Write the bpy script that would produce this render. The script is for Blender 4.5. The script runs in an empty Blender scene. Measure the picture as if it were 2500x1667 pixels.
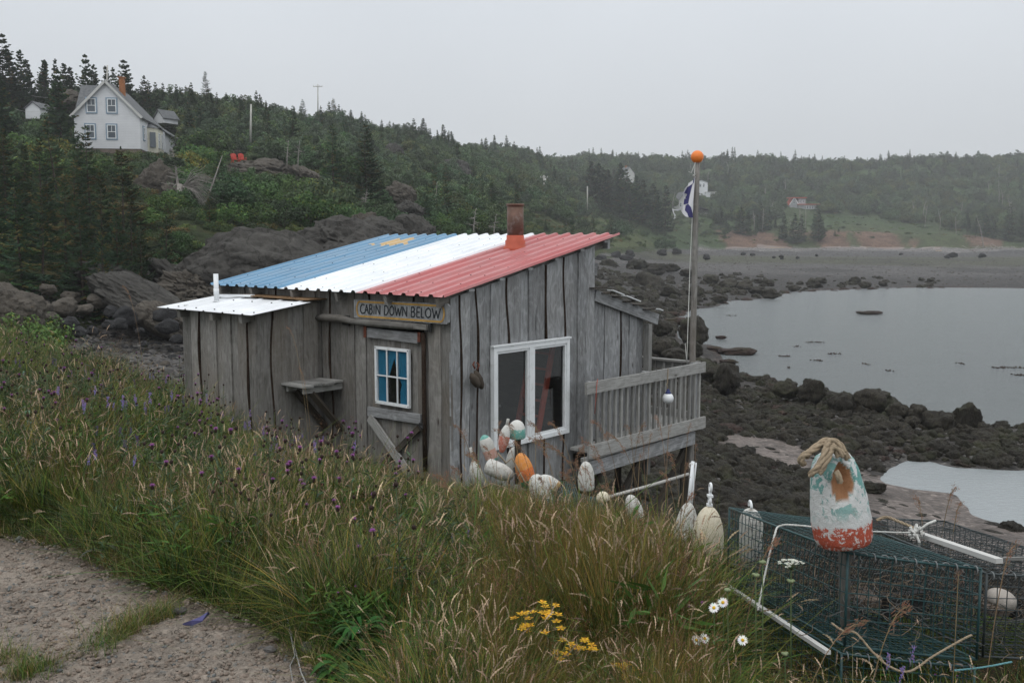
import bpy, math, random
import numpy as np
from mathutils import Vector, Matrix, Euler

# ------------------------------------------------------------------ camera, sky, light
S = bpy.context.scene
COL = S.collection
CAMZ = 8.0
PITCH = math.radians(5.9)
FPX = 2400.0
cam = bpy.data.cameras.new('camera'); camo = bpy.data.objects.new('camera', cam); COL.objects.link(camo)
camo.location = (0, 0, CAMZ); camo.rotation_euler = (math.radians(90) - PITCH, 0, 0)
cam.sensor_width = 36; cam.lens = 36 * FPX / 2500; cam.clip_end = 5000; cam.clip_start = .05
S.camera = camo
S.view_settings.view_transform = 'Standard'; S.view_settings.look = 'None'
S.view_settings.exposure = 0.0; S.view_settings.gamma = 1
S.render.resolution_x = 1024; S.render.resolution_y = 682
cy = S.cycles
cy.max_bounces = 6; cy.diffuse_bounces = 2; cy.glossy_bounces = 2; cy.transmission_bounces = 3
cy.volume_bounces = 0; cy.transparent_max_bounces = 8; cy.use_denoising = True
cy.caustics_reflective = False; cy.caustics_refractive = False

W = bpy.data.worlds.new("World"); S.world = W; W.use_nodes = True
wt = W.node_tree; wt.nodes.clear()
wo = wt.nodes.new('ShaderNodeOutputWorld'); bg = wt.nodes.new('ShaderNodeBackground')
sky = wt.nodes.new('ShaderNodeTexSky'); sky.sky_type = 'NISHITA'; sky.sun_disc = False
SUN_EL, SUN_ROT = math.radians(55), math.radians(200)
sky.sun_elevation = SUN_EL; sky.sun_rotation = SUN_ROT; sky.dust_density = 4; sky.air_density = 1
hs = wt.nodes.new('ShaderNodeHueSaturation'); hs.inputs['Saturation'].default_value = .12
hs.inputs['Value'].default_value = 1.0
tc = wt.nodes.new('ShaderNodeTexCoord'); sx = wt.nodes.new('ShaderNodeSeparateXYZ')
rp = wt.nodes.new('ShaderNodeValToRGB')      # overcast: brighter towards the zenith
rp.color_ramp.elements[0].position = .0; rp.color_ramp.elements[0].color = (4.9, 5.1, 5.25, 1)
rp.color_ramp.elements[1].position = .32; rp.color_ramp.elements[1].color = (6.3, 6.7, 7.2, 1)
e = rp.color_ramp.elements.new(1.0); e.color = (14.3, 14.5, 14.7, 1)
# soft uneven cloud deck
cn = wt.nodes.new('ShaderNodeTexNoise'); cn.inputs['Scale'].default_value = 1.6; cn.inputs['Detail'].default_value = 3
cr = wt.nodes.new('ShaderNodeValToRGB')
cr.color_ramp.elements[0].position = .3; cr.color_ramp.elements[0].color = (.90, .91, .92, 1)
cr.color_ramp.elements[1].position = .7; cr.color_ramp.elements[1].color = (1.05, 1.05, 1.05, 1)
mm = wt.nodes.new('ShaderNodeMixRGB'); mm.blend_type = 'MULTIPLY'; mm.inputs[0].default_value = 1
mx = wt.nodes.new('ShaderNodeMixRGB'); mx.inputs[0].default_value = .9
L = wt.links.new
L(sky.outputs[0], hs.inputs['Color']); L(tc.outputs['Generated'], sx.inputs[0]); L(sx.outputs['Z'], rp.inputs[0])
L(tc.outputs['Generated'], cn.inputs['Vector']); L(cn.outputs['Fac'], cr.inputs[0])
L(rp.outputs[0], mm.inputs[1]); L(cr.outputs[0], mm.inputs[2])
L(hs.outputs[0], mx.inputs[1]); L(mm.outputs[0], mx.inputs[2]); L(mx.outputs[0], bg.inputs[0])
bg.inputs[1].default_value = .128; L(bg.outputs[0], wo.inputs[0])
sl = bpy.data.lights.new('sun', 'SUN'); sl.energy = .55; sl.angle = math.radians(40); sl.color = (1, .97, .93)
so = bpy.data.objects.new('sun', sl); COL.objects.link(so)
so.rotation_euler = Euler((math.radians(35), 0, math.radians(-25)))

# ------------------------------------------------------------------ pixel helpers (photo pixels, 2500 wide)
CP, SP = math.cos(PITCH), math.sin(PITCH)
def ray(px, py):
    u = (px - 1250) / FPX; v = (py - 833.5) / FPX
    return Vector((u, CP - v * SP, -SP - v * CP))
def PY(px, py, Y):
    d = ray(px, py); t = Y / d.y
    return Vector((d.x * t, Y, CAMZ + d.z * t))
def PZ(px, py, z):
    d = ray(px, py); t = (z - CAMZ) / d.z
    return Vector((d.x * t, d.y * t, z))
def zat(py, Y): return PY(1250, py, Y).z
def uof(px): return PY(px, 800, 1.0).x

# ------------------------------------------------------------------ numpy noise
def _h(ix, iy, iz, s):
    n = (ix * 374761393 + iy * 668265263 + iz * 2147483647 + s * 1274126177) & 0x7fffffff
    n = ((n ^ (n >> 13)) * 1274126177) & 0x7fffffff
    return ((n ^ (n >> 16)) & 0xffff) / 65535.0
def vnoise(P, seed=0):
    P = np.asarray(P, dtype=np.float64)
    i = np.floor(P).astype(np.int64); f = P - i; f = f * f * (3 - 2 * f)
    r = 0
    for dx in (0, 1):
        for dy in (0, 1):
            for dz in (0, 1):
                w = (f[:, 0] if dx else 1 - f[:, 0]) * (f[:, 1] if dy else 1 - f[:, 1]) * (f[:, 2] if dz else 1 - f[:, 2])
                r = r + w * _h(i[:, 0] + dx, i[:, 1] + dy, i[:, 2] + dz, seed)
    return r * 2 - 1
def fbm(P, octv=4, seed=0, gain=.5, ridged=False):
    r = 0; a = 1; P = np.asarray(P, dtype=np.float64).copy()
    for o in range(octv):
        n = vnoise(P, seed + o)
        if ridged: n = 1 - 2 * np.abs(n)
        r = r + a * n; a *= gain; P = P * 2.03 + 11.3
    return r
def n1(x, y, s=1.0, seed=0, o=3):
    x = np.atleast_1d(x); y = np.atleast_1d(y)
    return fbm(np.stack([x * s, y * s, np.zeros_like(x) + .5], 1), o, seed)

# ------------------------------------------------------------------ terrain height
def E(Y, py): return (Y, zat(py, Y))
COLS = {
 -700: [(3, 6.4), (8, 6.35), (21, 6.2), (25, 5.2), (30, 5), (38, 6), (45, 8), (60, 11), (80, 15), (120, 23), (150, 31), (400, 32)],
 0: [(3, 6.4), (5, 6.4), (8, 6.36), (15, 6.1), (21, 5.8), (25, 4.9), (30, 4.0), (38, 4.6), (45, 6.2), (60, 8.6), E(80, 450), E(100, 400), E(120, 360), E(150, 240), (180, 30), (400, 30)],
 250: [(3, 6.4), (5, 6.4), (8, 6.3), (14, 5.9), (18, 5.55), (22, 4.5), (30, 3.5), (45, 3.5), (52, 5.4), E(60, 645), E(75, 505), E(82, 420), E(105, 398), E(118, 366), (130, 19.8), (146, 20.3), E(162, 245), (200, 31.5), (400, 30)],
 450: [(3, 6.4), (4.5, 6.4), (8, 6.2), (12, 5.75), (15, 5.55), (18, 4.8), (24, 3.6), (38, 3.2), (50, 3.3), (55, 4.2), (62, 8.4), E(80, 500), E(100, 440), E(126, 394), (146, 19.8), E(156, 318), E(185, 262), (230, 32), (400, 32)],
 600: [(3, 6.4), (4, 6.4), (7, 6.15), (11, 5.5), (13, 5.3), (20, 4), (35, 3), (50, 3.2), (60, 7.4), E(75, 535), E(100, 450), E(126, 397), E(160, 325), E(200, 280), (250, 33), (400, 32)],
 800: [(3, 6.4), (4, 6.38), (6.5, 6.1), (9, 5.6), (11.5, 5.1), (14, 4.8), (20, 3.5), (40, 3), (60, 7), E(66, 590), E(90, 520), E(130, 430), E(180, 360), E(230, 305), (300, 34), (420, 34)],
 1000: [(3, 6.4), (3.6, 6.36), (6, 6.1), (9, 5.55), (11, 5.05), (14, 4.5), (20, 3.2), (50, 2.8), (90, 7.4), E(120, 545), E(180, 440), E(240, 362), E(300, 330), (380, 39), (500, 39)],
 1250: [(3, 6.4), (3.4, 6.38), (6, 6.0), (9, 5.5), (11, 5.0), (14, 3.9), (20, 2.8), (60, 2.5), (120, 6.8), E(150, 565), E(220, 488), E(320, 420), E(430, 378), (520, 47), (700, 47)],
 1450: [(3, 6.38), (5.5, 6.05), (8, 5.5), (11, 4.7), (14, 3.2), (18, 2.2), (50, 1.8), (110, 2.2), (200, 3.2), E(240, 612), E(250, 600), E(290, 565), E(380, 492), E(500, 425), E(620, 392), (700, 58), (900, 55)],
 1600: [(3, 6.38), (5.5, 6.0), (7.5, 5.5), (10, 4.5), (13, 3.0), (18, 1.8), (35, 1.0), (60, .7), (80, .5), (95, .4), (110, .6), (200, 2.2), (325, 4.4), E(335, 609), E(345, 588), E(400, 540), E(480, 490), E(600, 402), (640, 54), (900, 50)],
 1700: [(3, 6.35), (3.6, 6.2), (5.5, 6.0), (7, 5.5), (10, 4.1), (13, 2.7), (18, 1.6), (30, .9), (60, .5), (74, .25), (80, -.4), (108, -.4), (118, .2), (150, .8), (250, 2.5), E(400, 610), E(412, 578), E(470, 525), E(520, 480), E(640, 400), (700, 56), (900, 54)],
 1850: [(3, 6.3), (3.6, 6.05), (5.5, 5.9), (7, 5.3), (10, 3.7), (14, 2.0), (20, 1.1), (28, .55), (35, .6), (54, .4), (58, -.5), (128, -.5), (134, .05), (170, .8), (260, 2.4), E(415, 609), E(428, 573), E(480, 530), E(540, 475), E(650, 400), (700, 56), (900, 54)],
 2000: [(3, 6.3), (3.6, 6.0), (5.5, 5.85), (7, 5.1), (10, 3.4), (14, 1.9), (20, 1.0), (27, .45), (33, .28), (35, .35), (38, .6), (49, .5), (52, -.5), (150, -.5), (156, .05), (185, .7), (270, 2.3), E(425, 609), E(438, 571), E(500, 525), E(650, 408), (700, 55), (900, 54)],
 2100: [(3, 6.3), (3.6, 6.0), (5.5, 5.8), (7, 5.0), (10, 3.3), (14, 1.9), (20, 1.0), (27, .48), (33, .06), (34.5, .12), (38, .6), (46, .5), (49, -.5), (155, -.5), (161, .05), (187, .7), (270, 2.3), E(427, 609), E(440, 571), E(500, 527), E(655, 405), (700, 55), (900, 54)],
 2250: [(3, 6.3), (3.6, 6.0), (5.5, 5.8), (7, 4.9), (10, 3.2), (14, 1.9), (20, .95), (26, .4), (30.6, .03), (32, -.12), (35, -.1), (36.5, .35), (42.5, .5), (45.5, -.5), (160, -.5), (166, .05), (190, .6), (280, 2.2), E(430, 609), E(442, 573), E(520, 535), E(660, 398), (700, 56), (900, 54)],
 2500: [(3, 6.3), (3.6, 6.0), (5.5, 5.8), (7, 4.8), (10, 3.0), (14, 1.8), (20, .7), (24, .3), (26.7, .02), (28, -.15), (33, -.15), (34.8, .3), (39, .5), (42, -.5), (156, -.5), (163, .05), (200, .8), (300, 2.5), E(425, 607), E(445, 587), E(470, 564), E(660, 394), (700, 57), (900, 54)],
 3100: [(3, 6.3), (3.6, 6.1), (5.5, 5.8), (8, 4.8), (12, 3.0), (18, 1.2), (22, .5), (24, .1), (26, -.4), (60, -.5), (156, -.5), (163, .05), (200, .8), (300, 2.5), E(425, 607), E(445, 587), E(470, 564), E(660, 392), (700, 57), (900, 54)],
}
_cu = np.array([uof(c) for c in sorted(COLS)])
_gy = np.geomspace(1.0, 1000, 500)
_tab = np.array([np.interp(_gy, [p[0] for p in COLS[c]], [p[1] for p in COLS[c]]) for c in sorted(COLS)])
def H(X, Y, detail=True):
    X = np.atleast_1d(np.asarray(X, dtype=np.float64)); Y = np.atleast_1d(np.asarray(Y, dtype=np.float64))
    Yc = np.clip(Y, 1.0, 999); u = np.clip(X / np.maximum(Yc, 3.0), _cu[0], _cu[-1] - 1e-6)
    k = np.clip(np.searchsorted(_cu, u, side='right') - 1, 0, len(_cu) - 2)
    fu = (u - _cu[k]) / (_cu[k + 1] - _cu[k])
    g = np.log(Yc) / np.log(1000) * 499; j = np.clip(g.astype(int), 0, 498); fy = g - j
    z = (1 - fu) * ((1 - fy) * _tab[k, j] + fy * _tab[k, j + 1]) + fu * ((1 - fy) * _tab[k + 1, j] + fy * _tab[k + 1, j + 1])
    if detail:
        d = np.hypot(X, Y)
        a = np.interp(d, [3, 6, 12, 30, 60, 150, 300, 600], [.012, .05, .08, .10, .3, 1.2, 1.6, 3.0])
        a = np.where((z < 3.2) & (d > 14), np.minimum(a, .09), a)
        s = np.interp(d, [3, 12, 60, 200, 600], [1.6, 1.2, .35, .10, .035])
        z = z + a * (fbm(np.stack([X * .9, Y * .9, X * 0], 1), 3, 5) * np.clip((14 - d) / 8, 0, 1)
                     + fbm(np.stack([X * .35, Y * .35, X * 0], 1), 3, 6) * np.clip(1 - np.abs(d - 30) / 25, 0, 1)
                     + fbm(np.stack([X * .05, Y * .05, X * 0], 1), 4, 7) * np.clip((d - 40) / 60, 0, 1)) * .6
    return z
def h1(x, y): return float(H(x, y)[0])
_gr = np.geomspace(3.2, 850, 1400)
def gp(px, py, ymin=3.2, ymax=850):
    """the ground point seen at a photo pixel"""
    d = ray(px, py); t = _gr / d.y
    z = CAMZ + d.z * t; hh = H(d.x * t, _gr); m = (_gr > ymin) & (_gr < ymax) & (hh >= z)
    i = int(np.argmax(m)) if m.any() else int(np.argmin(np.abs(_gr - ymax)))
    return Vector((d.x * t[i], _gr[i], hh[i]))
def onG(px, Y, dz=0.0):
    x = uof(px) * Y
    return Vector((x, Y, h1(x, Y) + dz))
# ------------------------------------------------------------------ objects and meshes
def tag(o, label=None, cat=None, group=None, kind=None):
    if label: o['label'] = label
    if cat: o['category'] = cat
    if group: o['group'] = group
    if kind: o['kind'] = kind
    return o
def thing(name, label, cat, loc=(0, 0, 0), rot=(0, 0, 0), group=None):
    o = bpy.data.objects.new(name, None); COL.objects.link(o)
    o.location = loc; o.rotation_euler = rot; o.empty_display_size = .2
    return tag(o, label, cat, group)
def link(name, me, parent=None, loc=(0, 0, 0), rot=(0, 0, 0), sc=(1, 1, 1)):
    o = bpy.data.objects.new(name, me); COL.objects.link(o); o.parent = parent
    o.location = loc; o.rotation_euler = rot; o.scale = sc
    return o
def np_mesh(name, V, F, mats, col=None, mi=None, smooth=False, bc=None):
    """F: one array (n,k) or a list of such arrays"""
    me = bpy.data.meshes.new(name); V = np.asarray(V, dtype=np.float32)
    Fs = [np.asarray(f) for f in (F if isinstance(F, list) else [F]) if len(f)]
    tot = np.concatenate([np.full(len(f), f.shape[1]) for f in Fs]); idx = np.concatenate([f.ravel() for f in Fs])
    me.vertices.add(len(V)); me.vertices.foreach_set('co', V.ravel())
    me.loops.add(len(idx)); me.loops.foreach_set('vertex_index', idx.astype(np.int32))
    me.polygons.add(len(tot)); st = np.concatenate([[0], np.cumsum(tot)[:-1]])
    me.polygons.foreach_set('loop_start', st.astype(np.int32)); me.polygons.foreach_set('loop_total', tot.astype(np.int32))
    if mi is not None: me.polygons.foreach_set('material_index', np.asarray(mi, dtype=np.int32))
    if smooth: me.polygons.foreach_set('use_smooth', np.ones(len(tot), dtype=bool))
    me.update(calc_edges=True)
    if col is not None:
        c = np.ones((len(V), 4), dtype=np.float32); c[:, :3] = col
        a = me.attributes.new('Col', 'FLOAT_COLOR', 'POINT'); a.data.foreach_set('color', c.ravel())
    if bc is not None:
        a = me.attributes.new('bc', 'FLOAT_VECTOR', 'POINT'); a.data.foreach_set('vector', np.asarray(bc, dtype=np.float32).ravel())
    for m in (mats if isinstance(mats, (list, tuple)) else [mats]): me.materials.append(m)
    return me
class MB:
    """collects shapes; build() links them as ONE mesh object"""
    def __init__(s): s.v = []; s.f = []; s.m = []; s.bc = []; s.col = []; s.sm = []
    def add(s, vs, fs, mi=0, bcs=None, col=(1, 1, 1), smooth=False):
        o = len(s.v); s.v += [tuple(v) for v in vs]; s.f += [tuple(o + i for i in f) for f in fs]
        s.m += [mi] * len(fs) if isinstance(mi, int) else list(mi)
        s.sm += [smooth] * len(fs)
        s.bc += bcs if bcs else [(v[0], v[2], v[1]) for v in vs]
        s.col += [col] * len(vs) if not isinstance(col, list) else col
    def beam(s, p0, p1, w, t, up=(0, 0, 1), mi=0, seed=None, ends=None, taper=1.0):
        """box from p0 to p1; w across (perpendicular to up), t along up"""
        p0, p1, up = Vector(p0), Vector(p1), Vector(up); d = p1 - p0; Ln = d.length; d.normalize()
        side = d.cross(up)
        if side.length < 1e-4: side = d.cross(Vector((1, 0, 0)))
        side.normalize(); u2 = side.cross(d).normalized()
        sd = random.random() * 40 if seed is None else seed
        n = max(1, min(8, int(Ln / .4))); vs = []; bcs = []
        for i in range(n + 1):
            k = i / n; q = p0 + d * Ln * k; f = 1 + (taper - 1) * k
            for a, b in ((-1, -1), (1, -1), (1, 1), (-1, 1)):
                vs.append(q + side * a * w / 2 * f + u2 * b * t / 2 * f); bcs.append((a * w / 2 + b * t * .37, Ln * k, sd))
        fs = [(0, 3, 2, 1), (4 * n, 4 * n + 1, 4 * n + 2, 4 * n + 3)]
        for i in range(n):
            for j in range(4): fs.append((4 * i + j, 4 * i + (j + 1) % 4, 4 * i + 4 + (j + 1) % 4, 4 * i + 4 + j))
        s.add(vs, fs, mi, bcs)
    def box(s, c, sz, mi=0, rz=0.0):
        c = Vector(c); R = Matrix.Rotation(rz, 3, 'Z')
        s.beam(c + R @ Vector((-sz[0] / 2, 0, 0)), c + R @ Vector((sz[0] / 2, 0, 0)), sz[1], sz[2], (0, 0, 1), mi)
    def tube(s, pts, r, n=8, mi=0, cap=True, col=(1, 1, 1), smooth=True):
        pts = [Vector(p) for p in pts]; m = len(pts); rs = r if isinstance(r, (list, tuple)) else [r] * m
        vs = []; fs = []; pu = None; bcs = []; sd = random.random() * 30; acc = 0
        for i, p in enumerate(pts):
            t = (pts[min(i + 1, m - 1)] - pts[max(i - 1, 0)]).normalized()
            if pu is None: pu = t.orthogonal().normalized()
            else:
                pu = pu - t * pu.dot(t)
                if pu.length < 1e-5: pu = t.orthogonal()
                pu.normalize()
            w = t.cross(pu)
            if i: acc += (pts[i] - pts[i - 1]).length
            for j in range(n):
                a = 2 * math.pi * j / n; vs.append(p + (pu * math.cos(a) + w * math.sin(a)) * rs[i])
                bcs.append((abs(j / n - .5) * rs[i] * 6, acc, sd))
        for i in range(m - 1):
            for j in range(n): fs.append((i * n + j, i * n + (j + 1) % n, (i + 1) * n + (j + 1) % n, (i + 1) * n + j))
        if cap: fs += [tuple(range(n))[::-1], tuple(range((m - 1) * n, m * n))]
        s.add(vs, fs, mi, bcs, col=col, smooth=smooth)
    def lathe(s, prof, n=24, c=(0, 0, 0), mi=0, smooth=True, wob=0.0, seed=0):
        """prof: [(r, z)...] about z"""
        vs = []; fs = []; rnd = random.Random(seed)
        ph = [rnd.uniform(0, 6.28) for _ in range(4)]
        for i, (r, z) in enumerate(prof):
            for j in range(n):
                a = 2 * math.pi * j / n
                k = 1 + wob * (math.sin(2 * a + ph[0] + z * 7) + .6 * math.sin(3 * a + ph[1] - z * 11) + .4 * math.sin(5 * a + ph[2] + 23 * z))
                vs.append((c[0] + r * k * math.cos(a), c[1] + r * k * math.sin(a), c[2] + z))
        m = len(prof)
        for i in range(m - 1):
            for j in range(n): fs.append((i * n + j, i * n + (j + 1) % n, (i + 1) * n + (j + 1) % n, (i + 1) * n + j))
        fs += [tuple(range(n))[::-1], tuple(range((m - 1) * n, m * n))]
        s.add(vs, fs, mi, smooth=smooth)
    def prism(s, poly, off, mi=0, mside=None):
        """poly: list of 3D points, extruded by off"""
        n = len(poly); off = Vector(off); vs = [Vector(p) for p in poly] + [Vector(p) + off for p in poly]
        fs = [tuple(range(n)), tuple(range(n, 2 * n))[::-1]] + [(i, (i + 1) % n, n + (i + 1) % n, n + i) for i in range(n)]
        ms = mi if mside is None else [mi, mi] + [mside] * n
        s.add(vs, fs, ms)
    def build(s, name, mats, parent=None, world=False, smooth=None):
        V = np.array(s.v, dtype=np.float64)
        q = parent
        while world and q is not None: V = V - np.array(q.location); q = q.parent
        me = bpy.data.meshes.new(name); me.from_pydata(V.tolist(), [], s.f)
        me.polygons.foreach_set('material_index', np.array(s.m, dtype=np.int32))
        sm = np.array(s.sm, dtype=bool) if smooth is None else np.full(len(s.f), smooth, dtype=bool)
        me.polygons.foreach_set('use_smooth', sm)
        a = me.attributes.new('bc', 'FLOAT_VECTOR', 'POINT'); a.data.foreach_set('vector', np.array(s.bc, dtype=np.float32).ravel())
        c = np.ones((len(V), 4), dtype=np.float32); c[:, :3] = np.array(s.col)
        a = me.attributes.new('Col', 'FLOAT_COLOR', 'POINT'); a.data.foreach_set('color', c.ravel())
        for m in (mats if isinstance(mats, (list, tuple)) else [mats]): me.materials.append(m)
        me.update()
        return link(name, me, parent)
def copy_tree(o, parent=None):
    c = o.copy(); COL.objects.link(c); c.parent = parent
    for ch in list(o.children): copy_tree(ch, c)
    return c

# ------------------------------------------------------------------ materials
def newmat(name, rough=.85, spec=.3):
    m = bpy.data.materials.new(name); m.use_nodes = True; nt = m.node_tree; b = nt.nodes['Principled BSDF']
    b.inputs['Roughness'].default_value = rough; b.inputs['Specular IOR Level'].default_value = spec
    return m, nt, b
def nd(nt, typ, **kw):
    n = nt.nodes.new(typ)
    for k, v in kw.items():
        if hasattr(n, k): setattr(n, k, v)
        else: n.inputs[k.replace('_', ' ')].default_value = v
    return n
def attr(nt, name, out='Color'):
    n = nt.nodes.new('ShaderNodeAttribute'); n.attribute_name = name; return n.outputs[out]
def coords(nt, kind='Object', scale=(1, 1, 1), src=None):
    mp = nt.nodes.new('ShaderNodeMapping'); mp.inputs['Scale'].default_value = scale
    if src is None:
        if kind == 'World': src = nt.nodes.new('ShaderNodeNewGeometry').outputs['Position']
        else: src = nt.nodes.new('ShaderNodeTexCoord').outputs[kind]
    nt.links.new(src, mp.inputs[0]); return mp.outputs[0]
def noise(nt, vec, scale=5, detail=4, rough=.55, dist=0.0):
    n = nt.nodes.new('ShaderNodeTexNoise'); n.inputs['Scale'].default_value = scale; n.inputs['Detail'].default_value = detail
    n.inputs['Roughness'].default_value = rough; n.inputs['Distortion'].default_value = dist
    nt.links.new(vec, n.inputs['Vector']); return n.outputs['Fac']
def voro(nt, vec, scale=5, feature='F1', rnd=1.0, out='Distance'):
    n = nt.nodes.new('ShaderNodeTexVoronoi'); n.feature = feature; n.inputs['Scale'].default_value = scale
    n.inputs['Randomness'].default_value = rnd; nt.links.new(vec, n.inputs['Vector']); return n.outputs[out]
def ramp(nt, fac, stops):
    r = nt.nodes.new('ShaderNodeValToRGB'); cr = r.color_ramp
    while len(cr.elements) < len(stops): cr.elements.new(.5)
    for e_, (p, c) in zip(cr.elements, stops):
        e_.position = p; e_.color = (c, c, c, 1) if isinstance(c, (int, float)) else (*c, 1)
    nt.links.new(fac, r.inputs[0]); return r.outputs[0]
def mix(nt, fac, a, b, blend='MIX'):
    m = nt.nodes.new('ShaderNodeMixRGB'); m.blend_type = blend
    for i, x in enumerate((fac, a, b)):
        if isinstance(x, (int, float)): m.inputs[i].default_value = x if i == 0 else (x, x, x, 1)
        elif isinstance(x, tuple): m.inputs[i].default_value = (*x, 1)
        else: nt.links.new(x, m.inputs[i])
    return m.outputs[0]
def mth(nt, op, a, b=0.0):
    m = nt.nodes.new('ShaderNodeMath'); m.operation = op
    for i, x in enumerate((a, b)):
        if isinstance(x, (int, float)): m.inputs[i].default_value = x
        else: nt.links.new(x, m.inputs[i])
    return m.outputs[0]
def bump(nt, b, h, strength=.5, dist=.02, prev=None):
    n = nt.nodes.new('ShaderNodeBump'); n.inputs['Strength'].default_value = strength; n.inputs['Distance'].default_value = dist
    nt.links.new(h, n.inputs['Height'])
    if prev: nt.links.new(prev, n.inputs['Normal'])
    nt.links.new(n.outputs[0], b.inputs['Normal']); return n.outputs[0]
def setc(nt, b, c): nt.links.new(c, b.inputs['Base Color'])

def wood_mat(name, dark, mid, light, brown=.2, mott=.5):
    m, nt, b = newmat(name, .88, .15)
    bc = attr(nt, 'bc', 'Vector')
    fine = noise(nt, coords(nt, src=bc, scale=(26, 1.1, 1)), 3.0, 7, .65, .35)
    mot = noise(nt, coords(nt, src=bc, scale=(3.2, 1.3, 1)), 2.6, 4, .55, 2.2)
    big = noise(nt, coords(nt, src=bc, scale=(.8, .7, 1)), 1.3, 3, .5, .4)
    sp = nt.nodes.new('ShaderNodeSeparateXYZ'); nt.links.new(bc, sp.inputs[0])
    wn = nt.nodes.new('ShaderNodeTexWhiteNoise'); wn.noise_dimensions = '1D'; nt.links.new(sp.outputs['Z'], wn.inputs['W'])
    c = ramp(nt, fine, [(.28, dark), (.5, mid), (.74, light)])
    l2 = tuple(min(1, x * 1.5) for x in light)
    c = mix(nt, ramp(nt, mot, [(.46, 0), (.68, mott * .8)]), c, l2)
    c = mix(nt, ramp(nt, mot, [(.26, .5), (.38, 0)]), c, dark)
    c = mix(nt, ramp(nt, big, [(.45, 0), (.7, brown)]), c, (.15, .115, .08))
    v = ramp(nt, wn.outputs[0], [(0, .68), (.5, .95), (1, 1.22)])
    c = mix(nt, 1.0, c, v, 'MULTIPLY')
    # knots
    kn = voro(nt, coords(nt, src=bc, scale=(5.0, 1.7, 1)), 1.0, 'F1')
    c = mix(nt, ramp(nt, kn, [(.035, .8), (.07, .35), (.10, 0)]), c, (.035, .025, .02))
    setc(nt, b, c); bump(nt, b, fine, .5, .004)
    return m
M = {}
M['wood'] = wood_mat('weathered_wood', (.12, .121, .122), (.225, .229, .232), (.32, .328, .333), .10)
M['woodf'] = wood_mat('weathered_wood_brown', (.10, .094, .084), (.19, .182, .168), (.27, .262, .248), .35, .35)
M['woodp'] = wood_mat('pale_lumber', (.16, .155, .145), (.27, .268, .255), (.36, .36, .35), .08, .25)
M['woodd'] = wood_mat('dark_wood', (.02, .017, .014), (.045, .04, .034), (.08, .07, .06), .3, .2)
def simple(name, c, rough=.7, spec=.3, var=.15, sc=6, b_=0.0, metal=0.0, dirt=None):
    m, nt, b = newmat(name, rough, spec); b.inputs['Metallic'].default_value = metal
    n = noise(nt, coords(nt, 'Object'), sc, 5, .6)
    lo = tuple(x * (1 - var) for x in c); hi = tuple(min(1, x * (1 + var)) for x in c)
    cc = ramp(nt, n, [(.3, lo), (.7, hi)])
    if dirt:
        n2 = noise(nt, coords(nt, 'Object'), sc * 2.7, 6, .7); cc = mix(nt, ramp(nt, n2, [(.52, 0), (.66, dirt[1])]), cc, dirt[0])
    setc(nt, b, cc)
    if b_: bump(nt, b, n, b_, .01)
    return m
M['bark'] = simple('bark_edge', (.035, .024, .018), .95, .1, .5, 30, .4)
M['dark'] = simple('room_shade_and_screw_black', (.02, .019, .018), .9, .1)  # near black: shade of the room put into the colour; also screw heads
M['white'] = simple('white_paint', (.74, .76, .77), .45, .4, .05, 4, 0, 0, ((.4, .4, .38), .35))
M['pvc'] = simple('white_plastic', (.72, .74, .75), .35, .4, .06, 5)
M['rust'] = simple('rusty_pipe', (.13, .075, .055), .6, .4, .45, 4, .2, .3, ((.22, .20, .19), .6))
M['boot'] = simple('red_silicone', (.42, .09, .05), .6, .3, .2, 5, .2)
M['rusth'] = simple('rusty_iron', (.11, .035, .02), .8, .3, .5, 20, .3)
M['gold'] = simple('ochre_paint', (.42, .25, .07), .7, .2, .25, 12)
M['ink'] = simple('black_letter_paint', (.018, .022, .025), .6, .3, .3, 20)
M['curt'] = simple('blue_curtain', (.045, .235, .40), .9, .05, .12, 3)
M['orange'] = simple('orange_ball', (.72, .19, .03), .45, .4, .08, 3)
M['rope'] = simple('old_rope', (.27, .215, .15), .95, .1, .25, 60, .5)
M['ropew'] = simple('white_rope', (.55, .55, .52), .9, .1, .15, 60, .5)
M['bluerope'] = simple('blue_green_rope', (.12, .26, .28), .9, .1, .2, 60, .5)
M['black'] = simple('black_rubber', (.02, .02, .02), .6, .4, .3, 8)
M['redl'] = simple('red_ladder', (.42, .08, .05), .6, .3, .2, 4)
M['sroof'] = simple('grey_shingle', (.12, .125, .13), .9, .2, .3, 3)
M['redroof'] = simple('red_roof', (.42, .10, .07), .7, .3, .15, 3)
M['brick'] = simple('brick_chimney', (.30, .125, .055), .9, .2, .25, 4)
M['found'] = simple('stone_foundation', (.15, .12, .10), .95, .1, .3, 2)
M['bluetrim'] = simple('blue_grey_trim', (.22, .30, .38), .6, .3)
M['cream'] = simple('cream_paint', (.62, .60, .50), .7, .3, .1, 3, 0, 0, ((.4, .33, .2), .5))
M['wgrey'] = simple('grey_white_clapboard', (.50, .50, .48), .8, .2, .1, 1)
M['greyc'] = simple('grey_clapboard', (.30, .31, .32), .8, .2, .1, 1)
M['pole'] = simple('pale_pole', (.42, .41, .38), .9, .1, .15, 2)
M['redch'] = simple('red_chair_paint', (.45, .05, .035), .6, .3, .1, 3)
M['dead'] = simple('dead_wood', (.27, .25, .23), .95, .1, .25, 5)
M['trunk'] = simple('spruce_trunk', (.075, .062, .05), .95, .1, .4, 6)
M['felt'] = simple('faded_felt', (.16, .10, .055), .9, .1, .6, 5)
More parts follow.
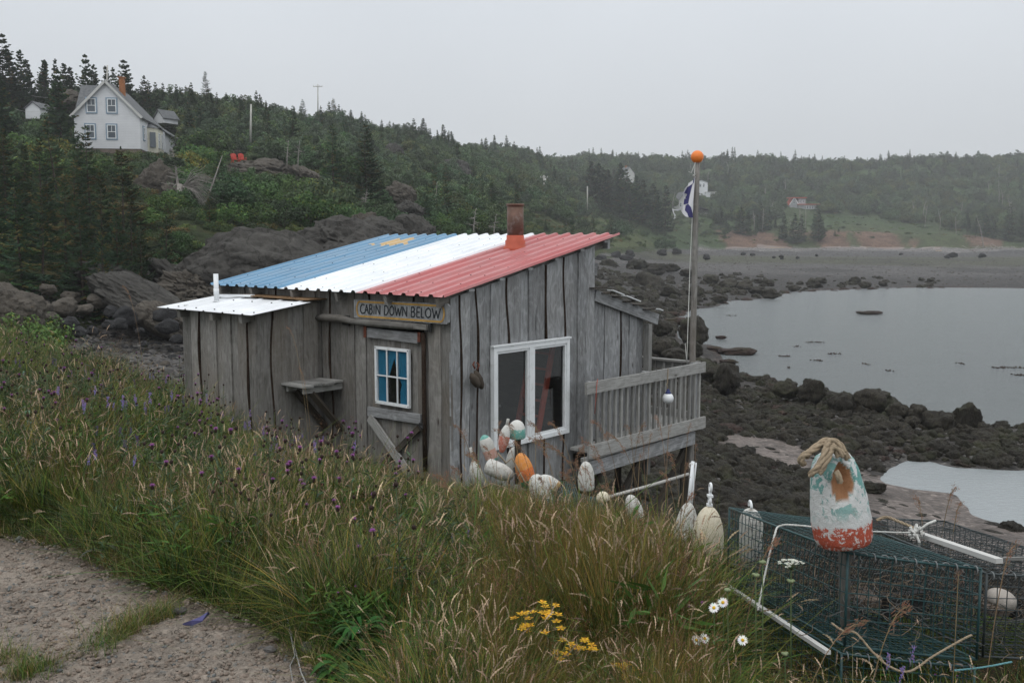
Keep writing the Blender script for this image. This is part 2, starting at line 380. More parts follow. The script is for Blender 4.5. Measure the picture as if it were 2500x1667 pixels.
def glass(name, tint=(.02, .022, .024), transp=.55):
    m = bpy.data.materials.new(name); m.use_nodes = True; nt = m.node_tree; nt.nodes.clear()
    o = nt.nodes.new('ShaderNodeOutputMaterial'); g = nt.nodes.new('ShaderNodeBsdfGlossy'); g.inputs['Roughness'].default_value = .02
    t = nt.nodes.new('ShaderNodeBsdfTransparent'); t.inputs[0].default_value = (.85, .87, .87, 1)
    f = nt.nodes.new('ShaderNodeLayerWeight')
    mm_ = nt.nodes.new('ShaderNodeMixShader'); nt.links.new(ramp(nt, f.outputs['Facing'], [(0, .03), (.5, .05), (.75, .13), (1, 1)]), mm_.inputs[0])
    nt.links.new(t.outputs[0], mm_.inputs[1]); nt.links.new(g.outputs[0], mm_.inputs[2]); nt.links.new(mm_.outputs[0], o.inputs[0])
    return m
M['glass'] = glass('window_glass')
def darkglass():
    m, nt, b = newmat('dark_pane', .1, .5); b.inputs['Base Color'].default_value = (.10, .12, .14, 1); return m
M['pane'] = darkglass()
def clap(name, c):
    m, nt, b = newmat(name, .7, .2)
    z = nt.nodes.new('ShaderNodeSeparateXYZ'); nt.links.new(coords(nt, 'Object'), z.inputs[0])
    f = mth(nt, 'FRACT', mth(nt, 'MULTIPLY', z.outputs['Z'], 5.0))
    n = noise(nt, coords(nt, 'Object'), .8, 4)
    cc = mix(nt, 1.0, ramp(nt, n, [(.3, tuple(x * .9 for x in c)), (.7, c)]), ramp(nt, f, [(0, .75), (.15, 1), (1, 1)]), 'MULTIPLY')
    setc(nt, b, cc); bump(nt, b, f, .6, .02); return m
M['clap'] = clap('white_clapboard', (.70, .71, .73))
def roofmat():
    m, nt, b = newmat('painted_corrugated_metal', .38, .5)
    n = noise(nt, coords(nt, 'Object'), 2.2, 5, .6); n2 = noise(nt, coords(nt, 'Object', (9, 9, 9)), 4, 5, .7)
    c = mix(nt, 1.0, attr(nt, 'Col'), ramp(nt, n, [(.3, .88), (.7, 1.05)]), 'MULTIPLY')
    c = mix(nt, ramp(nt, n2, [(.66, 0), (.8, .18)]), c, (.45, .44, .42))
    ps = nt.nodes.new('ShaderNodeTexCoord').outputs['Object']; cx_ = nt.nodes.new('ShaderNodeCombineXYZ')
    for k_, (vx, sc_) in enumerate((((-.755, .656, 0), 7.0), ((.656, .755, 0), .5))):
        dn = nt.nodes.new('ShaderNodeVectorMath'); dn.operation = 'DOT_PRODUCT'; nt.links.new(ps, dn.inputs[0]); dn.inputs[1].default_value = vx
        nt.links.new(mth(nt, 'MULTIPLY', dn.outputs['Value'], sc_), cx_.inputs[k_])
    st = noise(nt, cx_.outputs[0], 1.6, 5, .6)
    c = mix(nt, ramp(nt, st, [(.45, 0), (.75, .32)]), c, (.42, .41, .40)); c = mix(nt, 1.0, c, ramp(nt, st, [(.25, .80), (.45, 1)]), 'MULTIPLY')
    setc(nt, b, c); b.inputs['Roughness'].default_value = .36
    nt.links.new(ramp(nt, n, [(.3, .28), (.7, .48)]), b.inputs['Roughness']); return m
M['roof'] = roofmat()
def leafmat(name, var=.35, hue=.02, rough=.75):
    m, nt, b = newmat(name, rough, .2)
    c = attr(nt, 'Col'); oi = nt.nodes.new('ShaderNodeObjectInfo')
    h = nt.nodes.new('ShaderNodeHueSaturation')
    nt.links.new(c, h.inputs['Color'])
    nt.links.new(ramp(nt, oi.outputs['Random'], [(0, .5 - hue), (1, .5 + hue)]), h.inputs['Hue'])
    wn = nt.nodes.new('ShaderNodeTexWhiteNoise'); wn.noise_dimensions = '1D'; nt.links.new(oi.outputs['Random'], wn.inputs['W'])
    nt.links.new(ramp(nt, wn.outputs[0], [(0, 1 - var), (1, 1 + var)]), h.inputs['Value'])
    nt.links.new(h.outputs[0], b.inputs['Base Color']); return m
M['leaf'] = leafmat('leaves'); M['needle'] = leafmat('needles', .3, .025, .8); M['grass'] = leafmat('grass_blades', .3, .02, .7)
M['petal'] = leafmat('petals', .1, .0, .7)
def rockmat(name, c1, c2, c3, sc=1.0, crack=.5, lichen=.2):
    m, nt, b = newmat(name, .92, .2)
    v = coords(nt, 'World'); n = noise(nt, v, .9 * sc, 7, .62, .4); n2 = noise(nt, v, 7 * sc, 6, .7)
    c = ramp(nt, n, [(.28, c1), (.5, c2), (.72, c3)])
    c = mix(nt, .5, c, ramp(nt, n2, [(.3, tuple(x * .55 for x in c2)), (.7, tuple(x * 1.5 for x in c2))]))
    nz = noise(nt, v, 1.3 * sc, 3, .5)
    wv = nt.nodes.new('ShaderNodeVectorMath'); wv.operation = 'ADD'; nt.links.new(v, wv.inputs[0]); nt.links.new(nz, wv.inputs[1])
    k = voro(nt, wv.outputs[0], .8 * sc, 'DISTANCE_TO_EDGE'); kk = ramp(nt, k, [(0, 0), (.05, 1)])
    c = mix(nt, crack, c, mix(nt, 1.0, c, ramp(nt, k, [(0, .2), (.05, 1)]), 'MULTIPLY'))
    if lichen: c = mix(nt, ramp(nt, noise(nt, v, 3.1 * sc, 5, .7), [(.58, 0), (.7, lichen)]), c, (.22, .215, .19))
    setc(nt, b, c)
    pb = bump(nt, b, kk, .5, .06 / sc); bump(nt, b, n2, .9, .12 / sc, pb); return m
M['rock'] = rockmat('grey_brown_rock', (.026, .0245, .022), (.056, .053, .048), (.105, .10, .09), 1.0)
M['rockb'] = rockmat('brown_boulder', (.034, .030, .025), (.074, .065, .054), (.135, .118, .098), 2.0, .3, .25)
M['rockd'] = rockmat('dark_wet_boulder', (.012, .012, .013), (.028, .028, .029), (.05, .05, .05), 2.5, .3, .06)
M['stone'] = rockmat('beach_stone', (.06, .058, .056), (.11, .105, .10), (.20, .19, .18), 6, .1, .1)
def weedmat(name, c1, c2, c3):
    m, nt, b = newmat(name, .75, .25)
    v = coords(nt, 'World', (1, 1, .35)); n = noise(nt, v, 9, 6, .7, 1.0); g = noise(nt, coords(nt, 'World'), .7, 3)
    c = ramp(nt, n, [(.3, c1), (.5, c2), (.75, c3)])
    c = mix(nt, ramp(nt, g, [(.5, 0), (.7, .45)]), c, (.035, .042, .014))
    oi = nt.nodes.new('ShaderNodeObjectInfo')
    c = mix(nt, 1.0, c, ramp(nt, oi.outputs['Random'], [(0, .7), (1, 1.35)]), 'MULTIPLY')
    setc(nt, b, c); bump(nt, b, n, 1.0, .12); return m
M['weed'] = weedmat('dark_rockweed', (.008, .007, .005), (.022, .019, .013), (.055, .048, .032))
M['weedr'] = weedmat('red_brown_rockweed', (.014, .008, .006), (.036, .021, .016), (.075, .048, .036))
# ------------------------------------------------------------------ ground, beach, hillside, path, water
def sand_hi(px): return np.interp(px, [1740, 1800, 1900, 2000, 2100, 2200, 2500, 3000], [36.2, 36.8, 36.2, 35.0, 33.6, 32.0, 28.5, 26])
def sand_lo(px): return np.interp(px, [1740, 1850, 1990, 2080, 2200, 2600, 3000], [35.2, 33.6, 31.2, 27, 23, 19.5, 19])
def path_edge(px):
    return np.interp(px, [-900, 0, 150, 300, 430, 520, 640, 760, 800, 900], [5.6, 5.15, 4.95, 4.45, 4.3, 4.15, 3.85, 3.45, 3.2, 2.2])
def build_terrain():
    ys = np.concatenate([np.linspace(.6, 3, 18)[:-1], np.geomspace(3, 14, 270)[:-1], np.geomspace(14, 60, 210)[:-1], np.geomspace(60, 900, 250)])
    us = np.linspace(-.95, .95, 520)
    U, Y = np.meshgrid(us, ys); X = U * (Y + 2.0); Z = H(X.ravel(), Y.ravel()).reshape(X.shape)
    px = 1250 + X / np.maximum(Y, .5) * FPX
    d = np.hypot(X, Y)
    Xr, Yr = X.ravel(), Y.ravel()
    micro = (fbm(np.stack([Xr * 7, Yr * 7, Xr * 0], 1), 3, 31)).reshape(X.shape)
    onp = (Y < path_edge(px) + .06 * micro) & (px < 830)
    cob = fbm(np.stack([Xr * 16, Yr * 16, Xr * 0], 1), 3, 37, ridged=True).reshape(X.shape)
    Z = Z + np.where(d < 9, .010 * cob, 0)
    n2 = n1(Xr, Yr, .9, 41, 4).reshape(X.shape); n3 = n1(Xr, Yr, .06, 43, 4).reshape(X.shape); nb = n1(Xr, Yr, .012, 44, 4).reshape(X.shape)
    C = np.zeros(X.shape + (3,)); C[:] = (.045, .04, .022)
    def put(mask, c): C[mask] = c
    def blend(w, c): C[:] = C * (1 - w[..., None]) + np.array(c) * w[..., None]
    hill = (Y > 40) & (Z > 3.4)
    put(hill, (.042, .060, .024)); blend(np.clip(n2 * .8, 0, .7) * hill, (.09, .075, .035))
    far = hill & (Y > 300); put(far, (.06, .095, .04))
    # open grass fields on the far side
    fld = far & (Y < 540) & (Z < 24); put(fld, (.050, .078, .034)); blend(np.clip(nb * 1.2 + .2, 0, .8) * fld, (.075, .085, .042))
    fl2 = (Y > 235) & (Y < 340) & (px > 1150) & (px < 1700) & (Z > 6); put(fl2, (.085, .105, .045))
    # eroding red earth bluff
    bl = (Y > 398) & (Y < 446) & (Z > 4.6) & (Z < 12) & (px > 1640) & (px < 2440) & (n1(Xr * 1.0, Yr * .2, .045, 47, 3).reshape(X.shape) > -.12)
    put(bl, (.15, .10, .075)); blend(np.clip(n3 + .2, 0, .6) * bl, (.16, .10, .07))
    # beach
    be = (Z < 3.9) & (Y > 13) | ((Y > 230) & (Z < 4.75)) & (Y < 425)
    cl = be & (Y < 110); put(cl, (.040, .036, .032)); blend(np.clip(n2, 0, .6) * cl, (.10, .095, .09))
    cove = cl & (px < 900) & (Y > 24); put(cove, (.085, .08, .076)); blend(np.clip(n2 * .8, 0, .6) * cove, (.05, .045, .042))
    fb = be & (Y >= 110); put(fb, (.085, .082, .08))
    for lo, hi, c in ((100, 190, (.045, .042, .04)), (190, 235, (.090, .086, .083)), (235, 305, (.062, .066, .038)), (305, 372, (.068, .066, .065)), (372, 430, (.165, .155, .147))):
        w = np.clip((Y - lo) / 20 + n3, 0, 1) * np.clip((hi - Y) / 20 + 1 + n3, 0, 1) * fb
        blend(w * .9, c)
    blend(np.clip(n3 * 1.5 - .2, 0, .7) * fb * (Y < 300), (.04, .038, .036))
    sd = be & (Y > sand_lo(px) - .8 + n3 * 2) & (Y < sand_hi(px) + n3 * 1.5) & (px > 1760)
    put(sd, (.128, .108, .096)); blend(np.clip(n2 - .25, 0, .6) * sd, (.095, .08, .07))
    red = be & (Z < .12) & (Y > 40); blend(red * np.clip(n2 + .2, 0, .7), (.05, .028, .022))
    put(onp, (.225, .192, .160)); blend(np.clip(n2 * 1.4, 0, .5) * onp, (.155, .134, .115)); blend(np.clip(-n2 * 1.2, 0, .6) * onp, (.27, .23, .19))
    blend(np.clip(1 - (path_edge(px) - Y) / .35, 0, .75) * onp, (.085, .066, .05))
    rows, cols = X.shape
    q = (np.arange(rows - 1)[:, None] * cols + np.arange(cols - 1)[None, :])
    F = np.stack([q, q + 1, q + cols + 1, q + cols], -1).reshape(-1, 4)
    V = np.stack([X, Y, Z], -1).reshape(-1, 3); Cc = C.reshape(-1, 3)
    zone = np.where(onp, 0, np.where(be, 2, np.where(Y > 24, 3, 1))).ravel()[F[:, 0]]
    def sub(name, zi, mat):
        f = F[zone == zi]; ids, inv = np.unique(f, return_inverse=True)
        me = np_mesh(name, V[ids], inv.reshape(-1, 4), mat, Cc[ids], smooth=True)
        tag(link(name, me), kind='structure')
    # gravel path
    m, nt, b = newmat('packed_gravel', .95, .15); v = coords(nt, 'World')
    wv = nt.nodes.new('ShaderNodeVectorMath'); wv.operation = 'MULTIPLY_ADD'; nz = nt.nodes.new('ShaderNodeTexNoise'); nz.inputs['Scale'].default_value = 30; nt.links.new(v, nz.inputs['Vector'])
    nt.links.new(nz.outputs['Color'], wv.inputs[0]); wv.inputs[1].default_value = (.035, .035, .035); nt.links.new(v, wv.inputs[2]); w_ = wv.outputs[0]
    k = voro(nt, w_, 38); k2 = voro(nt, w_, 95); kc = voro(nt, w_, 38, out='Color'); n = noise(nt, v, 7, 8, .78); nn = noise(nt, v, 110, 4, .7)
    hs_ = nt.nodes.new('ShaderNodeSeparateXYZ'); nt.links.new(kc, hs_.inputs[0])
    c = mix(nt, 1.0, attr(nt, 'Col'), ramp(nt, n, [(.25, .55), (.5, .95), (.75, 1.25)]), 'MULTIPLY')
    c = mix(nt, 1.0, c, ramp(nt, hs_.outputs[0], [(0, .8), (.5, 1.0), (.85, 1.08), (1, 1.3)]), 'MULTIPLY')
    c = mix(nt, ramp(nt, hs_.outputs[1], [(.93, 0), (.97, .6)]), c, (.15, .155, .15))
    setc(nt, b, c); pb = bump(nt, b, mix(nt, .5, n, ramp(nt, k, [(0, 1), (.5, 0)])), 1.0, .035); bump(nt, b, mix(nt, .6, nn, k2), .8, .010, pb)
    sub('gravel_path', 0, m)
    m, nt, b = newmat('soil', .95, .1); v = coords(nt, 'World'); n = noise(nt, v, 14, 6, .7)
    setc(nt, b, mix(nt, 1.0, attr(nt, 'Col'), ramp(nt, n, [(.3, .4), (.7, 1.3)]), 'MULTIPLY')); bump(nt, b, n, .8, .05)
    sub('ground', 1, m)
    m, nt, b = newmat('shingle_beach', .85, .25); v = coords(nt, 'World'); k = voro(nt, v, 6.5); kc = voro(nt, v, 6.5, out='Color')
    k3 = voro(nt, v, 1.1, out='Color'); n = noise(nt, v, 2.2, 7, .7)
    s1 = nt.nodes.new('ShaderNodeSeparateXYZ'); nt.links.new(kc, s1.inputs[0]); s3 = nt.nodes.new('ShaderNodeSeparateXYZ'); nt.links.new(k3, s3.inputs[0])
    rough_amt = nt.nodes.new('ShaderNodeSeparateColor'); nt.links.new(attr(nt, 'Col'), rough_amt.inputs[0])
    isand = ramp(nt, mth(nt, 'SUBTRACT', rough_amt.outputs[0], rough_amt.outputs[2]), [(.025, 0), (.045, 1)])
    pv = mix(nt, 1.0, ramp(nt, s1.outputs[0], [(0, .45), (.6, 1.0), (.9, 1.3), (1, 2.1)]), ramp(nt, s3.outputs[0], [(0, .6), (.5, 1), (1, 1.4)]), 'MULTIPLY')
    pv = mix(nt, isand, pv, 1.0)
    c = mix(nt, 1.0, attr(nt, 'Col'), pv, 'MULTIPLY')
    c = mix(nt, 1.0, c, mix(nt, isand, ramp(nt, n, [(.3, .6), (.7, 1.3)]), ramp(nt, n, [(.3, .92), (.7, 1.05)])), 'MULTIPLY')
    setc(nt, b, c)
    hh = mix(nt, isand, ramp(nt, k, [(0, 1), (.7, 0)]), .5); bump(nt, b, hh, .9, .10)
    nt.links.new(ramp(nt, isand, [(0, .85), (1, .45)]), b.inputs['Roughness'])
    sub('beach', 2, m)
    m, nt, b = newmat('hill_cover', .95, .1); v = coords(nt, 'World'); n = noise(nt, v, 1.1, 8, .75); n_ = noise(nt, v, .22, 4)
    c = mix(nt, 1.0, attr(nt, 'Col'), ramp(nt, n, [(.3, .35), (.5, .9), (.72, 1.5)]), 'MULTIPLY')
    c = mix(nt, 1.0, c, ramp(nt, n_, [(.3, .65), (.7, 1.25)]), 'MULTIPLY')
    setc(nt, b, c); bump(nt, b, n, 1.0, .6)
    sub('hillside', 3, m)
build_terrain()

def build_water():
    ys = np.geomspace(15, 260, 60); us = np.linspace(-.2, 1.0, 60)
    U, Y = np.meshgrid(us, ys); V = np.stack([U * (Y + 4), Y, Y * 0], -1).reshape(-1, 3)
    q = (np.arange(59)[:, None] * 60 + np.arange(59)[None, :]); F = np.stack([q, q + 1, q + 61, q + 60], -1).reshape(-1, 4)
    m, nt, b = newmat('sea_water', .16, .5)
    b.inputs['Base Color'].default_value = (.27, .295, .30, 1); b.inputs['IOR'].default_value = 1.34
    v = coords(nt, 'World', (1, 1.5, 1))
    w1 = noise(nt, v, 3.6, 5, .68, .3); w2 = noise(nt, coords(nt, 'World', (.25, .5, 1)), .55, 3, .5)
    sp = nt.nodes.new('ShaderNodeSeparateXYZ'); nt.links.new(coords(nt, 'World'), sp.inputs[0])
    calm = ramp(nt, mth(nt, 'DIVIDE', sp.outputs['Y'], 100.0), [(.345, .10), (.43, 1)])
    hgt = mth(nt, 'MULTIPLY', mth(nt, 'ADD', w1, mth(nt, 'MULTIPLY', w2, 1.2)), calm)
    bump(nt, b, hgt, 1.0, .42)
    tag(link('water', np_mesh('water', V, F, m, smooth=True)), kind='structure')
build_water()

# ------------------------------------------------------------------ sea mist
def build_haze():
    mb = MB(); x, y0, y1, z0, z1 = 1150, -20, 1040, -11, 105
    mb.add([(-x, y0, z0), (x, y0, z0), (x, y1, z0), (-x, y1, z0), (-x, y0, z1), (x, y0, z1), (x, y1, z1), (-x, y1, z1)], [(0, 3, 2, 1), (4, 5, 6, 7), (0, 1, 5, 4), (1, 2, 6, 5), (2, 3, 7, 6), (3, 0, 4, 7)])
    m = bpy.data.materials.new('sea_mist'); m.use_nodes = True; nt = m.node_tree; nt.nodes.clear()
    o = nt.nodes.new('ShaderNodeOutputMaterial'); p = nt.nodes.new('ShaderNodeVolumePrincipled')
    p.inputs['Color'].default_value = (.97, .98, 1.0, 1); p.inputs['Density'].default_value = HAZE; p.inputs['Anisotropy'].default_value = .1
    nt.links.new(p.outputs[0], o.inputs['Volume'])
    tag(mb.build('haze', m), kind='stuff')
HAZE = .00038
# ------------------------------------------------------------------ the cabin
random.seed(11)
OX, OY = -.688, 11.0
AX = Vector((-math.sin(math.radians(49)), math.cos(math.radians(49)), 0))     # along the door wall, leftwards
BX = Vector((math.sin(math.radians(41)), math.cos(math.radians(41)), 0))      # along the window wall, away
O0 = Vector((OX, OY, 0))
def CB(a, b, z): return O0 + AX * a + BX * b + Vector((0, 0, z))
def hitA(px, py, b):      # pixel -> (a, z) on the plane at this b
    d = ray(px, py); n = BX; t = ((O0 + BX * b) - Vector((0, 0, CAMZ))).dot(n) / d.dot(n)
    P = Vector((0, 0, CAMZ)) + d * t; return (P - O0).dot(AX), P.z
def hitB(px, py, a):
    d = ray(px, py); n = AX; t = ((O0 + AX * a) - Vector((0, 0, CAMZ))).dot(n) / d.dot(n)
    P = Vector((0, 0, CAMZ)) + d * t; return (P - O0).dot(BX), P.z
RS = .209
def roofz(b): return 7.37 + RS * (b + .2)
def board(mb, o, along, out, w, z0, zt0, zt1, th, seed, wav=.012, bark=(0, 0)):
    """vertical board; o = left foot (z ignored), zt0/zt1 top heights at its two edges"""
    r = random.Random(seed); n = 16; ph = [r.uniform(0, 6.3) for _ in range(6)]
    fr = [r.uniform(.8, 2.2), r.uniform(3, 7), r.uniform(.8, 2.2), r.uniform(3, 7)]
    vs = []; bcs = []; fs = []; ms = []; sd = r.random() * 50
    base = Vector((o[0], o[1], 0))
    for i in range(n + 1):
        k = i / n
        zz0 = z0 + (zt0 - z0) * k; zz1 = z0 + (zt1 - z0) * k
        e0 = wav * (math.sin(fr[0] * zz0 * 2 + ph[0]) + .5 * math.sin(fr[1] * zz0 + ph[1])) * (2.2 if bark[0] else .35)
        e1 = wav * (math.sin(fr[2] * zz1 * 2 + ph[2]) + .5 * math.sin(fr[3] * zz1 + ph[3])) * (2.2 if bark[1] else .35)
        pts = [(e0, zz0, 0), (w + e1, zz1, 0), (w + e1, zz1, -th), (e0, zz0, -th)]
        if bark[0]: pts[0] = (e0 + .012, zz0, 0)
        if bark[1]: pts[1] = (w + e1 - .012, zz1, 0)
        for (s_, z_, t_) in pts:
            vs.append(base + along * s_ + out * t_ + Vector((0, 0, z_))); bcs.append((s_, z_, sd))
    for i in range(n):
        a = 4 * i; b = a + 4
        fs += [(a, a + 1, b + 1, b), (a + 1, a + 2, b + 2, b + 1), (a + 3, a, b, b + 3), (a + 2, a + 3, b + 3, b + 2)]
        ms += [0, 1 if bark[1] else 0, 1 if bark[0] else 0, 0]
    fs += [(0, 3, 2, 1), (4 * n, 4 * n + 1, 4 * n + 2, 4 * n + 3)]; ms += [0, 0]
    mb.add(vs, fs, ms, bcs)
def board_wall(mb, P, along, out, length, z0, ztop, seed, wmin=.14, wmax=.24, th=.024, gap=.006, skip=None, cuts=()):
    """boards side by side, every other one lapping proud; ztop(s) gives the top. skip(s0,s1)->list of (z0,z1) spans"""
    r = random.Random(seed); s = 0; i = 0
    while s < length - .02:
        w = min(r.uniform(wmin, wmax), length - s)
        if length - s - w < .07: w = length - s
        for c_ in cuts:
            if s < c_ - .01 < s + w + .05: w = c_ - s
        pro = .022 if i % 2 else 0.0
        bk = (r.random() < .55, r.random() < .55) if i % 2 else (False, False)
        ww = w + (.03 if i % 2 else .0)
        o = P + along * (s - (.015 if i % 2 else 0)) + out * (pro + r.uniform(0, .004))
        spans = skip(s, s + w) if skip else [(z0, None)]
        for (a, b_) in spans:
            t0 = ztop(s) if b_ is None else b_; t1 = ztop(s + w) if b_ is None else b_
            board(mb, o, along, out, ww - gap, a, t0 - (r.uniform(0, .02) if b_ is None else 0), t1, th, seed * 100 + i, bark=bk)
        s += w; i += 1
cab = thing('wooden_cabin', 'weathered grey plank cabin with blue, white and red striped metal roof', 'cabin', CB(0, 0, 5.0))
ZB = 4.9
# door wall (the gap for the door is boarded by the door itself)
DA0, DA1 = hitA(1032, 900, 0)[0], hitA(896, 900, 0)[0]
mb = MB(); mb_out = -BX
board_wall(mb, CB(0, 0, 0), AX, -BX, DA0 - .02, ZB, lambda s: roofz(0) - .05, 3)
board_wall(mb, CB(DA0 - .02, 0, 0), AX, -BX, DA1 - DA0 + .04, ZB, lambda s: roofz(0) - .05, 4, skip=lambda a, b: [(6.96, None)])
board_wall(mb, CB(DA1 + .02, 0, 0), AX, -BX, 4.38 - DA1 - .02, ZB, lambda s: roofz(0) - .05, 5)
mb.build('front_wall', [M['woodf'], M['bark']], cab, True)
# window wall
W0, W1, WZ0, WZ1 = .644, 2.095, 5.52, 6.745
mb = MB()
def wskip(a, b):
    if b > W0 + .02 and a < W1 - .02: return [(ZB, WZ0 + .02), (WZ1 - .02, None)]
    return [(ZB, None)]
board_wall(mb, CB(0, 0, 0), BX, -AX, 2.72, ZB + .04, lambda s: roofz(s) - .055, 7, .13, .22, skip=wskip, cuts=(W0 + .02, W1 - .02))
mb.build('side_wall', [M['wood'], M['bark']], cab, True)
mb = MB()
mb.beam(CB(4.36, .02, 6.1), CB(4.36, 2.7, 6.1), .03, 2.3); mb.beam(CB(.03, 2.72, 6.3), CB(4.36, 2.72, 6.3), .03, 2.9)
mb.build('back_wall', M['woodd'], cab, True)  # dark wood so the room behind the window looks unlit
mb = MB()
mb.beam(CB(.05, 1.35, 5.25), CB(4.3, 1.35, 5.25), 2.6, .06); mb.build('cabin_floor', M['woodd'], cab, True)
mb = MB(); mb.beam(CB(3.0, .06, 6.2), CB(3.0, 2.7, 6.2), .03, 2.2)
mb.build('inner_partition', M['dark'], cab, True)  # shade of the room is put into its near-black colour
# rafters and fascia
for k, a in enumerate((.04, .9, 1.8, 2.7, 3.6, 4.34)):
    mb = MB(); mb.beam(CB(a, -.17, roofz(-.17) - .075), CB(a, 3.02, roofz(3.02) - .075), .05, .11)
    mb.build('rafter', M['woodf'], cab, True)
# purlin ends along the raked side
mb = MB()
for b in np.arange(.25, 3.0, .52): mb.beam(CB(-.095, b, roofz(b) - .032), CB(4.45, b, roofz(b) - .032), .09, .028)
mb.beam(CB(-.06, 2.95, roofz(2.95) - .09), CB(.3, 2.95, roofz(2.95) - .09), .05, .12)
mb.build('purlins', M['wood'], cab, True)
# corrugated roof sheet
def corr_sheet(a0, a1, b0, b1, zf, pitch, colf, nb_, hgt=.028, prof=None):
    prof = prof or [(0, 0), (.30, 0), (.40, 1), (.60, 1), (.70, 0)]
    As = []; k0 = int(math.floor(a0 / pitch)) - 1; a = a0
    pts = [(a0, 0)]
    for k in range(k0, int(a1 / pitch) + 2):
        for f, h_ in prof:
            x = (k + f) * pitch
            if a0 + .003 < x < a1 - .003: pts.append((x, h_))
    pts.append((a1, 0)); fine = []
    for (x0, h0), (x1, h1_) in zip(pts[:-1], pts[1:]):
        m_ = 2 if x1 - x0 > .05 else 1
        for j in range(m_): fine.append((x0 + (x1 - x0) * j / m_, h0 + (h1_ - h0) * j / m_))
    fine.append(pts[-1]); bs = np.linspace(b0, b1, nb_); vs = []; cs = []; fs = []
    for i, b in enumerate(bs):
        for (a_, h_) in fine: vs.append(CB(a_, b, zf(b) + h_ * hgt)); cs.append(colf(a_, b))
    n = len(fine)
    for i in range(nb_ - 1):
        for j in range(n - 1): fs.append((i * n + j, i * n + j + 1, (i + 1) * n + j + 1, (i + 1) * n + j))
    return vs, fs, cs
star_c = None
def plane_ab(px, py):
    """pixel on the roof plane -> (a, b)"""
    d = ray(px, py); P0 = CB(0, -.2, 7.37); e1 = CB(1, -.2, 7.37) - P0; e2 = CB(0, .8, 7.37 + RS) - P0
    n = e1.cross(e2); t = (P0 - Vector((0, 0, CAMZ))).dot(n) / d.dot(n); P = Vector((0, 0, CAMZ)) + d * t
    return (P - P0).dot(AX), -.2 + (P - P0).dot(BX) / 1.0
sa, sb = plane_ab(962, 594)
print('star at', sa, sb, 'chim', plane_ab(1258, 612), plane_ab(530, 730))
def in_star(a, b):
    # the star lies with one point up the flag's hoist; union of five thin triangles
    x, y = a - sa, (b - sb); R, r_ = .46, .19
    if x * x + y * y > R * R: return False
    ang = math.atan2(x, y) + .5; rad = math.hypot(x, y); k = (ang % (2 * math.pi / 5)) - math.pi / 5
    # edge line between tip (k=+-pi/5) and notch (k=0)
    k = abs(k); px_, py_ = R * math.cos(math.pi / 5), R * math.sin(math.pi / 5)
    x_, y_ = rad * math.cos(k), rad * math.sin(k)
    return (x_ - r_) * py_ - y_ * (px_ - r_) < 0
BLUE, WHI, RED, GOLD = (.125, .275, .42), (.80, .83, .86), (.43, .115, .115), (.55, .38, .18)
def roofc(a, b):
    if in_star(a, b): return GOLD
    return RED if a < 1.40 else WHI if a < 2.92 else BLUE
vs, fs, _ = corr_sheet(-.10, 4.56, -.2, 3.15, roofz, .222, roofc, 110)
# colour by face so the painted edges stay crisp
me = bpy.data.meshes.new('roof'); V = [tuple(v - Vector(cab.location)) for v in vs]; me.from_pydata(V, [], fs)
a_ = me.attributes.new('Col', 'FLOAT_COLOR', 'FACE'); cc = np.ones((len(fs), 4), dtype=np.float32)
for i, f in enumerate(fs):
    c = sum((vs[j] for j in f), Vector()) / 4 - O0; cc[i, :3] = roofc(c.dot(AX), c.dot(BX))
a_.data.foreach_set('color', cc.ravel()); me.materials.append(M['roof']); roof_o = link('roof', me, cab)
mb = MB()
for b in np.arange(-.12, 3.15, .41):
    for k in range(0, 22):
        a = (k + .5) * .222 - .222
        if -.08 < a < 4.5: mb.box(CB(a + random.uniform(-.01, .01), b + random.uniform(-.02, .02), roofz(b) + .026), (.016, .016, .008))
mb.build('roof_screws', M['dark'], roof_o, True)['kind'] = 'stuff'
# stove pipe through the roof
ca, cb_ = plane_ab(1258, 606)
mb = MB(); c = CB(ca, cb_, roofz(cb_)); r0 = .113
mb.tube([c + Vector((0, 0, .1)), c + Vector((0, 0, .58)), ], r0 * .98, 24); mb.tube([c + Vector((0, 0, .565)), c + Vector((0, 0, .595))], r0 * 1.06, 24)
pipe = mb.build('stove_pipe', M['rust'], cab, True)
mb = MB(); mb.lathe([(.165, -.06), (.16, .02), (.135, .035), (.138, .10), (.12, .115), (.118, .17), (.112, .175), (.11, -.05)], 28, c)
mb.build('pipe_boot', M['boot'], pipe, True)
# annexe on the door wall
mb = MB()
AA0, AA1, AB = 2.30, 3.93, -1.0
az = lambda b: 7.27 + .13 * b
board_wall(mb, CB(AA0, AB, 0), AX, -BX, AA1 - AA0, 5.3, lambda s: az(AB) - .03, 21, .14, .22)
board_wall(mb, CB(AA0, 0, 0) - BX * 1.0, BX, -AX, .995, 5.2, lambda s: az(AB + s) - .03, 22, .16, .24)
mb.beam(CB(AA1 - .02, AB + .02, 6.2), CB(AA1 - .02, 0, 6.2), .03, 1.9)
annex = mb.build('annex_wall', [M['woodf'], M['bark']], cab, True)
for a in (AA0 + .12, 3.05, 3.8): mb = MB(); mb.beam(CB(a, AB - .13, az(AB) - .085), CB(a, AB + .3, az(AB + .3) - .085), .07, .10); mb.build('rafter', M['woodf'], cab, True)
ra0, rb0, ra1 = 2.13, -1.17, 4.27
vs, fs, cs = corr_sheet(ra0, ra1, rb0, -.30, lambda b: az(b), .42, lambda a, b: WHI, 6, .012, [(0, 0), (.44, 0), (.47, 1), (.53, 1), (.56, 0)])
n0 = len(vs)
mb = MB(); mb.add(vs, fs, 0, None, col=[(.74, .76, .78)] * len(vs))
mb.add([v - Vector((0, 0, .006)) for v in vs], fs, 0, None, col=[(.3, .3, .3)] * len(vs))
ar = mb.build('annex_roof', M['roof'], cab, True)
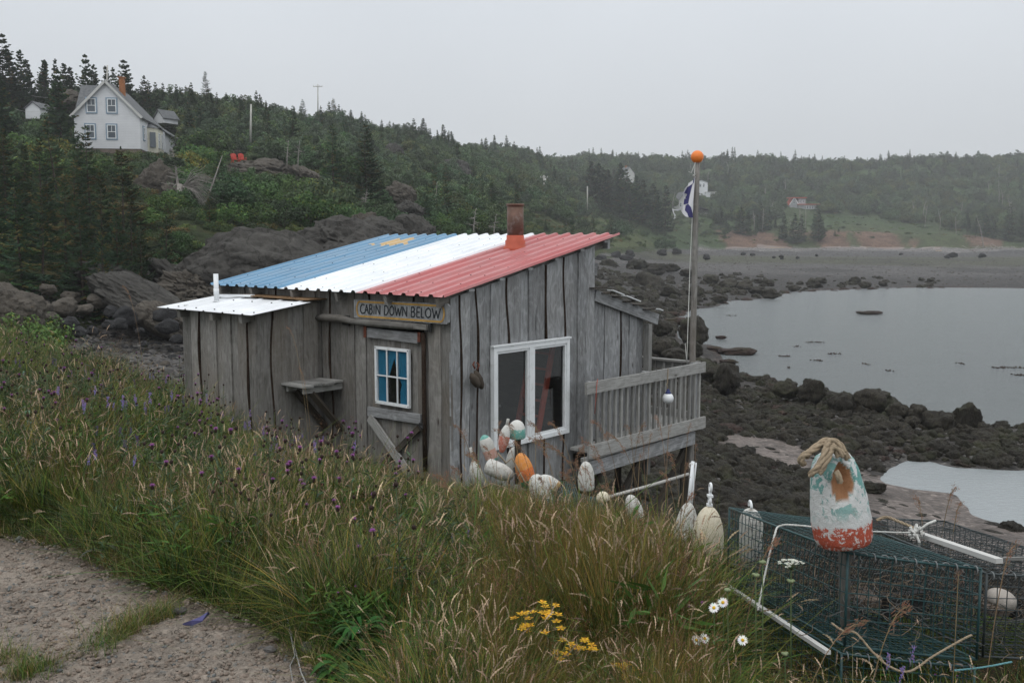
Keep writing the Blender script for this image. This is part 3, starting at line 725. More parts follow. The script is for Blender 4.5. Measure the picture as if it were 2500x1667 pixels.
mb = MB()
for a in np.arange(ra0 + .12, ra1, .42):
    for b in (rb0 + .12, -.5): mb.box(CB(a, b, az(b) + .006), (.016, .016, .01))
mb.build('annex_roof_screws', M['dark'], ar, True)['kind'] = 'stuff'
mb = MB(); mb.beam(CB(2.16, -.18, az(-.18) + .012), CB(3.72, -.18, az(-.18) + .016), .30, .014)
mb.build('roof_felt', M['felt'], cab, True)
mb = MB(); mb.beam(CB(3.35, -.30, az(-.3) + .035), CB(4.0, -.42, az(-.42) + .035), .05, .03); mb.build('roof_batten', M['pvc'], cab, True)
va, vb = 3.72, -.62
mb = MB(); c = CB(va, vb, az(vb)); mb.tube([c, c + Vector((0, 0, .365))], .032, 16); mb.tube([c + Vector((0, 0, .09)), c + Vector((0, 0, .17))], .036, 16)
mb.tube([c, c + Vector((0, 0, .012))], .05, 16); mb.build('vent_pipe', M['pvc'], cab, True)
# plank shelf in the corner
sh = thing('plank_shelf', 'small grey slatted shelf braced against the cabin left of the door', 'shelf', CB(2.1, -.3, 5.8))
SZ = 6.235
mb = MB()
for k, b in enumerate((-.60, -.44, -.28, -.12)):
    e0, e1 = 1.84 + random.uniform(-.04, .04) - .0 * k, 2.30 + (.02 if k % 2 else .0)
    mb.beam(CB(e0, b, SZ + (.012 if k % 2 else 0)), CB(e1, b, SZ), .135, .025)
mb.build('shelf_top', M['woodp'], sh, True)
for a in (1.90, 2.22):
    mb = MB(); mb.beam(CB(a, -.62, SZ - .055), CB(a, -.03, SZ - .055), .04, .075); mb.build('support_rail', M['woodp'], sh, True)
    mb = MB(); mb.beam(CB(a, -.5, SZ - .09), CB(a, -.03, SZ - .62), .045, .07, (1, 0, 0)); mb.build('brace', M['woodd'], sh, True)
# ---- door
door = bpy.data.objects.new('door', None); COL.objects.link(door); door.parent = cab
mb = MB(); r = random.Random(3); s = DA0
DZ1 = 6.93
while s < DA1 - .01:
    w = min(r.uniform(.07, .12), DA1 - s); board(mb, CB(s, 0, 0), AX, -BX, w - .004, 4.95, DZ1, DZ1, .03, int(s * 1000), .002); s += w
mb.build('door_panel', M['woodf'], door, True)
def onA(px, py, b=-.045):
    a, z = hitA(px, py, b); return CB(a, b, z)
mb = MB(); mb.beam(onA(896, 811, -.05), onA(1021, 826, -.05), .03, .115, (0, 0, 1)); mb.build('cross_board', M['wood'], door, True)
mb = MB(); mb.beam(onA(899, 1003, -.05), onA(1028, 1023, -.05), .03, .115, (0, 0, 1)); mb.build('cross_board', M['wood'], door, True)
up = (-BX)
mb = MB(); mb.beam(onA(902, 1018, -.055), onA(1003, 1163, -.055), .115, .03, up); mb.build('brace', M['woodp'], door, True)
mb = MB(); mb.beam(onA(1022, 1045, -.05), onA(930, 1140, -.05), .07, .026, up); mb.build('brace', M['woodd'], door, True)
for (x, y0, y1) in ((891, 795, 824), (1023, 811, 835)):
    mb = MB(); mb.beam(onA(x, y0, -.075), onA(x, y1, -.075), .045, .012, up); mb.build('hanger_strap', M['rusth'], door, True)
mb = MB(); mb.box(onA(1028, 1037, -.075), (.05, .05, .05)); mb.tube([onA(1028, 1040, -.09), onA(1031, 1046, -.1)], .012); mb.build('latch', M['black'], door, True)
# door window
wz = bpy.data.objects.new('door_window', None); COL.objects.link(wz); wz.parent = cab
a0, z0 = hitA(1001, 996, -.06); a1, z1 = hitA(916, 845, -.06)
a0b, z1b = hitA(1000, 853, -.06); z0 = (z0 + hitA(917, 984, -.06)[1]) / 2; z1 = (z1 + z1b) / 2
def frameA(mb, a0, a1, z0, z1, w, b, t):
    mb.beam(CB(a0, b, z0 + w / 2), CB(a1, b, z0 + w / 2), t, w); mb.beam(CB(a0, b, z1 - w / 2), CB(a1, b, z1 - w / 2), t, w)
    mb.beam(CB(a0 + w / 2, b, z0 + w), CB(a0 + w / 2, b, z1 - w), w, t, BX); mb.beam(CB(a1 - w / 2, b, z0 + w), CB(a1 - w / 2, b, z1 - w), w, t, BX)
mb = MB(); frameA(mb, a0, a1, z0, z1, .032, -.058, .034)
for f in (1 / 3, 2 / 3):
    a = a0 + .03 + (a1 - a0 - .06) * f; mb.beam(CB(a, -.062, z0 + .03), CB(a, -.062, z1 - .03), .014, .016, BX)
zm = (z0 + z1) / 2; mb.beam(CB(a0 + .03, -.0625, zm), CB(a1 - .03, -.0625, zm), .012, .015)
wfr = mb.build('window_frame', M['white'], wz, True)
mb = MB()
for a in (a0 + .016, a1 - .016):
    for z in (z0 + .016, z1 - .016): mb.box(CB(a, -.077, z), (.01, .01, .01))
mb.build('screws', M['dark'], wfr, True)
# dark sheet standing in for the unlit room, curtains (left, right with a gap), glass
mb = MB(); mb.beam(CB(a0 + .02, -.036, zm), CB(a1 - .02, -.036, zm), .006, z1 - z0 - .05); mb.build('unlit_room_sheet', M['dark'], wz, True)
def cpoly(pts, mb, b):
    P = [CB(a1 + (a0 - a1) * x, b, z1 + (z0 - z1) * y) for x, y in pts]; mb.prism(P, BX * .002)
mb = MB()
cpoly([(.06, .05), (.53, .05), (.53, .18), (.375, .50), (.30, .52), (.295, .60), (.33, .63), (.345, .96), (.06, .96)], mb, -.043)
mb.build('curtain', M['curt'], wz, True)
mb = MB()
cpoly([(.53, .052), (.94, .052), (.94, .96), (.70, .96), (.70, .74), (.745, .62), (.70, .55), (.645, .5), (.53, .18)], mb, -.0435)
mb.build('curtain', M['curt'], wz, True)
mb = MB(); mb.prism([CB(a0 + .03, -.050, z0 + .03), CB(a1 - .03, -.050, z0 + .03), CB(a1 - .03, -.050, z1 - .03), CB(a0 + .03, -.050, z1 - .03)], BX * .003)
mb.build('glass_pane', M['glass'], wz, True)
# sliding-door beam of driftwood
rail = thing('driftwood_beam', 'old driftwood beam fixed across the wall above the cabin door', 'beam', onA(900, 790))
mb = MB(); P = [onA(770, 776, -.09), onA(790, 775, -.09), onA(830, 777, -.09), onA(860, 784, -.09), onA(900, 788, -.09), onA(960, 793, -.09), onA(1012, 797, -.09)]
mb.tube(P, [.035, .05, .048, .04, .045, .044, .04], 8); mb.beam(onA(1012, 796, -.09), onA(1044, 799, -.09), .05, .06)
mb.build('log', M['woodf'], rail, True)
mb = MB(); mb.box(onA(845, 782, -.05), (.03, .14, .12), rz=math.radians(41)); mb.box(onA(1046, 799, -.07), (.02, .1, .1), rz=math.radians(41)); mb.build('iron_bracket', M['black'], rail, True)
mb = MB()   # side post of the door track with bark still on
mb.tube([onA(1034, 812, -.05), onA(1035, 900, -.055), onA(1036, 1000, -.05), onA(1038, 1150, -.05)], .028, 7); mb.build('bark_post', M['bark'], cab, True)
# ---- sign
def sgn(x, y, b=-.085):     # x 0..1 along board left to right, y 0..1 top to bottom
    A0, Z0 = hitA(864, 731, b); A1, Z1 = hitA(1096, 743, b); A2, Z2 = hitA(1094, 792, b); A3, Z3 = hitA(864, 775, b)
    p = Vector((A0, Z0)) * (1 - x) * (1 - y) + Vector((A1, Z1)) * x * (1 - y) + Vector((A2, Z2)) * x * y + Vector((A3, Z3)) * (1 - x) * y
    return CB(p.x, b, p.y)
sign = thing('name_sign', 'grey wooden sign with ochre border reading CABIN DOWN BELOW above the door', 'sign', sgn(.5, .5))
mb = MB(); mb.prism([sgn(0, 0), sgn(.985, -.02), sgn(1, .1), sgn(1, .9), sgn(.985, 1), sgn(0, 1)], BX * .03)
mb.build('board', M['wood'], sign, True)
def ribbon(mb, pts, w, b, mi=0, closed=False):
    n = len(pts); P = [sgn(*p, b=b) for p in pts]
    for i in range(n if closed else n - 1):
        mb.beam(P[i], P[(i + 1) % n], w, .003, BX, mi)
mb = MB(); pts = []
for k in range(9): t = math.pi * k / 8; pts.append((.065 - .032 * math.sin(t), .50 - .40 * math.cos(t)))
bot = []
for k in range(9): t = math.pi * k / 8; bot.append((.925 + .032 * math.sin(t), .50 + .40 * math.cos(t)))
loop = [(x, y) for x, y in pts] + [(x, y) for x, y in bot]
ribbon(mb, loop, .022, -.088, 0, True); mb.build('painted_border', M['gold'], sign, True)
GL = {'C': [[(1, .1), (.7, 0), (.3, .05), (0, .35), (0, .7), (.3, .97), (.7, 1), (1, .88)]], 'A': [[(0, 1), (.5, 0), (1, 1)], [(.2, .62), (.82, .62)]],
      'B': [[(0, 0), (0, 1)], [(0, 0), (.6, 0), (.85, .2), (.6, .45), (0, .48)], [(.6, .45), (1, .7), (.7, 1), (0, 1)]], 'I': [[(.5, .1), (.5, 1)]],
      'N': [[(0, 1), (0, 0), (1, 1), (1, 0)]], 'D': [[(0, 0), (0, 1), (.6, .95), (1, .6), (1, .35), (.6, .03), (0, 0)]],
      'O': [[(.5, 0), (.1, .2), (0, .5), (.1, .82), (.5, 1), (.9, .82), (1, .5), (.9, .2), (.5, 0)]], 'W': [[(0, 0), (.28, 1), (.5, .2), (.74, 1), (1, 0)]],
      'E': [[(.9, 0), (0, 0), (0, 1), (.9, 1)], [(0, .48), (.8, .48)]], 'L': [[(0, 0), (0, 1), (.85, 1)]]}
txt = [('C', .075, .045), ('A', .125, .04), ('B', .178, .032), ('I', .222, .012), ('N', .25, .043), ('D', .345, .04), ('O', .40, .045), ('W', .455, .07), ('N', .538, .043),
       ('B', .628, .040), ('E', .685, .034), ('L', .732, .03), ('O', .772, .055), ('W', .838, .08)]
mb = MB()
for ch, x, w in txt:
    for st in GL[ch]:
        ribbon(mb, [(x + w * p, .24 + .50 * q) for p, q in st], .0155, -.0872)
mb.build('lettering', M['ink'], sign, True)
# ---- right window (two lights)
win = bpy.data.objects.new('window', None); COL.objects.link(win); win.parent = cab
def CBz(b, z, a): return CB(a, b, z)
mb = MB(); fa = -.045; w = .055
def barB(mb, b0, z0, b1, z1, w, t, a):
    if abs(z1 - z0) < 1e-3: mb.beam(CB(a, b0, z0), CB(a, b1, z1), t, w)
    else: mb.beam(CB(a, b0, z0), CB(a, b1, z1), t, w, BX)
barB(mb, W0, WZ0 + w / 2, W1, WZ0 + w / 2, w, .06, fa); barB(mb, W0, WZ1 - w / 2, W1, WZ1 - w / 2, w, .06, fa)
barB(mb, W0 + w / 2, WZ0 + w, W0 + w / 2, WZ1 - w, w, .06, fa); barB(mb, W1 - w / 2, WZ0 + w, W1 - w / 2, WZ1 - w, w, .06, fa)
bm = (W0 + W1) / 2 - .03; barB(mb, bm, WZ0 + w, bm, WZ1 - w, .085, .06, fa)
mb.beam(CB(-.062, W0 - .02, WZ1 + .012), CB(-.062, W1 + .02, WZ1 + .012), .05, .02)
mb.build('window_frame', M['white'], win, True)
for (b0, b1) in ((W0 + w, bm - .0425), (bm + .0425, W1 - w)):
    mb = MB(); s2 = .03
    barB(mb, b0, WZ0 + w + s2 / 2, b1, WZ0 + w + s2 / 2, s2, .04, fa + .004); barB(mb, b0, WZ1 - w - s2 / 2, b1, WZ1 - w - s2 / 2, s2, .04, fa + .004)
    barB(mb, b0 + s2 / 2, WZ0 + w + s2, b0 + s2 / 2, WZ1 - w - s2, s2, .04, fa + .004); barB(mb, b1 - s2 / 2, WZ0 + w + s2, b1 - s2 / 2, WZ1 - w - s2, s2, .04, fa + .004)
    sash = mb.build('sash', M['white'], win, True)
    mb = MB(); mb.prism([CB(-.03, b0 + s2, WZ0 + w + s2), CB(-.03, b1 - s2, WZ0 + w + s2), CB(-.03, b1 - s2, WZ1 - w - s2), CB(-.03, b0 + s2, WZ1 - w - s2)], AX * .004)
    mb.build('glass_pane', M['glass'], sash, True)
# inside, seen through the window
lad = thing('red_ladder', 'dark red ladder leaning inside behind the right window pane', 'ladder', CB(.3, 1.6, 5.3))
lb0, lz0 = hitB(1310, 1075, .22); lb1, lz1 = hitB(1352, 835, .22)
for da in (0, .36):
    mb = MB(); mb.beam(CB(.22 + da, lb0, lz0), CB(.22 + da, lb1, lz1), .03, .085, BX); mb.build('stile', M['redl'], lad, True)
for k in range(6):
    f = .08 + k * .16; b_, z_ = lb0 + (lb1 - lb0) * f, lz0 + (lz1 - lz0) * f; mb = MB(); mb.beam(CB(.22, b_, z_), CB(.58, b_, z_), .06, .025); mb.build('rung', M['redl'], lad, True)
tb = thing('table', 'white cloth covered table inside the cabin window', 'table', CB(1.2, 1.3, 5.3))
mb = MB(); mb.beam(CB(.8, 1.3, 5.82), CB(2.0, 1.3, 5.82), .9, .03); mb.build('table_top', M['woodp'], tb, True)
for a in (.85, 1.95):
    for b in (.92, 1.68): mb = MB(); mb.beam(CB(a, b, 5.28), CB(a, b, 5.8), .05, .05); mb.build('leg', M['woodd'], tb, True)
for k, (a, b, s_) in enumerate(((1.1, 1.1, .07), (1.3, 1.4, .09), (1.7, 1.2, .06), (1.0, 1.5, .08))): mb = MB(); mb.lathe([(s_ * .6, 0), (s_, .03), (s_, s_ * 1.4), (s_ * .8, s_ * 1.5)], 14, CB(a, b, 5.835)); tag(mb.build('bowl', M['pvc']), 'white bowl on the table inside the cabin window', 'bowl', 'bowls on the cabin table')
# pulley blocks on the wall
hp = thing('pulley_blocks', 'pair of old wooden pulley blocks hanging beside the window on the grey wall', 'pulley', CB(-.06, .2, 6.3))
def onB(px, py, a=-.07):
    b, z = hitB(px, py, a); return CB(a, b, z)
for k, (x0, y0, x1, y1) in enumerate(((1160, 905, 1177, 948), (1150, 912, 1168, 944))):
    mb = MB(); p0, p1 = onB(x0, y0, -.10 - .05 * k), onB(x1, y1, -.10 - .05 * k); d = p1 - p0
    mb.tube([p0, p0 + d * .2, p0 + d * .5, p0 + d * .85, p1], [.015, .04, .052, .042, .02], 10); mb.build('block', M['trunk'], hp, True)
mb = MB(); mb.tube([onB(1158, 884), onB(1155, 890, -.1), onB(1160, 900, -.11)], .010); mb.tube([onB(1164, 885), onB(1170, 892, -.1), onB(1164, 903, -.11)], .010)
mb.build('hook', M['rusth'], hp, True)
# ---- lean-to behind
mb = MB()
LB1 = 3.86
lz = lambda b: 7.33 - .27 * (b - 2.72)
r = random.Random(8); s = 2.73; k = 0
for w in (.30, .38, .22, .20):
    mbw = min(w, LB1 - s)
    board(mb, CB(.05, s, 0), BX, -AX, mbw - .022, 5.0, lz(s) - .05, lz(s + mbw) - .05, .025, 900 + k, .016, (k % 2 == 0, False)); s += mbw; k += 1
mb.beam(CB(.12, 3.95, 5.2), CB(.12, 3.95, lz(3.95) - .1), .16, .05, AX)
mb.build('lean_to_wall', [M['wood'], M['bark']], cab, True)
mb = MB(); mb.beam(CB(2.2, 2.8, 6.2), CB(2.2, 4.0, 6.2), .03, 2.0); mb.build('lean_to_wall', M['woodf'], cab, True)
mb = MB(); mb.beam(CB(.035, 4.07, 4.6), CB(.035, 4.07, lz(4.07) - .17), .085, .09, AX); mb.build('corner_post', M['woodp'], cab, True)
mb = MB(); mb.beam(CB(0, 2.73, lz(2.73) - .06), CB(0, 4.27, lz(4.27) - .06), .03, .15); mb.build('fascia', M['wood'], cab, True)
mb = MB()
for k, b in enumerate(np.arange(2.75, 4.2, .25)): mb.beam(CB(-.08, b, lz(b) + .045 - .01 * (k % 2)), CB(2.3, b, lz(b) + .045), .30, .014)
mb.build('lean_to_roof', M['woodd'], cab, True)
mb = MB()
for (b0, b1) in ((2.95, 3.22), (3.28, 3.62), (4.1, 4.2)): mb.beam(CB(-.09, b0, lz(b0) + .062), CB(-.09, b1, lz(b1) + .062), .10, .012)
mb.build('roof_edge_strip', M['pvc'], cab, True)
mb = MB(); mb.beam(CB(.2, 2.78, 7.62), CB(.2, 3.02, 7.60), .05, .17); mb.build('beam_stub', M['wood'], cab, True)
# wall posts into the ground under the cabin
for (a, b) in ((.1, .1), (.1, 1.4), (.1, 2.6), (2.2, 2.6), (4.2, 2.6), (4.2, .2)):
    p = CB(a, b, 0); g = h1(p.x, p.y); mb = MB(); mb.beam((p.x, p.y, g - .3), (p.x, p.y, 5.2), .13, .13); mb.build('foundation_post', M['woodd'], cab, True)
# ---- deck
deck = thing('wooden_deck', 'grey wooden deck on posts with slatted railing beside the cabin', 'deck', CB(-.3, 3.5, 5.3))
D0, D1, DA_, DBK = 2.12, 4.90, -.30, 2.4
FZ = 5.30
mb = MB()
for k, a in enumerate(np.arange(-.26, 2.3, .145)):
    b0 = 2.14 if a < -.02 else 2.76 if a < 0 else 2.76
    mb.beam(CB(a, b0, FZ), CB(a, D1 + .06, FZ), .135, .035, mi=0)
mb.build('deck_boards', M['woodp'], deck, True)
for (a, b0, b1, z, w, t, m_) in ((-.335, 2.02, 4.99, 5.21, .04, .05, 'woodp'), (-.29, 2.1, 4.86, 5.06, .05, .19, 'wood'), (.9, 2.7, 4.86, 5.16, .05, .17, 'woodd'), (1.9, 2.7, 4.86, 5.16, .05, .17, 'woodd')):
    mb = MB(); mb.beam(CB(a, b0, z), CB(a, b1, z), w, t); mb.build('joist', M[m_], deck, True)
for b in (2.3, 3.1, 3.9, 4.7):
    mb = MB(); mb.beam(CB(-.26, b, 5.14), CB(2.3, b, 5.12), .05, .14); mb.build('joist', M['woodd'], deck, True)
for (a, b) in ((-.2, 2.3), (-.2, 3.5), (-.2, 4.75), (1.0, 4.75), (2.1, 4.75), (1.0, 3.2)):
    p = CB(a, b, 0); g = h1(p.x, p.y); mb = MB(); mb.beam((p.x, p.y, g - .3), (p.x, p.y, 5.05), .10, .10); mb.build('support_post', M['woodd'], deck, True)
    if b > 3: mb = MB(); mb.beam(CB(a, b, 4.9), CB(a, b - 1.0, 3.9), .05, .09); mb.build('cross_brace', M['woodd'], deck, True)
RZ = 6.20
mb = MB(); mb.beam(CB(-.36, D0 - .06, RZ - .075), CB(-.36, 5.02, RZ - .085), .035, .15); mb.build('top_rail', M['woodp'], deck, True)
mb = MB(); mb.beam(CB(-.36, D0, FZ + .0), CB(-.36, 5.05, FZ - .02), .035, .17); mb.build('bottom_rail', M['woodp'], deck, True)
for k in range(21):
    b = D0 + .10 + k * (2.70 / 20)
    mb = MB(); mb.beam(CB(-.325, b, FZ + .02), CB(-.325, b, RZ - .02), .04, .035, AX); mb.build('baluster', M['woodp'], deck, True)
for b in (2.25, 3.55, 4.86):
    mb = MB(); mb.beam(CB(-.27, b, FZ), CB(-.27, b, RZ - .01), .08, .08, AX); mb.build('rail_post', M['wood'], deck, True)
# back rail
mb = MB(); mb.beam(CB(-.30, 4.95, RZ - .02), CB(2.35, 4.95, RZ - .02), .10, .03); mb.beam(CB(-.28, 4.99, RZ - .1), CB(2.35, 4.99, RZ - .1), .03, .12); mb.build('top_rail', M['woodp'], deck, True)
mb = MB(); mb.beam(CB(-.28, 4.99, FZ + .05), CB(2.35, 4.99, FZ + .05), .03, .15); mb.build('bottom_rail', M['woodp'], deck, True)
for k in range(17):
    a = -.16 + k * .155
    mb = MB(); mb.beam(CB(a, 4.955, FZ + .02), CB(a, 4.955, RZ - .04), .04, .035, AX); mb.build('baluster', M['woodp'], deck, True)
# ---- flagpole, flag, ball
fpY = 14.55
pb_, pt_ = PY(1690, 905, fpY), PY(1702, 396, fpY)
fp = thing('flagpole', 'tall weathered grey wooden flagpole rising from the deck corner', 'flagpole', (pb_.x, pb_.y, 5.3))
mb = MB(); lo = pb_ + (pb_ - pt_) * .75
n = 14; mb.tube([lo + (pt_ - lo) * (i / n) + Vector((random.uniform(-.004, .004), 0, 0)) for i in range(n + 1)], [.056 - .020 * i / n for i in range(n + 1)], 12)
mb.build('pole', M['woodf'], fp, True)
mb = MB(); off = Vector((-.075, -.03, 0))
mb.tube([pt_ + Vector((-.03, -.02, .0)), pt_ + Vector((-.05, -.03, -.35)), pt_ + (pb_ - pt_) * .5 + off, pb_ + off * 1.2 + Vector((0, 0, .1)), pb_ + off * 1.6 + Vector((0, 0, .42)), pb_ + off + Vector((0, 0, .0))], .006, 5)
mb.tube([pt_ + Vector((-.02, -.03, .02)), pt_ + Vector((-.06, -.04, -.08)), pt_ + Vector((-.09, -.04, -.16)), pt_ + Vector((-.13, -.05, -.14))], .006, 5)
mb.build('halyard', M['ropew'], fp, True)
ball = MB(); ball.lathe([(.001, -.093)] + [(.093 * math.sin(t), -.093 * math.cos(t)) for t in np.linspace(.15, 2.99, 16)] + [(.001, .093)], 28)
ball.lathe([(.0935, -.003), (.095, 0), (.0935, .003)], 28); ball.lathe([(.03, -.105), (.035, -.08)], 12)
bo = ball.build('ball_finial', M['orange'], fp); bo.location = Vector(pt_) - Vector(fp.location) + Vector((0, 0, .075))
# tattered flag hanging from the pole
random.seed(5)
fl = []
def flagpoly(pts, c, dz=0.0):
    """pts in photo pixels; cloth with folds, its distance a little in front and behind the pole"""
    ys = sorted({y for _, y in pts}); y0, y1 = min(ys), max(ys); rows = 26; vs = []; fs = []
    def span(y):
        xs = []
        for i in range(len(pts)):
            (xa, ya), (xb, yb) = pts[i], pts[(i + 1) % len(pts)]
            if (ya <= y < yb) or (yb <= y < ya): xs.append(xa + (xb - xa) * (y - ya) / (yb - ya))
        return (min(xs), max(xs)) if len(xs) >= 2 else None
    prev = None; m = 8
    for i in range(rows + 1):
        y = y0 + (y1 - y0) * (i + .01) / (rows + .02); s_ = span(y)
        if not s_: prev = None; continue
        row = []
        for j in range(m + 1):
            x = s_[0] + (s_[1] - s_[0]) * j / m
            Y = fpY - .06 + .07 * math.sin((x - 1690) * .16 + y * .035) * min(1, (1698 - x) / 25 + .2) + dz
            vs.append(PY(x, y, Y)); row.append(len(vs) - 1)
        if prev:
            for j in range(m): fs.append((prev[j], prev[j + 1], row[j + 1], row[j]))
        prev = row
    fl.append((vs, fs, c))
flag = thing('tattered_flag', 'torn navy and white flag hanging limp from the flagpole', 'flag', PY(1690, 500, fpY))
NAVY = (.060, .058, .15); FW = (.62, .62, .64)
flagpoly([(1697, 432), (1696, 445), (1692, 500), (1691, 532), (1680, 502), (1678, 498), (1685, 470), (1690, 448)], FW)
flagpoly([(1696, 433), (1694, 446), (1690, 452), (1684, 476), (1680, 498), (1669, 500), (1670, 488), (1678, 474), (1669, 472), (1668, 470), (1676, 456), (1688, 450), (1693, 440)], NAVY, -.005)
flagpoly([(1692, 440), (1692, 448), (1685, 453), (1678, 457), (1672, 468), (1670, 474), (1672, 482), (1676, 486), (1671, 484), (1667, 474), (1672, 460), (1680, 452), (1680, 448), (1688, 443)], FW, -.012)
flagpoly([(1680, 498), (1687, 506), (1691, 520), (1692, 532), (1682, 531), (1677, 520), (1672, 514), (1674, 502)], NAVY, -.008)
flagpoly([(1676, 499), (1672, 503), (1672, 514), (1678, 521), (1681, 531), (1674, 529), (1667, 522), (1663, 515), (1668, 511), (1666, 505), (1670, 500)], FW, -.014)
flagpoly([(1668, 502), (1668, 506), (1660, 513), (1655, 515), (1645, 514), (1643, 511), (1655, 513), (1662, 506)], FW, -.01)
flagpoly([(1643, 508), (1646, 520), (1650, 525), (1648, 530), (1650, 533), (1644, 535), (1647, 529), (1644, 520), (1641, 512)], FW, -.01)
fm = simple('flag_cloth', (1, 1, 1), .9, .05, .05)
m, nt, b = newmat('flag_cloth_faded', .9, .05); setc(nt, b, attr(nt, 'Col'))
mb = MB()
for vs, fs, c in fl: mb.add(vs, fs, 0, None, col=c, smooth=True)
mb.build('cloth', m, flag, True)
mb = MB(); mb.tube([PY(1697, 434, fpY - .05), PY(1694, 428, fpY - .06), PY(1698, 424, fpY - .05), PY(1692, 430, fpY - .06)], .012, 5); mb.build('tie', M['ropew'], flag, True)
# hanging round buoy on the railing
rb = thing('round_buoy', 'round white mooring buoy with navy top hanging on the deck railing', 'buoy', onB(1631, 972, -.45))
R0 = .078; mb = MB()
mb.lathe([(.002, -R0)] + [(R0 * math.sin(t), -R0 * math.cos(t)) for t in np.linspace(.15, 2.25, 12)] + [(.03, .082)], 22); b1 = mb.build('body', M['pvc'], rb)
mb = MB(); mb.lathe([(.050, .058), (.034, .086), (.016, .12), (.014, .13)], 16); mb.build('collar', simple('navy_rubber', (.025, .035, .13), .5), rb)
mb = MB(); c = Vector(rb.location); mb.tube([c + Vector((0, 0, .12)), c + Vector((-.02, .03, .2)), onB(1630, 935, -.39), onB(1631, 900, -.385)], .006, 5); mb.build('hanging_rope', M['rope'], rb, True)
# red cord trailing on the railing
mb = MB(); mb.tube([onB(1459, 925, -.385), onB(1457, 940, -.39), onB(1455, 970, -.40), onB(1452, 1010, -.39)], .005, 5)
tag(mb.build('cord', simple('pink_cord', (.42, .13, .10), .9)), 'thin faded red cord draped over the left end of the railing', 'cord')
# pale pole lying low under the deck
mb = MB(); mb.tube([PY(1480, 1214, 11.9), PY(1580, 1187, 12.6), PY(1680, 1157, 13.4)], .022, 8)
tag(mb.build('wooden_pole', M['pole']), 'long pale pole lying below the deck', 'pole')
# ------------------------------------------------------------------ buoys and lobster traps
random.seed(21)
def paint(name, bands, wear=(.5, .47, .42), amt=.35, sc=9):
    """bands: [(z_top, colour)] in generated z, painted and chipped"""
    m, nt, b = newmat(name, .8, .2)
    gen = nt.nodes.new('ShaderNodeTexCoord').outputs['Generated']; s_ = nt.nodes.new('ShaderNodeSeparateXYZ'); nt.links.new(gen, s_.inputs[0])
    ob = coords(nt, 'Object'); n = noise(nt, ob, sc, 5, .7); n2 = noise(nt, ob, sc * 3.5, 6, .75, .6)
    z = mth(nt, 'ADD', s_.outputs['Z'], mth(nt, 'MULTIPLY', mth(nt, 'SUBTRACT', n2, .5), .10))
    c = None
    for zt, col in bands[::-1]:
        c = col if c is None else mix(nt, ramp(nt, z, [(max(0, zt - .004), 0), (min(1, zt + .004), 1)]), col, c)
    c = mix(nt, ramp(nt, n2, [(.5, 0), (.56, amt)]), c, (.62, .62, .60)) if isinstance(c, bpy.types.NodeSocket) else mix(nt, ramp(nt, n2, [(.52, 0), (.6, amt)]), c, wear)
    c = mix(nt, ramp(nt, n, [(.6, 0), (.7, amt)]), c, wear)
    setc(nt, b, c); bump(nt, b, n2, .7, .012); return m
WH = (.55, .545, .51); TE = (.14, .36, .31); RD = (.50, .085, .045); OR = (.62, .22, .05); CRM = (.60, .55, .43)
P_w = paint('chipped_white_buoy', [(1, WH)], (.24, .21, .17), .7); P_wt = paint('white_buoy_teal_top', [(.55, WH), (1, TE)]); P_tw = paint('teal_dome_buoy', [(.55, TE), (1, WH)], amt=.6)
P_wp = paint('white_pink_teal_buoy', [(.12, TE), (.45, (.55, .33, .27)), (.88, WH), (1, TE)])
P_rw = paint('red_white_buoy', [(.6, (.48, .17, .12)), (1, WH)]); P_or = paint('orange_green_buoy', [(.22, (.03, .18, .09)), (.55, (.55, .15, .04)), (1, (.60, .24, .06))], amt=.1)
P_cr = paint('cream_buoy', [(1, CRM)], (.42, .33, .2), .45)
P_o = paint('orange_buoy', [(1, OR)]); P_b = paint('blue_buoy', [(1, (.10, .16, .36))])
def bullet(r, L_, k=.55):   # flat base at z=0, rounded nose at L_
    n = 9; p = [(r * .82, 0), (r * .93, .01 * L_ / .3), (r, .08 * L_)]
    p += [(r, L_ * k)]
    for i in range(1, n + 1): t = math.pi / 2 * i / n; p.append((max(.004, r * math.cos(t)), L_ * k + L_ * (1 - k) * math.sin(t)))
    return p
def spindle(r, L_):
    return [(max(.006, r * math.sin(math.pi * min(.97, max(.05, t))) ** .55), L_ * t) for t in np.linspace(.02, .985, 14)]
def aim(o, p0, p1):
    d = (Vector(p1) - Vector(p0)).normalized(); o.rotation_euler = d.to_track_quat('Z', 'Y').to_euler(); o.location = Vector(p0)
def buoy(label, base, tip, r_px, Y, mat, shape='bullet', k=.5, dY=0.0, extra=None, wob=.05):
    p0 = PY(*base, Y); p1 = PY(*tip, Y + dY); L_ = (p1 - p0).length; r = r_px * 1.1 / FPX * Y
    t = thing('lobster_buoy', label, 'buoy', group='old lobster buoys by the cabin'); aim(t, p0, p1)
    mb = MB(); mb.lathe(bullet(r, L_, k) if shape == 'bullet' else spindle(r, L_), 20, wob=wob, seed=int(base[0]))
    mb.build('body', mat, t)
    if extra: extra(t, r, L_)
    return t
def stick(t, r, L_, ln=.25, w=.013, m='pole', a=0.0):
    mb = MB(); mb.tube([(0, 0, L_ * .9), (a * .3, 0, L_ + ln * .5), (a, 0, L_ + ln)], w, 8); mb.build('stick', M[m], t)
def ring(mb, c, R, r, axis='Y', n=16, a0=0, a1=2 * math.pi):
    pts = []
    for i in range(n + 1):
        a = a0 + (a1 - a0) * i / n; q = (math.cos(a) * R, 0, math.sin(a) * R) if axis == 'Y' else (0, math.cos(a) * R, math.sin(a) * R)
        pts.append(Vector(c) + Vector(q))
    mb.tube(pts, r, 8)
YB = 8.4
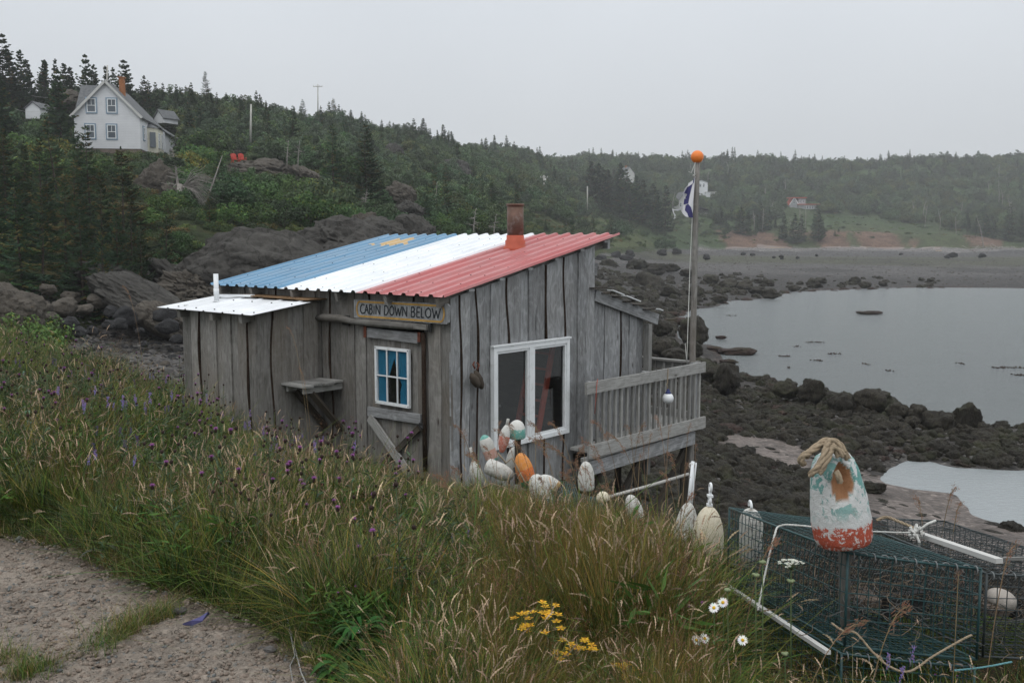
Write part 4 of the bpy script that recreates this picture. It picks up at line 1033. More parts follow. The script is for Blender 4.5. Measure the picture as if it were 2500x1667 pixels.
b1 = buoy('teal and white dome topped buoy standing highest in the heap by the window', (1262, 1070), (1262, 1025), 21, YB, P_tw, k=.35)
mb = MB(); q0, q1 = PY(1264, 1068, YB + .02), PY(1264, 1180, YB + .02); mb.beam(q0, q1, .055, .05, (0, 1, 0))
tag(mb.build('wooden_stake', M['woodd']), 'dark wooden stake carrying the teal and white domed buoy', 'stake')
buoy('red and white buoy leaning against the stake under the teal dome', (1224, 1105), (1238, 1036), 13, YB - .1, P_rw, 'spindle', extra=lambda t, r, L_: stick(t, r, L_, .05))
buoy('white buoy with pink middle and teal ends tilting left of the stake', (1204, 1126), (1180, 1062), 15, YB + .1, P_wp, k=.6)
buoy('slim white buoy with a stick, furthest left of the heap', (1170, 1192), (1155, 1124), 15, YB + .3, P_w, 'spindle', extra=lambda t, r, L_: stick(t, r, L_, .12, .014, 'pole', -.02))
buoy('fat white buoy lying on its side below the stake', (1190, 1137), (1254, 1163), 19, YB - .1, P_w, k=.4, dY=-.1)
def eye(t, r, L_):
    mb = MB(); ring(mb, (0, 0, L_ + .014), .016, .0045); mb.build('ring', M['rusth'], t)
buoy('white buoy with a metal ring standing behind the orange one', (1250, 1150), (1258, 1090), 17, YB + .15, P_w, k=.4, extra=eye)
def slash(t, r, L_):
    mb = MB(); mb.tube([(-.02, -r * 1.05, L_ * .62), (.02, -r * 1.12, L_ * .45), (r * .7, -r * .95, L_ * .2)], .012, 7); mb.build('dark_stick', M['black'], t)
buoy('faded orange buoy with green foot and a black stick across it', (1293, 1186), (1268, 1106), 20, YB - .25, P_or, k=.45, extra=slash)
buoy('big white buoy leaning right, in front of the orange one', (1328, 1232), (1305, 1158), 24, YB - .45, P_w, k=.5)
buoy('white buoy with an ochre end lying beside the orange one', (1362, 1192), (1318, 1163), 15, YB - .4, paint('white_ochre_buoy', [(.2, (.35, .22, .10)), (1, WH)]), k=.5)
buoy('upright clean white bullet shaped buoy under the deck railing', (1432, 1196), (1430, 1126), 18.5, 8.0, P_w, k=.35)
buoy('small white buoy low in the grass left of the pale pole', (1474, 1222), (1468, 1200), 16, 7.6, P_cr, k=.3)
buoy('white round nosed buoy standing alone in the grass below the deck', (1556, 1266), (1536, 1208), 19, 7.2, P_w, k=.3)
def two_sticks(t, r, L_):
    mb = MB(); mb.tube([(0, 0, L_ * .7), (.035, 0, L_ + .25)], .010, 8); mb.build('stick', M['pvc'], t)
    mb = MB(); mb.tube([(.02, -.02, L_ * .8), (.055, -.02, L_ + .24)], .009, 8); mb.build('stick', M['pvc'], t)
    mb = MB(); ring(mb, (.048, 0, L_ + .22), .016, .006, 'X'); mb.build('rope_tie', M['ropew'], t)
    mb = MB(); mb.beam((.03, -r * 1.0, L_ * .62), (.07, -r * .85, L_ * .45), .05, .012, (0, 1, 0)); mb.build('black_patch', M['black'], t)
buoy('white buoy with two long pale sticks and a black patch', (1668, 1335), (1682, 1226), 24, 5.9, P_w, k=.35, extra=two_sticks)
def swivel(t, r, L_):
    mb = MB(); mb.box((0, 0, L_ + .008), (.03, .03, .012)); ring(mb, (0, 0, L_ + .032), .017, .008, n=12); mb.box((0, 0, L_ + .058), (.034, .03, .012)); mb.tube([(0, 0, L_ + .05), (0, 0, L_ + .085)], .008)
    ring(mb, (0, 0, L_ + .105), .022, .007); mb.build('swivel_eye', M['pvc'], t)
buoy('large cream buoy with a white swivel eye on top beside the traps', (1724, 1374), (1732, 1235), 37, 5.3, P_cr, k=.35, extra=swivel, wob=.02)
buoy('small orange buoy low in the grass beside the white pair', (1628, 1332), (1640, 1302), 10, 6.0, P_o, k=.4)
buoy('short white buoy lying under the buoy with two sticks', (1672, 1322), (1650, 1302), 13, 5.8, P_w, k=.4)
buoy('faded blue buoy half hidden in the grass at the foot of the heap', (1160, 1246), (1196, 1232), 16, 7.5, P_b, k=.5)
mb = MB(); ring(mb, PY(1366, 1232, 7.4), .034, .016, n=18)
tag(mb.build('rusty_ring', M['black']), 'black rubber ring lying beside the green netting', 'ring')
for k, (pp, lb_) in enumerate((([(1215, 1105), (1235, 1130), (1250, 1118), (1262, 1140), (1280, 1175), (1310, 1200)], 'frayed rope hanging through the buoy heap by the window'), ([(1170, 1195), (1200, 1180), (1232, 1190), (1265, 1205), (1300, 1228)], 'brown rope lying along the foot of the buoy heap'), ([(1300, 1170), (1330, 1175), (1352, 1200), (1372, 1228)], 'dark rope trailing over the big white buoy'))):
    mb = MB(); mb.tube([PY(x, y, YB - .35 - .03 * k) for x, y in pp], .008, 6); tag(mb.build('rope', M['rope'] if k < 2 else M['trunk']), lb_, 'rope')
# crumpled green trap netting
def net_mat(name, c): return simple(name, c, .5, .4, .25, 20)
GM = net_mat('green_coated_wire', (.022, .06, .062)); DM = net_mat('dark_coated_wire', (.035, .045, .047))
def wire(mb, pts, r=.0017): mb.tube(pts, r, 4, cap=False, smooth=False)
def net_quad(mb, c00, c10, c11, c01, nu, nv, r, sag=0.0, seed=0):
    rr = random.Random(seed)
    f = [[None] * (nu + 1) for _ in range(nv + 1)]
    c00, c10, c11, c01 = map(Vector, (c00, c10, c11, c01)); nrm = (c10 - c00).cross(c01 - c00).normalized()
    for j in range(nv + 1):
        for i in range(nu + 1):
            u, v = i / nu, j / nv
            p = c00 * (1 - u) * (1 - v) + c10 * u * (1 - v) + c11 * u * v + c01 * (1 - u) * v
            w = sag * math.sin(math.pi * u) * math.sin(math.pi * v) + .35 * sag * math.sin(5 * u + seed) * math.sin(4 * v + 2 * seed)
            f[j][i] = p + nrm * w + Vector((rr.uniform(-1, 1), rr.uniform(-1, 1), rr.uniform(-1, 1))) * .0015
    for j in range(nv + 1): wire(mb, f[j], r)
    for i in range(nu + 1): wire(mb, [f[j][i] for j in range(nv + 1)], r)
nt_ = thing('wire_netting', 'crumpled piece of green wire netting among the buoys', 'netting', PY(1420, 1240, 7.6))
mb = MB(); net_quad(mb, PY(1300, 1165, 8.6), PY(1400, 1180, 8.6), PY(1450, 1250, 7.3), PY(1330, 1240, 7.3), 24, 20, .0028, .10, 3)
net_quad(mb, PY(1370, 1195, 8.3), PY(1470, 1215, 8.2), PY(1480, 1260, 7.4), PY(1380, 1250, 7.4), 20, 14, .0028, -.08, 5); mb.build('mesh', GM, nt_, True)

def trap(label, C, Lp, R, hC, hL, matw, seed, inside=True, lath=False):
    """wire trap: C near top corner, Lp far-left top corner, R near-right top corner; hC/hL heights"""
    C, Lp, R = Vector(C), Vector(Lp), Vector(R); B = R + (Lp - C)
    dz = [Vector((0, 0, -hC)), Vector((0, 0, -hL))]
    c, l, r_, b = C + dz[0], Lp + dz[1], R + dz[0], B + dz[1]
    t = thing('lobster_trap', label, 'trap', (C + B) / 2 + Vector((0, 0, -hC)), group='wire lobster traps')
    nl = int((Lp - C).length / .048); nw = int((R - C).length / .048); nh = int(hC / .048)
    for nm, q, nu, nv, sg in (('top_mesh', (C, Lp, B, R), nl, nw, -.012), ('side_mesh', (C, Lp, l, c), nl, nh, .010), ('side_mesh', (R, B, b, r_), nl, nh, .008), ('end_mesh', (C, R, r_, c), nw, nh, .008), ('end_mesh', (Lp, B, b, l), nw, nh, .008), ('bottom_mesh', (c, l, b, r_), nl, nw, 0)):
        mb = MB(); net_quad(mb, *q, nu, nv, .0016 if nm == 'top_mesh' else .0022, sg, seed); seed += 1; mb.build(nm, matw, t, True)
    mb = MB()
    for p, q in ((C, Lp), (C, R), (R, B), (Lp, B), (c, l), (c, r_), (r_, b), (C, c), (Lp, l), (R, r_)): mb.tube([p, (p + q) / 2 + Vector((0, 0, -.004)), q], .0055, 6)
    mid, midb = (C + Lp) / 2, (R + B) / 2
    mb.build('corner_frame', matw, t, True)
    mb = MB(); net_quad(mb, mid, midb, midb + Vector((0, 0, -hC)), mid + Vector((0, 0, -hC)), nw, nh, .0014, .02, seed); mb.build('parlour_divider', DM, t, True)
    mb = MB()   # bent lacing along the end edge
    n = 13
    for i in range(n):
        p = C.lerp(R, (i + .5) / n); ring(mb, p + Vector((0, 0, -.008)), .016, .0028, 'Y' if i % 2 else 'X', 8, 0, 4.4)
    mb.build('lacing', M['ropew'] if False else simple('grey_lacing', (.16, .17, .17), .8), t, True)
    if inside:
        for k_ in range(2):
            mb = MB(); rr = random.Random(seed + k_); 
            for _ in range(105):
                cx, cyy = rr.uniform(.08, .92), rr.uniform(.1, .9); base = c.lerp(l, cx) + (r_ - c) * cyy; pts = []
                ang = rr.uniform(0, 6.3); q = base + Vector((0, 0, rr.uniform(.02, hC * .75)))
                for s_ in range(8):
                    ang += rr.uniform(-.9, .9); q = q + Vector((math.cos(ang) * .04, math.sin(ang) * .04, rr.uniform(-.022, .018)))
                    q.z = max(q.z, c.z + .01); pts.append(q.copy())
                mb.tube(pts, rr.uniform(.0009, .0022), 4, smooth=False)
            mb.build('twine_netting' if k_ == 0 else 'dry_weed', simple('dark_twine', (.13, .10, .07) if k_ else (.10, .10, .095), .95, var=.5), t, True)
            if k_ == 0:
                for f0, f1 in ((.12, .3), (.3, .5), (.6, .85), (.8, .62)):
                    mb = MB(); a0_, a1_ = C.lerp(Lp, f0), R.lerp(B, f0); b0_, b1_ = c.lerp(l, f1), r_.lerp(b, f1); net_quad(mb, a0_, a1_, b1_, b0_, 22, 16, .0011, .03, seed + 7); mb.build('twine_head', simple('black_twine', (.03, .03, .03), .9), t, True)
        # concrete runner and entrance ring
        mb = MB(); mb.beam(c.lerp(r_, .5) + Vector((0, .45, .03)), c.lerp(r_, .5) + Vector((0, .65, .03)), .10, .03); mb.build('ballast_block', M['found'], t, True)
        mb = MB(); q = c.lerp(l, .3) + (r_ - c) * .75; mb.beam(q + Vector((0, .12, .07)), q + Vector((.20, .17, .07)), .04, .10); mb.build('dark_panel', M['black'], t, True)
    return t, (C, Lp, R, B, c, l, r_, b)
Cn = PY(2070, 1349, 3.77); Ln_ = PY(1781, 1239, 5.1); Rn = PY(2395, 1388, 3.85)
T1, K1 = trap('green wire lobster trap with the big red and white buoy standing at its near corner', Cn, Ln_, Rn, .38, .38, GM, 10)
C2 = PY(2455, 1400, 4.0) ; L2 = PY(2133, 1258, 5.35); C2.x = Rn.x + .1
L2.x = Ln_.x + (Rn.x - Cn.x) + .10
T2, K2 = trap('wire lobster trap with a white plank along its top, furthest right', C2, L2, C2 + Vector((.62, .06, -.05)), .36, .36, DM, 30)
o = Vector((-.30, .02, -.40)); C3 = PY(2010, 1600, 3.62)
C3 = K1[4] + Vector((-.02, -.03, -.02)); L3 = K1[5] + Vector((-.04, 0, -.02)); 
T3, K3 = trap('lower wire lobster trap sunk in the grass under the green one', C3, L3, C3 + (Rn - Cn), .30, .30, GM, 50, False)
# a white lath along the seam between the two stacked traps
mb = MB(); mb.beam(PY(1759, 1418, 5.02), PY(2022, 1592, 3.70), .022, .016); tag(mb.build('white_lath', M['wgrey']), 'narrow white lath along the foot of the green trap', 'lath')
mb = MB(); mb.beam(PY(2440, 1369, 4.2), PY(2225, 1297, 4.85), .036, .022); tag(mb.build('white_plank', M['wgrey']), 'weathered white plank lying on the right hand trap', 'plank')
mb = MB(); mb.beam(C2 + Vector((.35, .12, .03)), L2 + Vector((.35, -.85, .03)), .03, .014); tag(mb.build('grey_plank', M['woodp']), 'second thin grey slat on the right hand trap near the frame edge', 'plank')
# ropes
def ropeobj(name, lab, pts, r, mat, n=6):
    P = [Vector(p) for p in pts]; fine = []
    for i in range(len(P) - 1):
        a = P[max(0, i - 1)]; b = P[i]; c = P[i + 1]; d = P[min(len(P) - 1, i + 2)]
        for k in range(n):
            t = k / n; fine.append(.5 * ((2 * b) + (c - a) * t + (2 * a - 5 * b + 4 * c - d) * t * t + (3 * b - a - 3 * c + d) * t ** 3))
    fine.append(P[-1]); mb = MB()
    # three twisted strands
    acc = 0
    for s_ in range(3):
        pts_ = []; acc = 0
        for i, q in enumerate(fine):
            if i: acc += (fine[i] - fine[i - 1]).length
            tg = (fine[min(i + 1, len(fine) - 1)] - fine[max(i - 1, 0)]).normalized(); o1 = tg.orthogonal().normalized(); o2 = tg.cross(o1)
            a = acc / (r * 7) * 2 * math.pi / 1.6 + s_ * 2.094; pts_.append(q + (o1 * math.cos(a) + o2 * math.sin(a)) * r * .5)
        mb.tube(pts_, r * .62, 6)
    ob = mb.build(name, mat)
    return tag(ob, lab, 'rope') if lab else ob
ropeobj('rope', 'white rope tied across the trap tops behind the big buoy', [PY(1850, 1490, 4.2), PY(1868, 1400, 4.3), PY(1890, 1310, 4.35), PY(1905, 1283, 4.4), PY(1960, 1283, 4.3), PY(2060, 1296, 4.2), PY(2130, 1297, 4.5), PY(2210, 1300, 4.8), PY(2245, 1300, 4.8), PY(2330, 1325, 4.7)], .0045, M['ropew'], 14)
kn = thing('rope_knot', 'white rope knot on the right hand trap', 'knot', PY(2236, 1300, 4.7)); mb = MB()
rr = random.Random(4)
for k in range(7):
    c = PY(2236, 1300, 4.7); pts = [c + Vector((rr.uniform(-1, 1), rr.uniform(-1, 1), rr.uniform(-1, 1))) * .035 for _ in range(4)]
    mb.tube(pts, .008, 6)
mb.tube([PY(2236, 1302, 4.68), PY(2245, 1325, 4.67), PY(2243, 1338, 4.67)], .007, 6); mb.tube([PY(2236, 1300, 4.68), PY(2265, 1278, 4.67), PY(2285, 1270, 4.67)], .006, 6)
mb.build('knot', M['ropew'], kn, True)
ropeobj('rope', 'frayed brown rope snaking through the grass in front of the traps', [PY(2030, 1520, 3.6), PY(2060, 1540, 3.55), PY(2090, 1545, 3.5), PY(2130, 1590, 3.45), PY(2170, 1625, 3.4), PY(2220, 1638, 3.38), PY(2280, 1600, 3.4), PY(2350, 1560, 3.45), PY(2372, 1550, 3.5)], .0042, M['rope'], 14)
ropeobj('rope', 'thin blue green rope at the lower right in the grass', [PY(2330, 1636, 3.4), PY(2400, 1628, 3.42), PY(2470, 1615, 3.45)], .0035, M['bluerope'], 14)
ropeobj('rope', 'brown rope looped over the back of the right hand trap', [PY(2140, 1270, 5.1), PY(2165, 1262, 5.1), PY(2200, 1275, 5.0), PY(2235, 1290, 4.9)], .008, M['rope'], 10)
buoy('white buoy with a white loop standing inside the green trap', (1835, 1370), (1832, 1240), 26, 5.0, P_w, k=.7, extra=lambda t, r, L_: (lambda mb: (ring(mb, (0, 0, L_ + .012), .025, .007, n=12, a0=-.3, a1=math.pi + .3), mb.build('loop', M['pvc'], t)))(MB()))
buoy('white round buoy lying inside the right hand trap', (2440, 1475), (2455, 1440), 34, 4.15, paint('greyish_white_buoy', [(1, (.42, .38, .34))]), k=.4)
# ---- the big buoy on its post
bigY = 3.80
p0 = PY(2061, 1326, bigY); p1 = PY(2030, 1092, bigY)
big = thing('big_foam_buoy', 'big worn red, white and teal foam buoy on a post over the trap', 'buoy'); aim(big, p0, p1)
L_ = (p1 - p0).length; R_ = .112
KB = 3.80 / 3.66
mb = MB()
prof = [(.088, 0), (.102, .006), (.112, .03), (.1135, .09), (.108, .16), (.100, .23), (.090, .29), (.078, .325), (.062, .348), (.045, .358), (.02, .362), (.003, .362)]
dense = []
for (r0_, z0_), (r1_, z1_) in zip(prof[:-1], prof[1:]):
    for k in range(3): dense.append((r0_ + (r1_ - r0_) * k / 3, z0_ + (z1_ - z0_) * k / 3))
dense.append(prof[-1]); mb.lathe([(r_ * 1.02, z_ * 1.035) for r_, z_ in dense], 56)
Vv = []
# carve a hollow near the top on the camera side, roughen the rest
face = (Matrix(big.rotation_euler.to_matrix()).transposed() @ (Vector((0, 0, CAMZ)) - p1)).normalized(); face.z = 0; face.normalize()
sidev = Vector((0, 0, 1)).cross(face)
for v in mb.v:
    p = Vector(v); r_ = math.hypot(p.x, p.y)
    if r_ > 1e-4:
        d_ = Vector((p.x, p.y, 0)) / r_; fx = d_.dot(sidev); fy = d_.dot(face)
        w = 0
        if fy > 0:
            dx = (fx - .25 - (p.z - .27) * 1.2) / .46; dz = (p.z - .272) / .078
            w = max(0, 1 - (dx * dx + dz * dz)) ** .7
        p = p - d_ * (w * .055)
        nn = fbm(np.array([[p.x * 30, p.y * 30, p.z * 30]]), 3, 9)[0]; p = p + d_ * nn * .0028
        lip = math.exp(-((fx + .15) / .2) ** 2 - ((p.z - .315) / .03) ** 2) * (fy > 0); p = p + d_ * lip * .016
        c = (.34, .17, .08) if w > .18 else (1, 1, 1)
    else: c = (1, 1, 1)
    Vv.append((tuple(p), c))
mb.v = [a for a, _ in Vv]; mb.col = [c for _, c in Vv]
m, nt, b = newmat('flaking_buoy_paint', .8, .2)
ob = coords(nt, 'Object'); s_ = nt.nodes.new('ShaderNodeSeparateXYZ'); nt.links.new(ob, s_.inputs[0])
n2 = noise(nt, ob, 26, 7, .72, .5); n3 = noise(nt, ob, 17, 6, .72, .8); n4 = noise(nt, ob, 60, 5, .7)
z = mth(nt, 'ADD', s_.outputs['Z'], mth(nt, 'MULTIPLY', mth(nt, 'SUBTRACT', n2, .5), .10))
tealw = mth(nt, 'MULTIPLY', ramp(nt, mth(nt, 'MULTIPLY', z, 2.5), [(.30, 0), (.40, .75), (.75, 1), (.9, .8)]), ramp(nt, n3, [(.49, 0), (.52, 1)]))
c = mix(nt, tealw, (.56, .57, .56), (.12, .30, .275))
chip = ramp(nt, noise(nt, ob, 34, 7, .7, .6), [(.545, 0), (.57, 1)])
c = mix(nt, ramp(nt, mth(nt, 'MULTIPLY', z, 2.5), [(.225, 1), (.24, 0)]), c, mix(nt, chip, (.40, .085, .05), (.58, .55, .53)))
c = mix(nt, ramp(nt, n4, [(.58, 0), (.66, .5)]), c, (.30, .27, .23))
at = nt.nodes.new('ShaderNodeSeparateColor'); nt.links.new(attr(nt, 'Col'), at.inputs[0])
c = mix(nt, ramp(nt, at.outputs[1], [(.3, 1), (.8, 0)]), c, mix(nt, n2, (.22, .10, .05), (.42, .23, .12)))
setc(nt, b, c); bump(nt, b, n2, 1.0, .012)
mb.build('foam_body', m, big)
def BP(x, y, Y=bigY): return PY(x, y, Y + .14 if Y < 3.7 else Y)
def strand(lab, pts, r=.0125): o_ = ropeobj('rope_strand', None, pts, r, M['rope'], 12); o_.parent = big; o_.matrix_parent_inverse = Matrix(); return o_
inv = (Matrix.Translation(big.location) @ big.rotation_euler.to_matrix().to_4x4()).inverted()
for pts in ([(2048, 1115, 3.56), (2030, 1085, 3.58), (2010, 1082, 3.60), (1985, 1100, 3.58), (1962, 1112, 3.55), (1955, 1125, 3.55), (1963, 1132, 3.56)],
            [(2062, 1105, 3.58), (2040, 1080, 3.60), (2015, 1076, 3.62), (1990, 1092, 3.60), (1975, 1104, 3.58), (1968, 1115, 3.57)],
            [(2070, 1120, 3.60), (2050, 1085, 3.6), (2025, 1078, 3.58), (2012, 1110, 3.54), (2000, 1135, 3.52), (1985, 1152, 3.52), (1978, 1160, 3.53)],
            [(2060, 1112, 3.56), (2035, 1092, 3.56), (2020, 1120, 3.53), (2008, 1142, 3.52), (1998, 1155, 3.52)],
            [(2040, 1150, 3.54), (2048, 1165, 3.53), (2052, 1178, 3.53)]):
    strand(None, [inv @ BP(*p) for p in pts])
mb = MB(); mb.beam(PY(2062, 1326, 3.84), PY(2061, 1520, 4.02), .036, .036, (0, 1, 0)); bp_ = mb.build('wooden_post', M['woodf'])
tag(bp_, 'square grey wooden post under the big buoy, standing at the trap corner', 'post')
# ------------------------------------------------------------------ houses, poles, chairs
random.seed(31)
def house(name, label, cat, loc, rz, w, dep, hw, hr, wall, roof, wins=(), trim=None, ov=.3, base=None, wing=None, chim=None, ridge='y'):
    """front gable faces local -y; wins: (face, x, z, w, h)"""
    t = thing(name, label, cat, loc, (0, 0, rz))
    mb = MB(); mb.prism([(-w / 2, 0, 0), (w / 2, 0, 0), (w / 2, 0, hw), (0, 0, hr), (-w / 2, 0, hw)], (0, dep, 0)); mb.build('wall', wall, t)
    if base: mb = MB(); mb.beam((0, .02 + dep / 2, -base / 2 - .01), (0, dep / 2 + .03, -base / 2 - .01), 1, 1); mb = MB(); mb.beam((-w / 2 + .06, dep / 2, -base / 2), (w / 2 - .06, dep / 2, -base / 2), dep - .12, base); mb.build('foundation', M['found'], t)
    mb = MB(); sl_ = (hr - hw) / (w / 2)
    for s in (-1, 1):
        x1 = s * (w / 2 + ov); z1 = hw - sl_ * ov
        mb.prism([(0, -ov, hr + .03), (x1, -ov, z1 + .03), (x1, -ov, z1 + .18), (0, -ov, hr + .19)], (0, dep + 2 * ov, 0))
    rf = mb.build('roof', roof, t)
    if trim:
        mb = MB()
        for s in (-1, 1):
            x1 = s * (w / 2 + ov); z1 = hw - sl_ * ov
            mb.beam((0, -ov - .02, hr + .02), (x1, -ov - .02, z1 + .02), .05, .28, (0, 0, 1))
        mb.build('barge_board', trim, rf)
    if chim:
        mb = MB(); mb.box((chim[0], chim[1], hr + chim[2]), (.62, .62, chim[3])); mb.box((chim[0], chim[1], hr + chim[2] + chim[3] / 2), (.85, .85, .12)); mb.build('chimney', M['brick'], rf)
    add_wins(t, wins, w, dep)
    return t
def add_wins(t, wins, w, dep, o=(0, 0)):
    for wn in wins:
        f, x, z, ww, hh = wn[:5]; outer = wn[5] if len(wn) > 5 else None
        def Q(a, b, d):
            return Vector((o[0] + a, o[1] - d, b)) if f == 'F' else Vector((o[0] + w / 2 + d, o[1] + a, b)) if f == 'R' else Vector((o[0] - w / 2 - d, o[1] + a, b))
        dirv = Vector((1, 0, 0)) if f == 'F' else Vector((0, 1, 0))
        fr = bpy.data.objects.new('window', None); COL.objects.link(fr); fr.parent = t
        def rect(mb, x0, x1, z0, z1, b, d, th):
            mb.beam(Q(x0, z0 + b / 2, d), Q(x1, z0 + b / 2, d), th, b); mb.beam(Q(x0, z1 - b / 2, d), Q(x1, z1 - b / 2, d), th, b)
            mb.beam(Q(x0 + b / 2, z0 + b, d), Q(x0 + b / 2, z1 - b, d), b, th, Q(0, 0, 1) - Q(0, 0, 0)); mb.beam(Q(x1 - b / 2, z0 + b, d), Q(x1 - b / 2, z1 - b, d), b, th, Q(0, 0, 1) - Q(0, 0, 0))
        if outer:
            mb = MB(); rect(mb, x - ww / 2 - .14, x + ww / 2 + .14, z - hh / 2 - .14, z + hh / 2 + .14, .14, .04, .08); mb.build('trim', M['bluetrim'], fr)
        mb = MB(); rect(mb, x - ww / 2, x + ww / 2, z - hh / 2, z + hh / 2, .1, .05, .1); mb.beam(Q(x - ww / 2, z, .04), Q(x + ww / 2, z, .04), .07, .07)
        mb.beam(Q(x, z + .03, .04), Q(x, z + hh / 2 - .1, .04), .05, .04, dirv.cross(Vector((0, 0, 1))))
        mb.build('frame', M['white'], fr)
        mb = MB(); mb.prism([Q(x - ww / 2 + .05, z - hh / 2 + .05, .015), Q(x + ww / 2 - .05, z - hh / 2 + .05, .015), Q(x + ww / 2 - .05, z + hh / 2 - .05, .015), Q(x - ww / 2 + .05, z + hh / 2 - .05, .015)], Q(0, 0, .006) - Q(0, 0, 0))
        mb.build('pane', M['pane'], fr)
# farmhouse on the left hill
HP = PY(264, 363, 120.6); rzh = math.radians(8.6)
wl = [('F', -1.72, 5.08, 1.05, 1.65, 1), ('F', .62, 5.08, 1.05, 1.65, 1), ('F', -1.95, 2.0, 1.05, 1.65, 1), ('F', .5, 2.0, 1.05, 1.65, 1), ('R', 2.0, 2.05, .9, 1.5, 1)]
fh = house('farmhouse', 'white clapboard two storey farmhouse with brick chimney on the wooded hill', 'house', HP, rzh, 7.55, 12.0, 4.0, 7.9, M['clap'], M['sroof'], wl, M['wgrey'], .35, 2.2, chim=(.9, 4.5, -.1, 2.6))
# cross wing roof on the left side
mb = MB(); mb.prism([(-3.7, 3.0, 0), (-4.05, 3.0, 0), (-4.05, 3.0, 4.2), (-3.7, 3.0, 4.2)], (0, 6, 0)); mb.build('wing_wall', M['clap'], fh)
mb = MB(); mb.prism([(-.2, 2.4, 4.0), (-.2, 6.2, 8.2), (-.2, 6.2, 8.35), (-.2, 2.3, 4.1)], (-4.2, 0, 0)); mb.prism([(-.2, 10, 4.0), (-.2, 6.2, 8.2), (-.2, 6.2, 8.35), (-.2, 10.1, 4.1)], (-4.2, 0, 0))
mb.build('wing_roof', M['sroof'], fh)
# rear extension stepping down to the right
mb = MB(); mb.prism([(-1.0, 12, 0), (4.4, 12, 0), (4.4, 12, 3.3), (1.4, 12, 5.2), (-1.0, 12, 3.6)], (0, 12, 0)); ext = mb.build('extension_wall', M['clap'], fh)
mb = MB(); mb.prism([(1.4, 11.9, 5.25), (4.9, 11.9, 3.0), (4.9, 11.9, 3.15), (1.4, 11.9, 5.42)], (0, 12.4, 0)); mb.prism([(1.4, 11.9, 5.25), (-1.4, 11.9, 3.4), (-1.4, 11.9, 3.55), (1.4, 11.9, 5.42)], (0, 12.4, 0))
mb.build('extension_roof', M['sroof'], fh)
mb = MB(); mb.prism([(-1, 12.1, -2.2), (4.2, 12.1, -2.2), (4.2, 12.1, 0), (-1, 12.1, 0)], (0, 11.7, 0)); mb.build('extension_foundation', M['found'], fh)
# bay
mb = MB(); mb.prism([(3.77, 4.0, -.1), (4.9, 4.6, -.1), (4.9, 8.2, -.1), (3.77, 8.8, -.1)], (0, 0, 3.1)); mb.build('bay_wall', M['cream'], fh)
mb = MB(); v = [(3.6, 3.8, 3.0), (5.1, 4.5, 3.0), (5.1, 8.3, 3.0), (3.6, 9.0, 3.0), (3.7, 5.0, 3.75), (3.7, 7.8, 3.75)]
mb.add(v, [(0, 1, 4), (1, 2, 5, 4), (2, 3, 5), (0, 3, 2, 1)]); mb.build('bay_roof', M['sroof'], fh)
mb = MB(); mb.prism([(3.77, 4.1, -2.3), (4.8, 4.7, -2.3), (4.8, 8.1, -2.3), (3.77, 8.7, -2.3)], (0, 0, 2.2)); mb.build('bay_foundation', M['found'], fh)
add_wins(fh, [('R', 5.4, 1.5, .9, 1.9)], 9.8, 1); add_wins(fh, [('R', 7.2, 1.5, .9, 1.9)], 9.8, 1)
mb = MB(); mb.beam((4.1, 3.98, 1.5), (4.72, 4.3, 1.5), .05, 1.9); mb.build('bay_pane', M['pane'], fh)
add_wins(fh, [('R', 15.5, 1.9, .7, 1.2), ('R', 16.6, 1.9, .7, 1.2)], 8.8, 1)
sh1 = house('garden_shed', 'small white gabled shed on the hill left of the farmhouse', 'shed', PY(81, 290, 133), math.radians(-6), 2.1, 3.4, 1.3, 2.1, M['clap'], M['sroof'], (), None, .15)
sh2 = house('outbuilding', 'grey roofed white outbuilding half hidden right behind the farmhouse', 'shed', PY(388, 301, 153), math.radians(-30), 2.0, 2.8, .8, 1.9, M['clap'], M['sroof'], (), None, .2)
# far shore
red = house('red_roof_house', 'small grey house with red roofs and long row of white windows across the bay', 'house', PY(1938, 514, 505), math.radians(0), 3.2, 6.0, 2.6, 5.1, M['greyc'], M['redroof'], [('F', 0, 3.3, .9, 1.2)], M['white'], .3)
mb = MB(); mb.beam((1.6, 2, 3.4), (4.6, 2, 3.4), 4.0, 2.8); mb.build('upper_wall', M['greyc'], red)
mb = MB(); mb.beam((-1.9, 1.8, 5.0), (4.9, 1.8, 5.0), 5.0, .3); mb.build('upper_roof', M['redroof'], red)
mb = MB(); mb.beam((1.6, 1.0, 1.1), (11.0, 1.0, 1.1), 3.6, 2.2); mb.build('porch_wall', M['greyc'], red)
mb = MB(); mb.beam((1.3, .8, 2.35), (11.3, .8, 2.35), 4.4, .28); mb.build('porch_roof', M['redroof'], red)
add_wins(red, [('F', x, 1.3, .8, 1.3) for x in (4.2, 5.2, 6.2, 7.2)], 3.2, 1, (0, -.8)); add_wins(red, [('F', x, 3.6, .8, 1.2) for x in (2.4, 3.7)], 3.2, 1); add_wins(red, [('F', 9.8, 1.1, .8, 1.2)], 3.2, 1, (0, -.8))
house('cedar_shed', 'tiny shingled shed in the field right of the red roofed house', 'shed', PY(2050, 523, 505), .2, 2.2, 2.4, 1.4, 2.1, M['woodp'], M['sroof'], [('F', .2, .9, .8, .7)], None, .25)
gh = house('grey_gabled_house', 'grey house with a steep gable behind the flag', 'house', PY(1672, 528, 465), .1, 8.2, 8, 2.6, 8.0, M['wgrey'], M['sroof'], [('F', -1.5, 3.8, .8, 1.4), ('F', 1.5, 3.8, .8, 1.4)], None, .6)
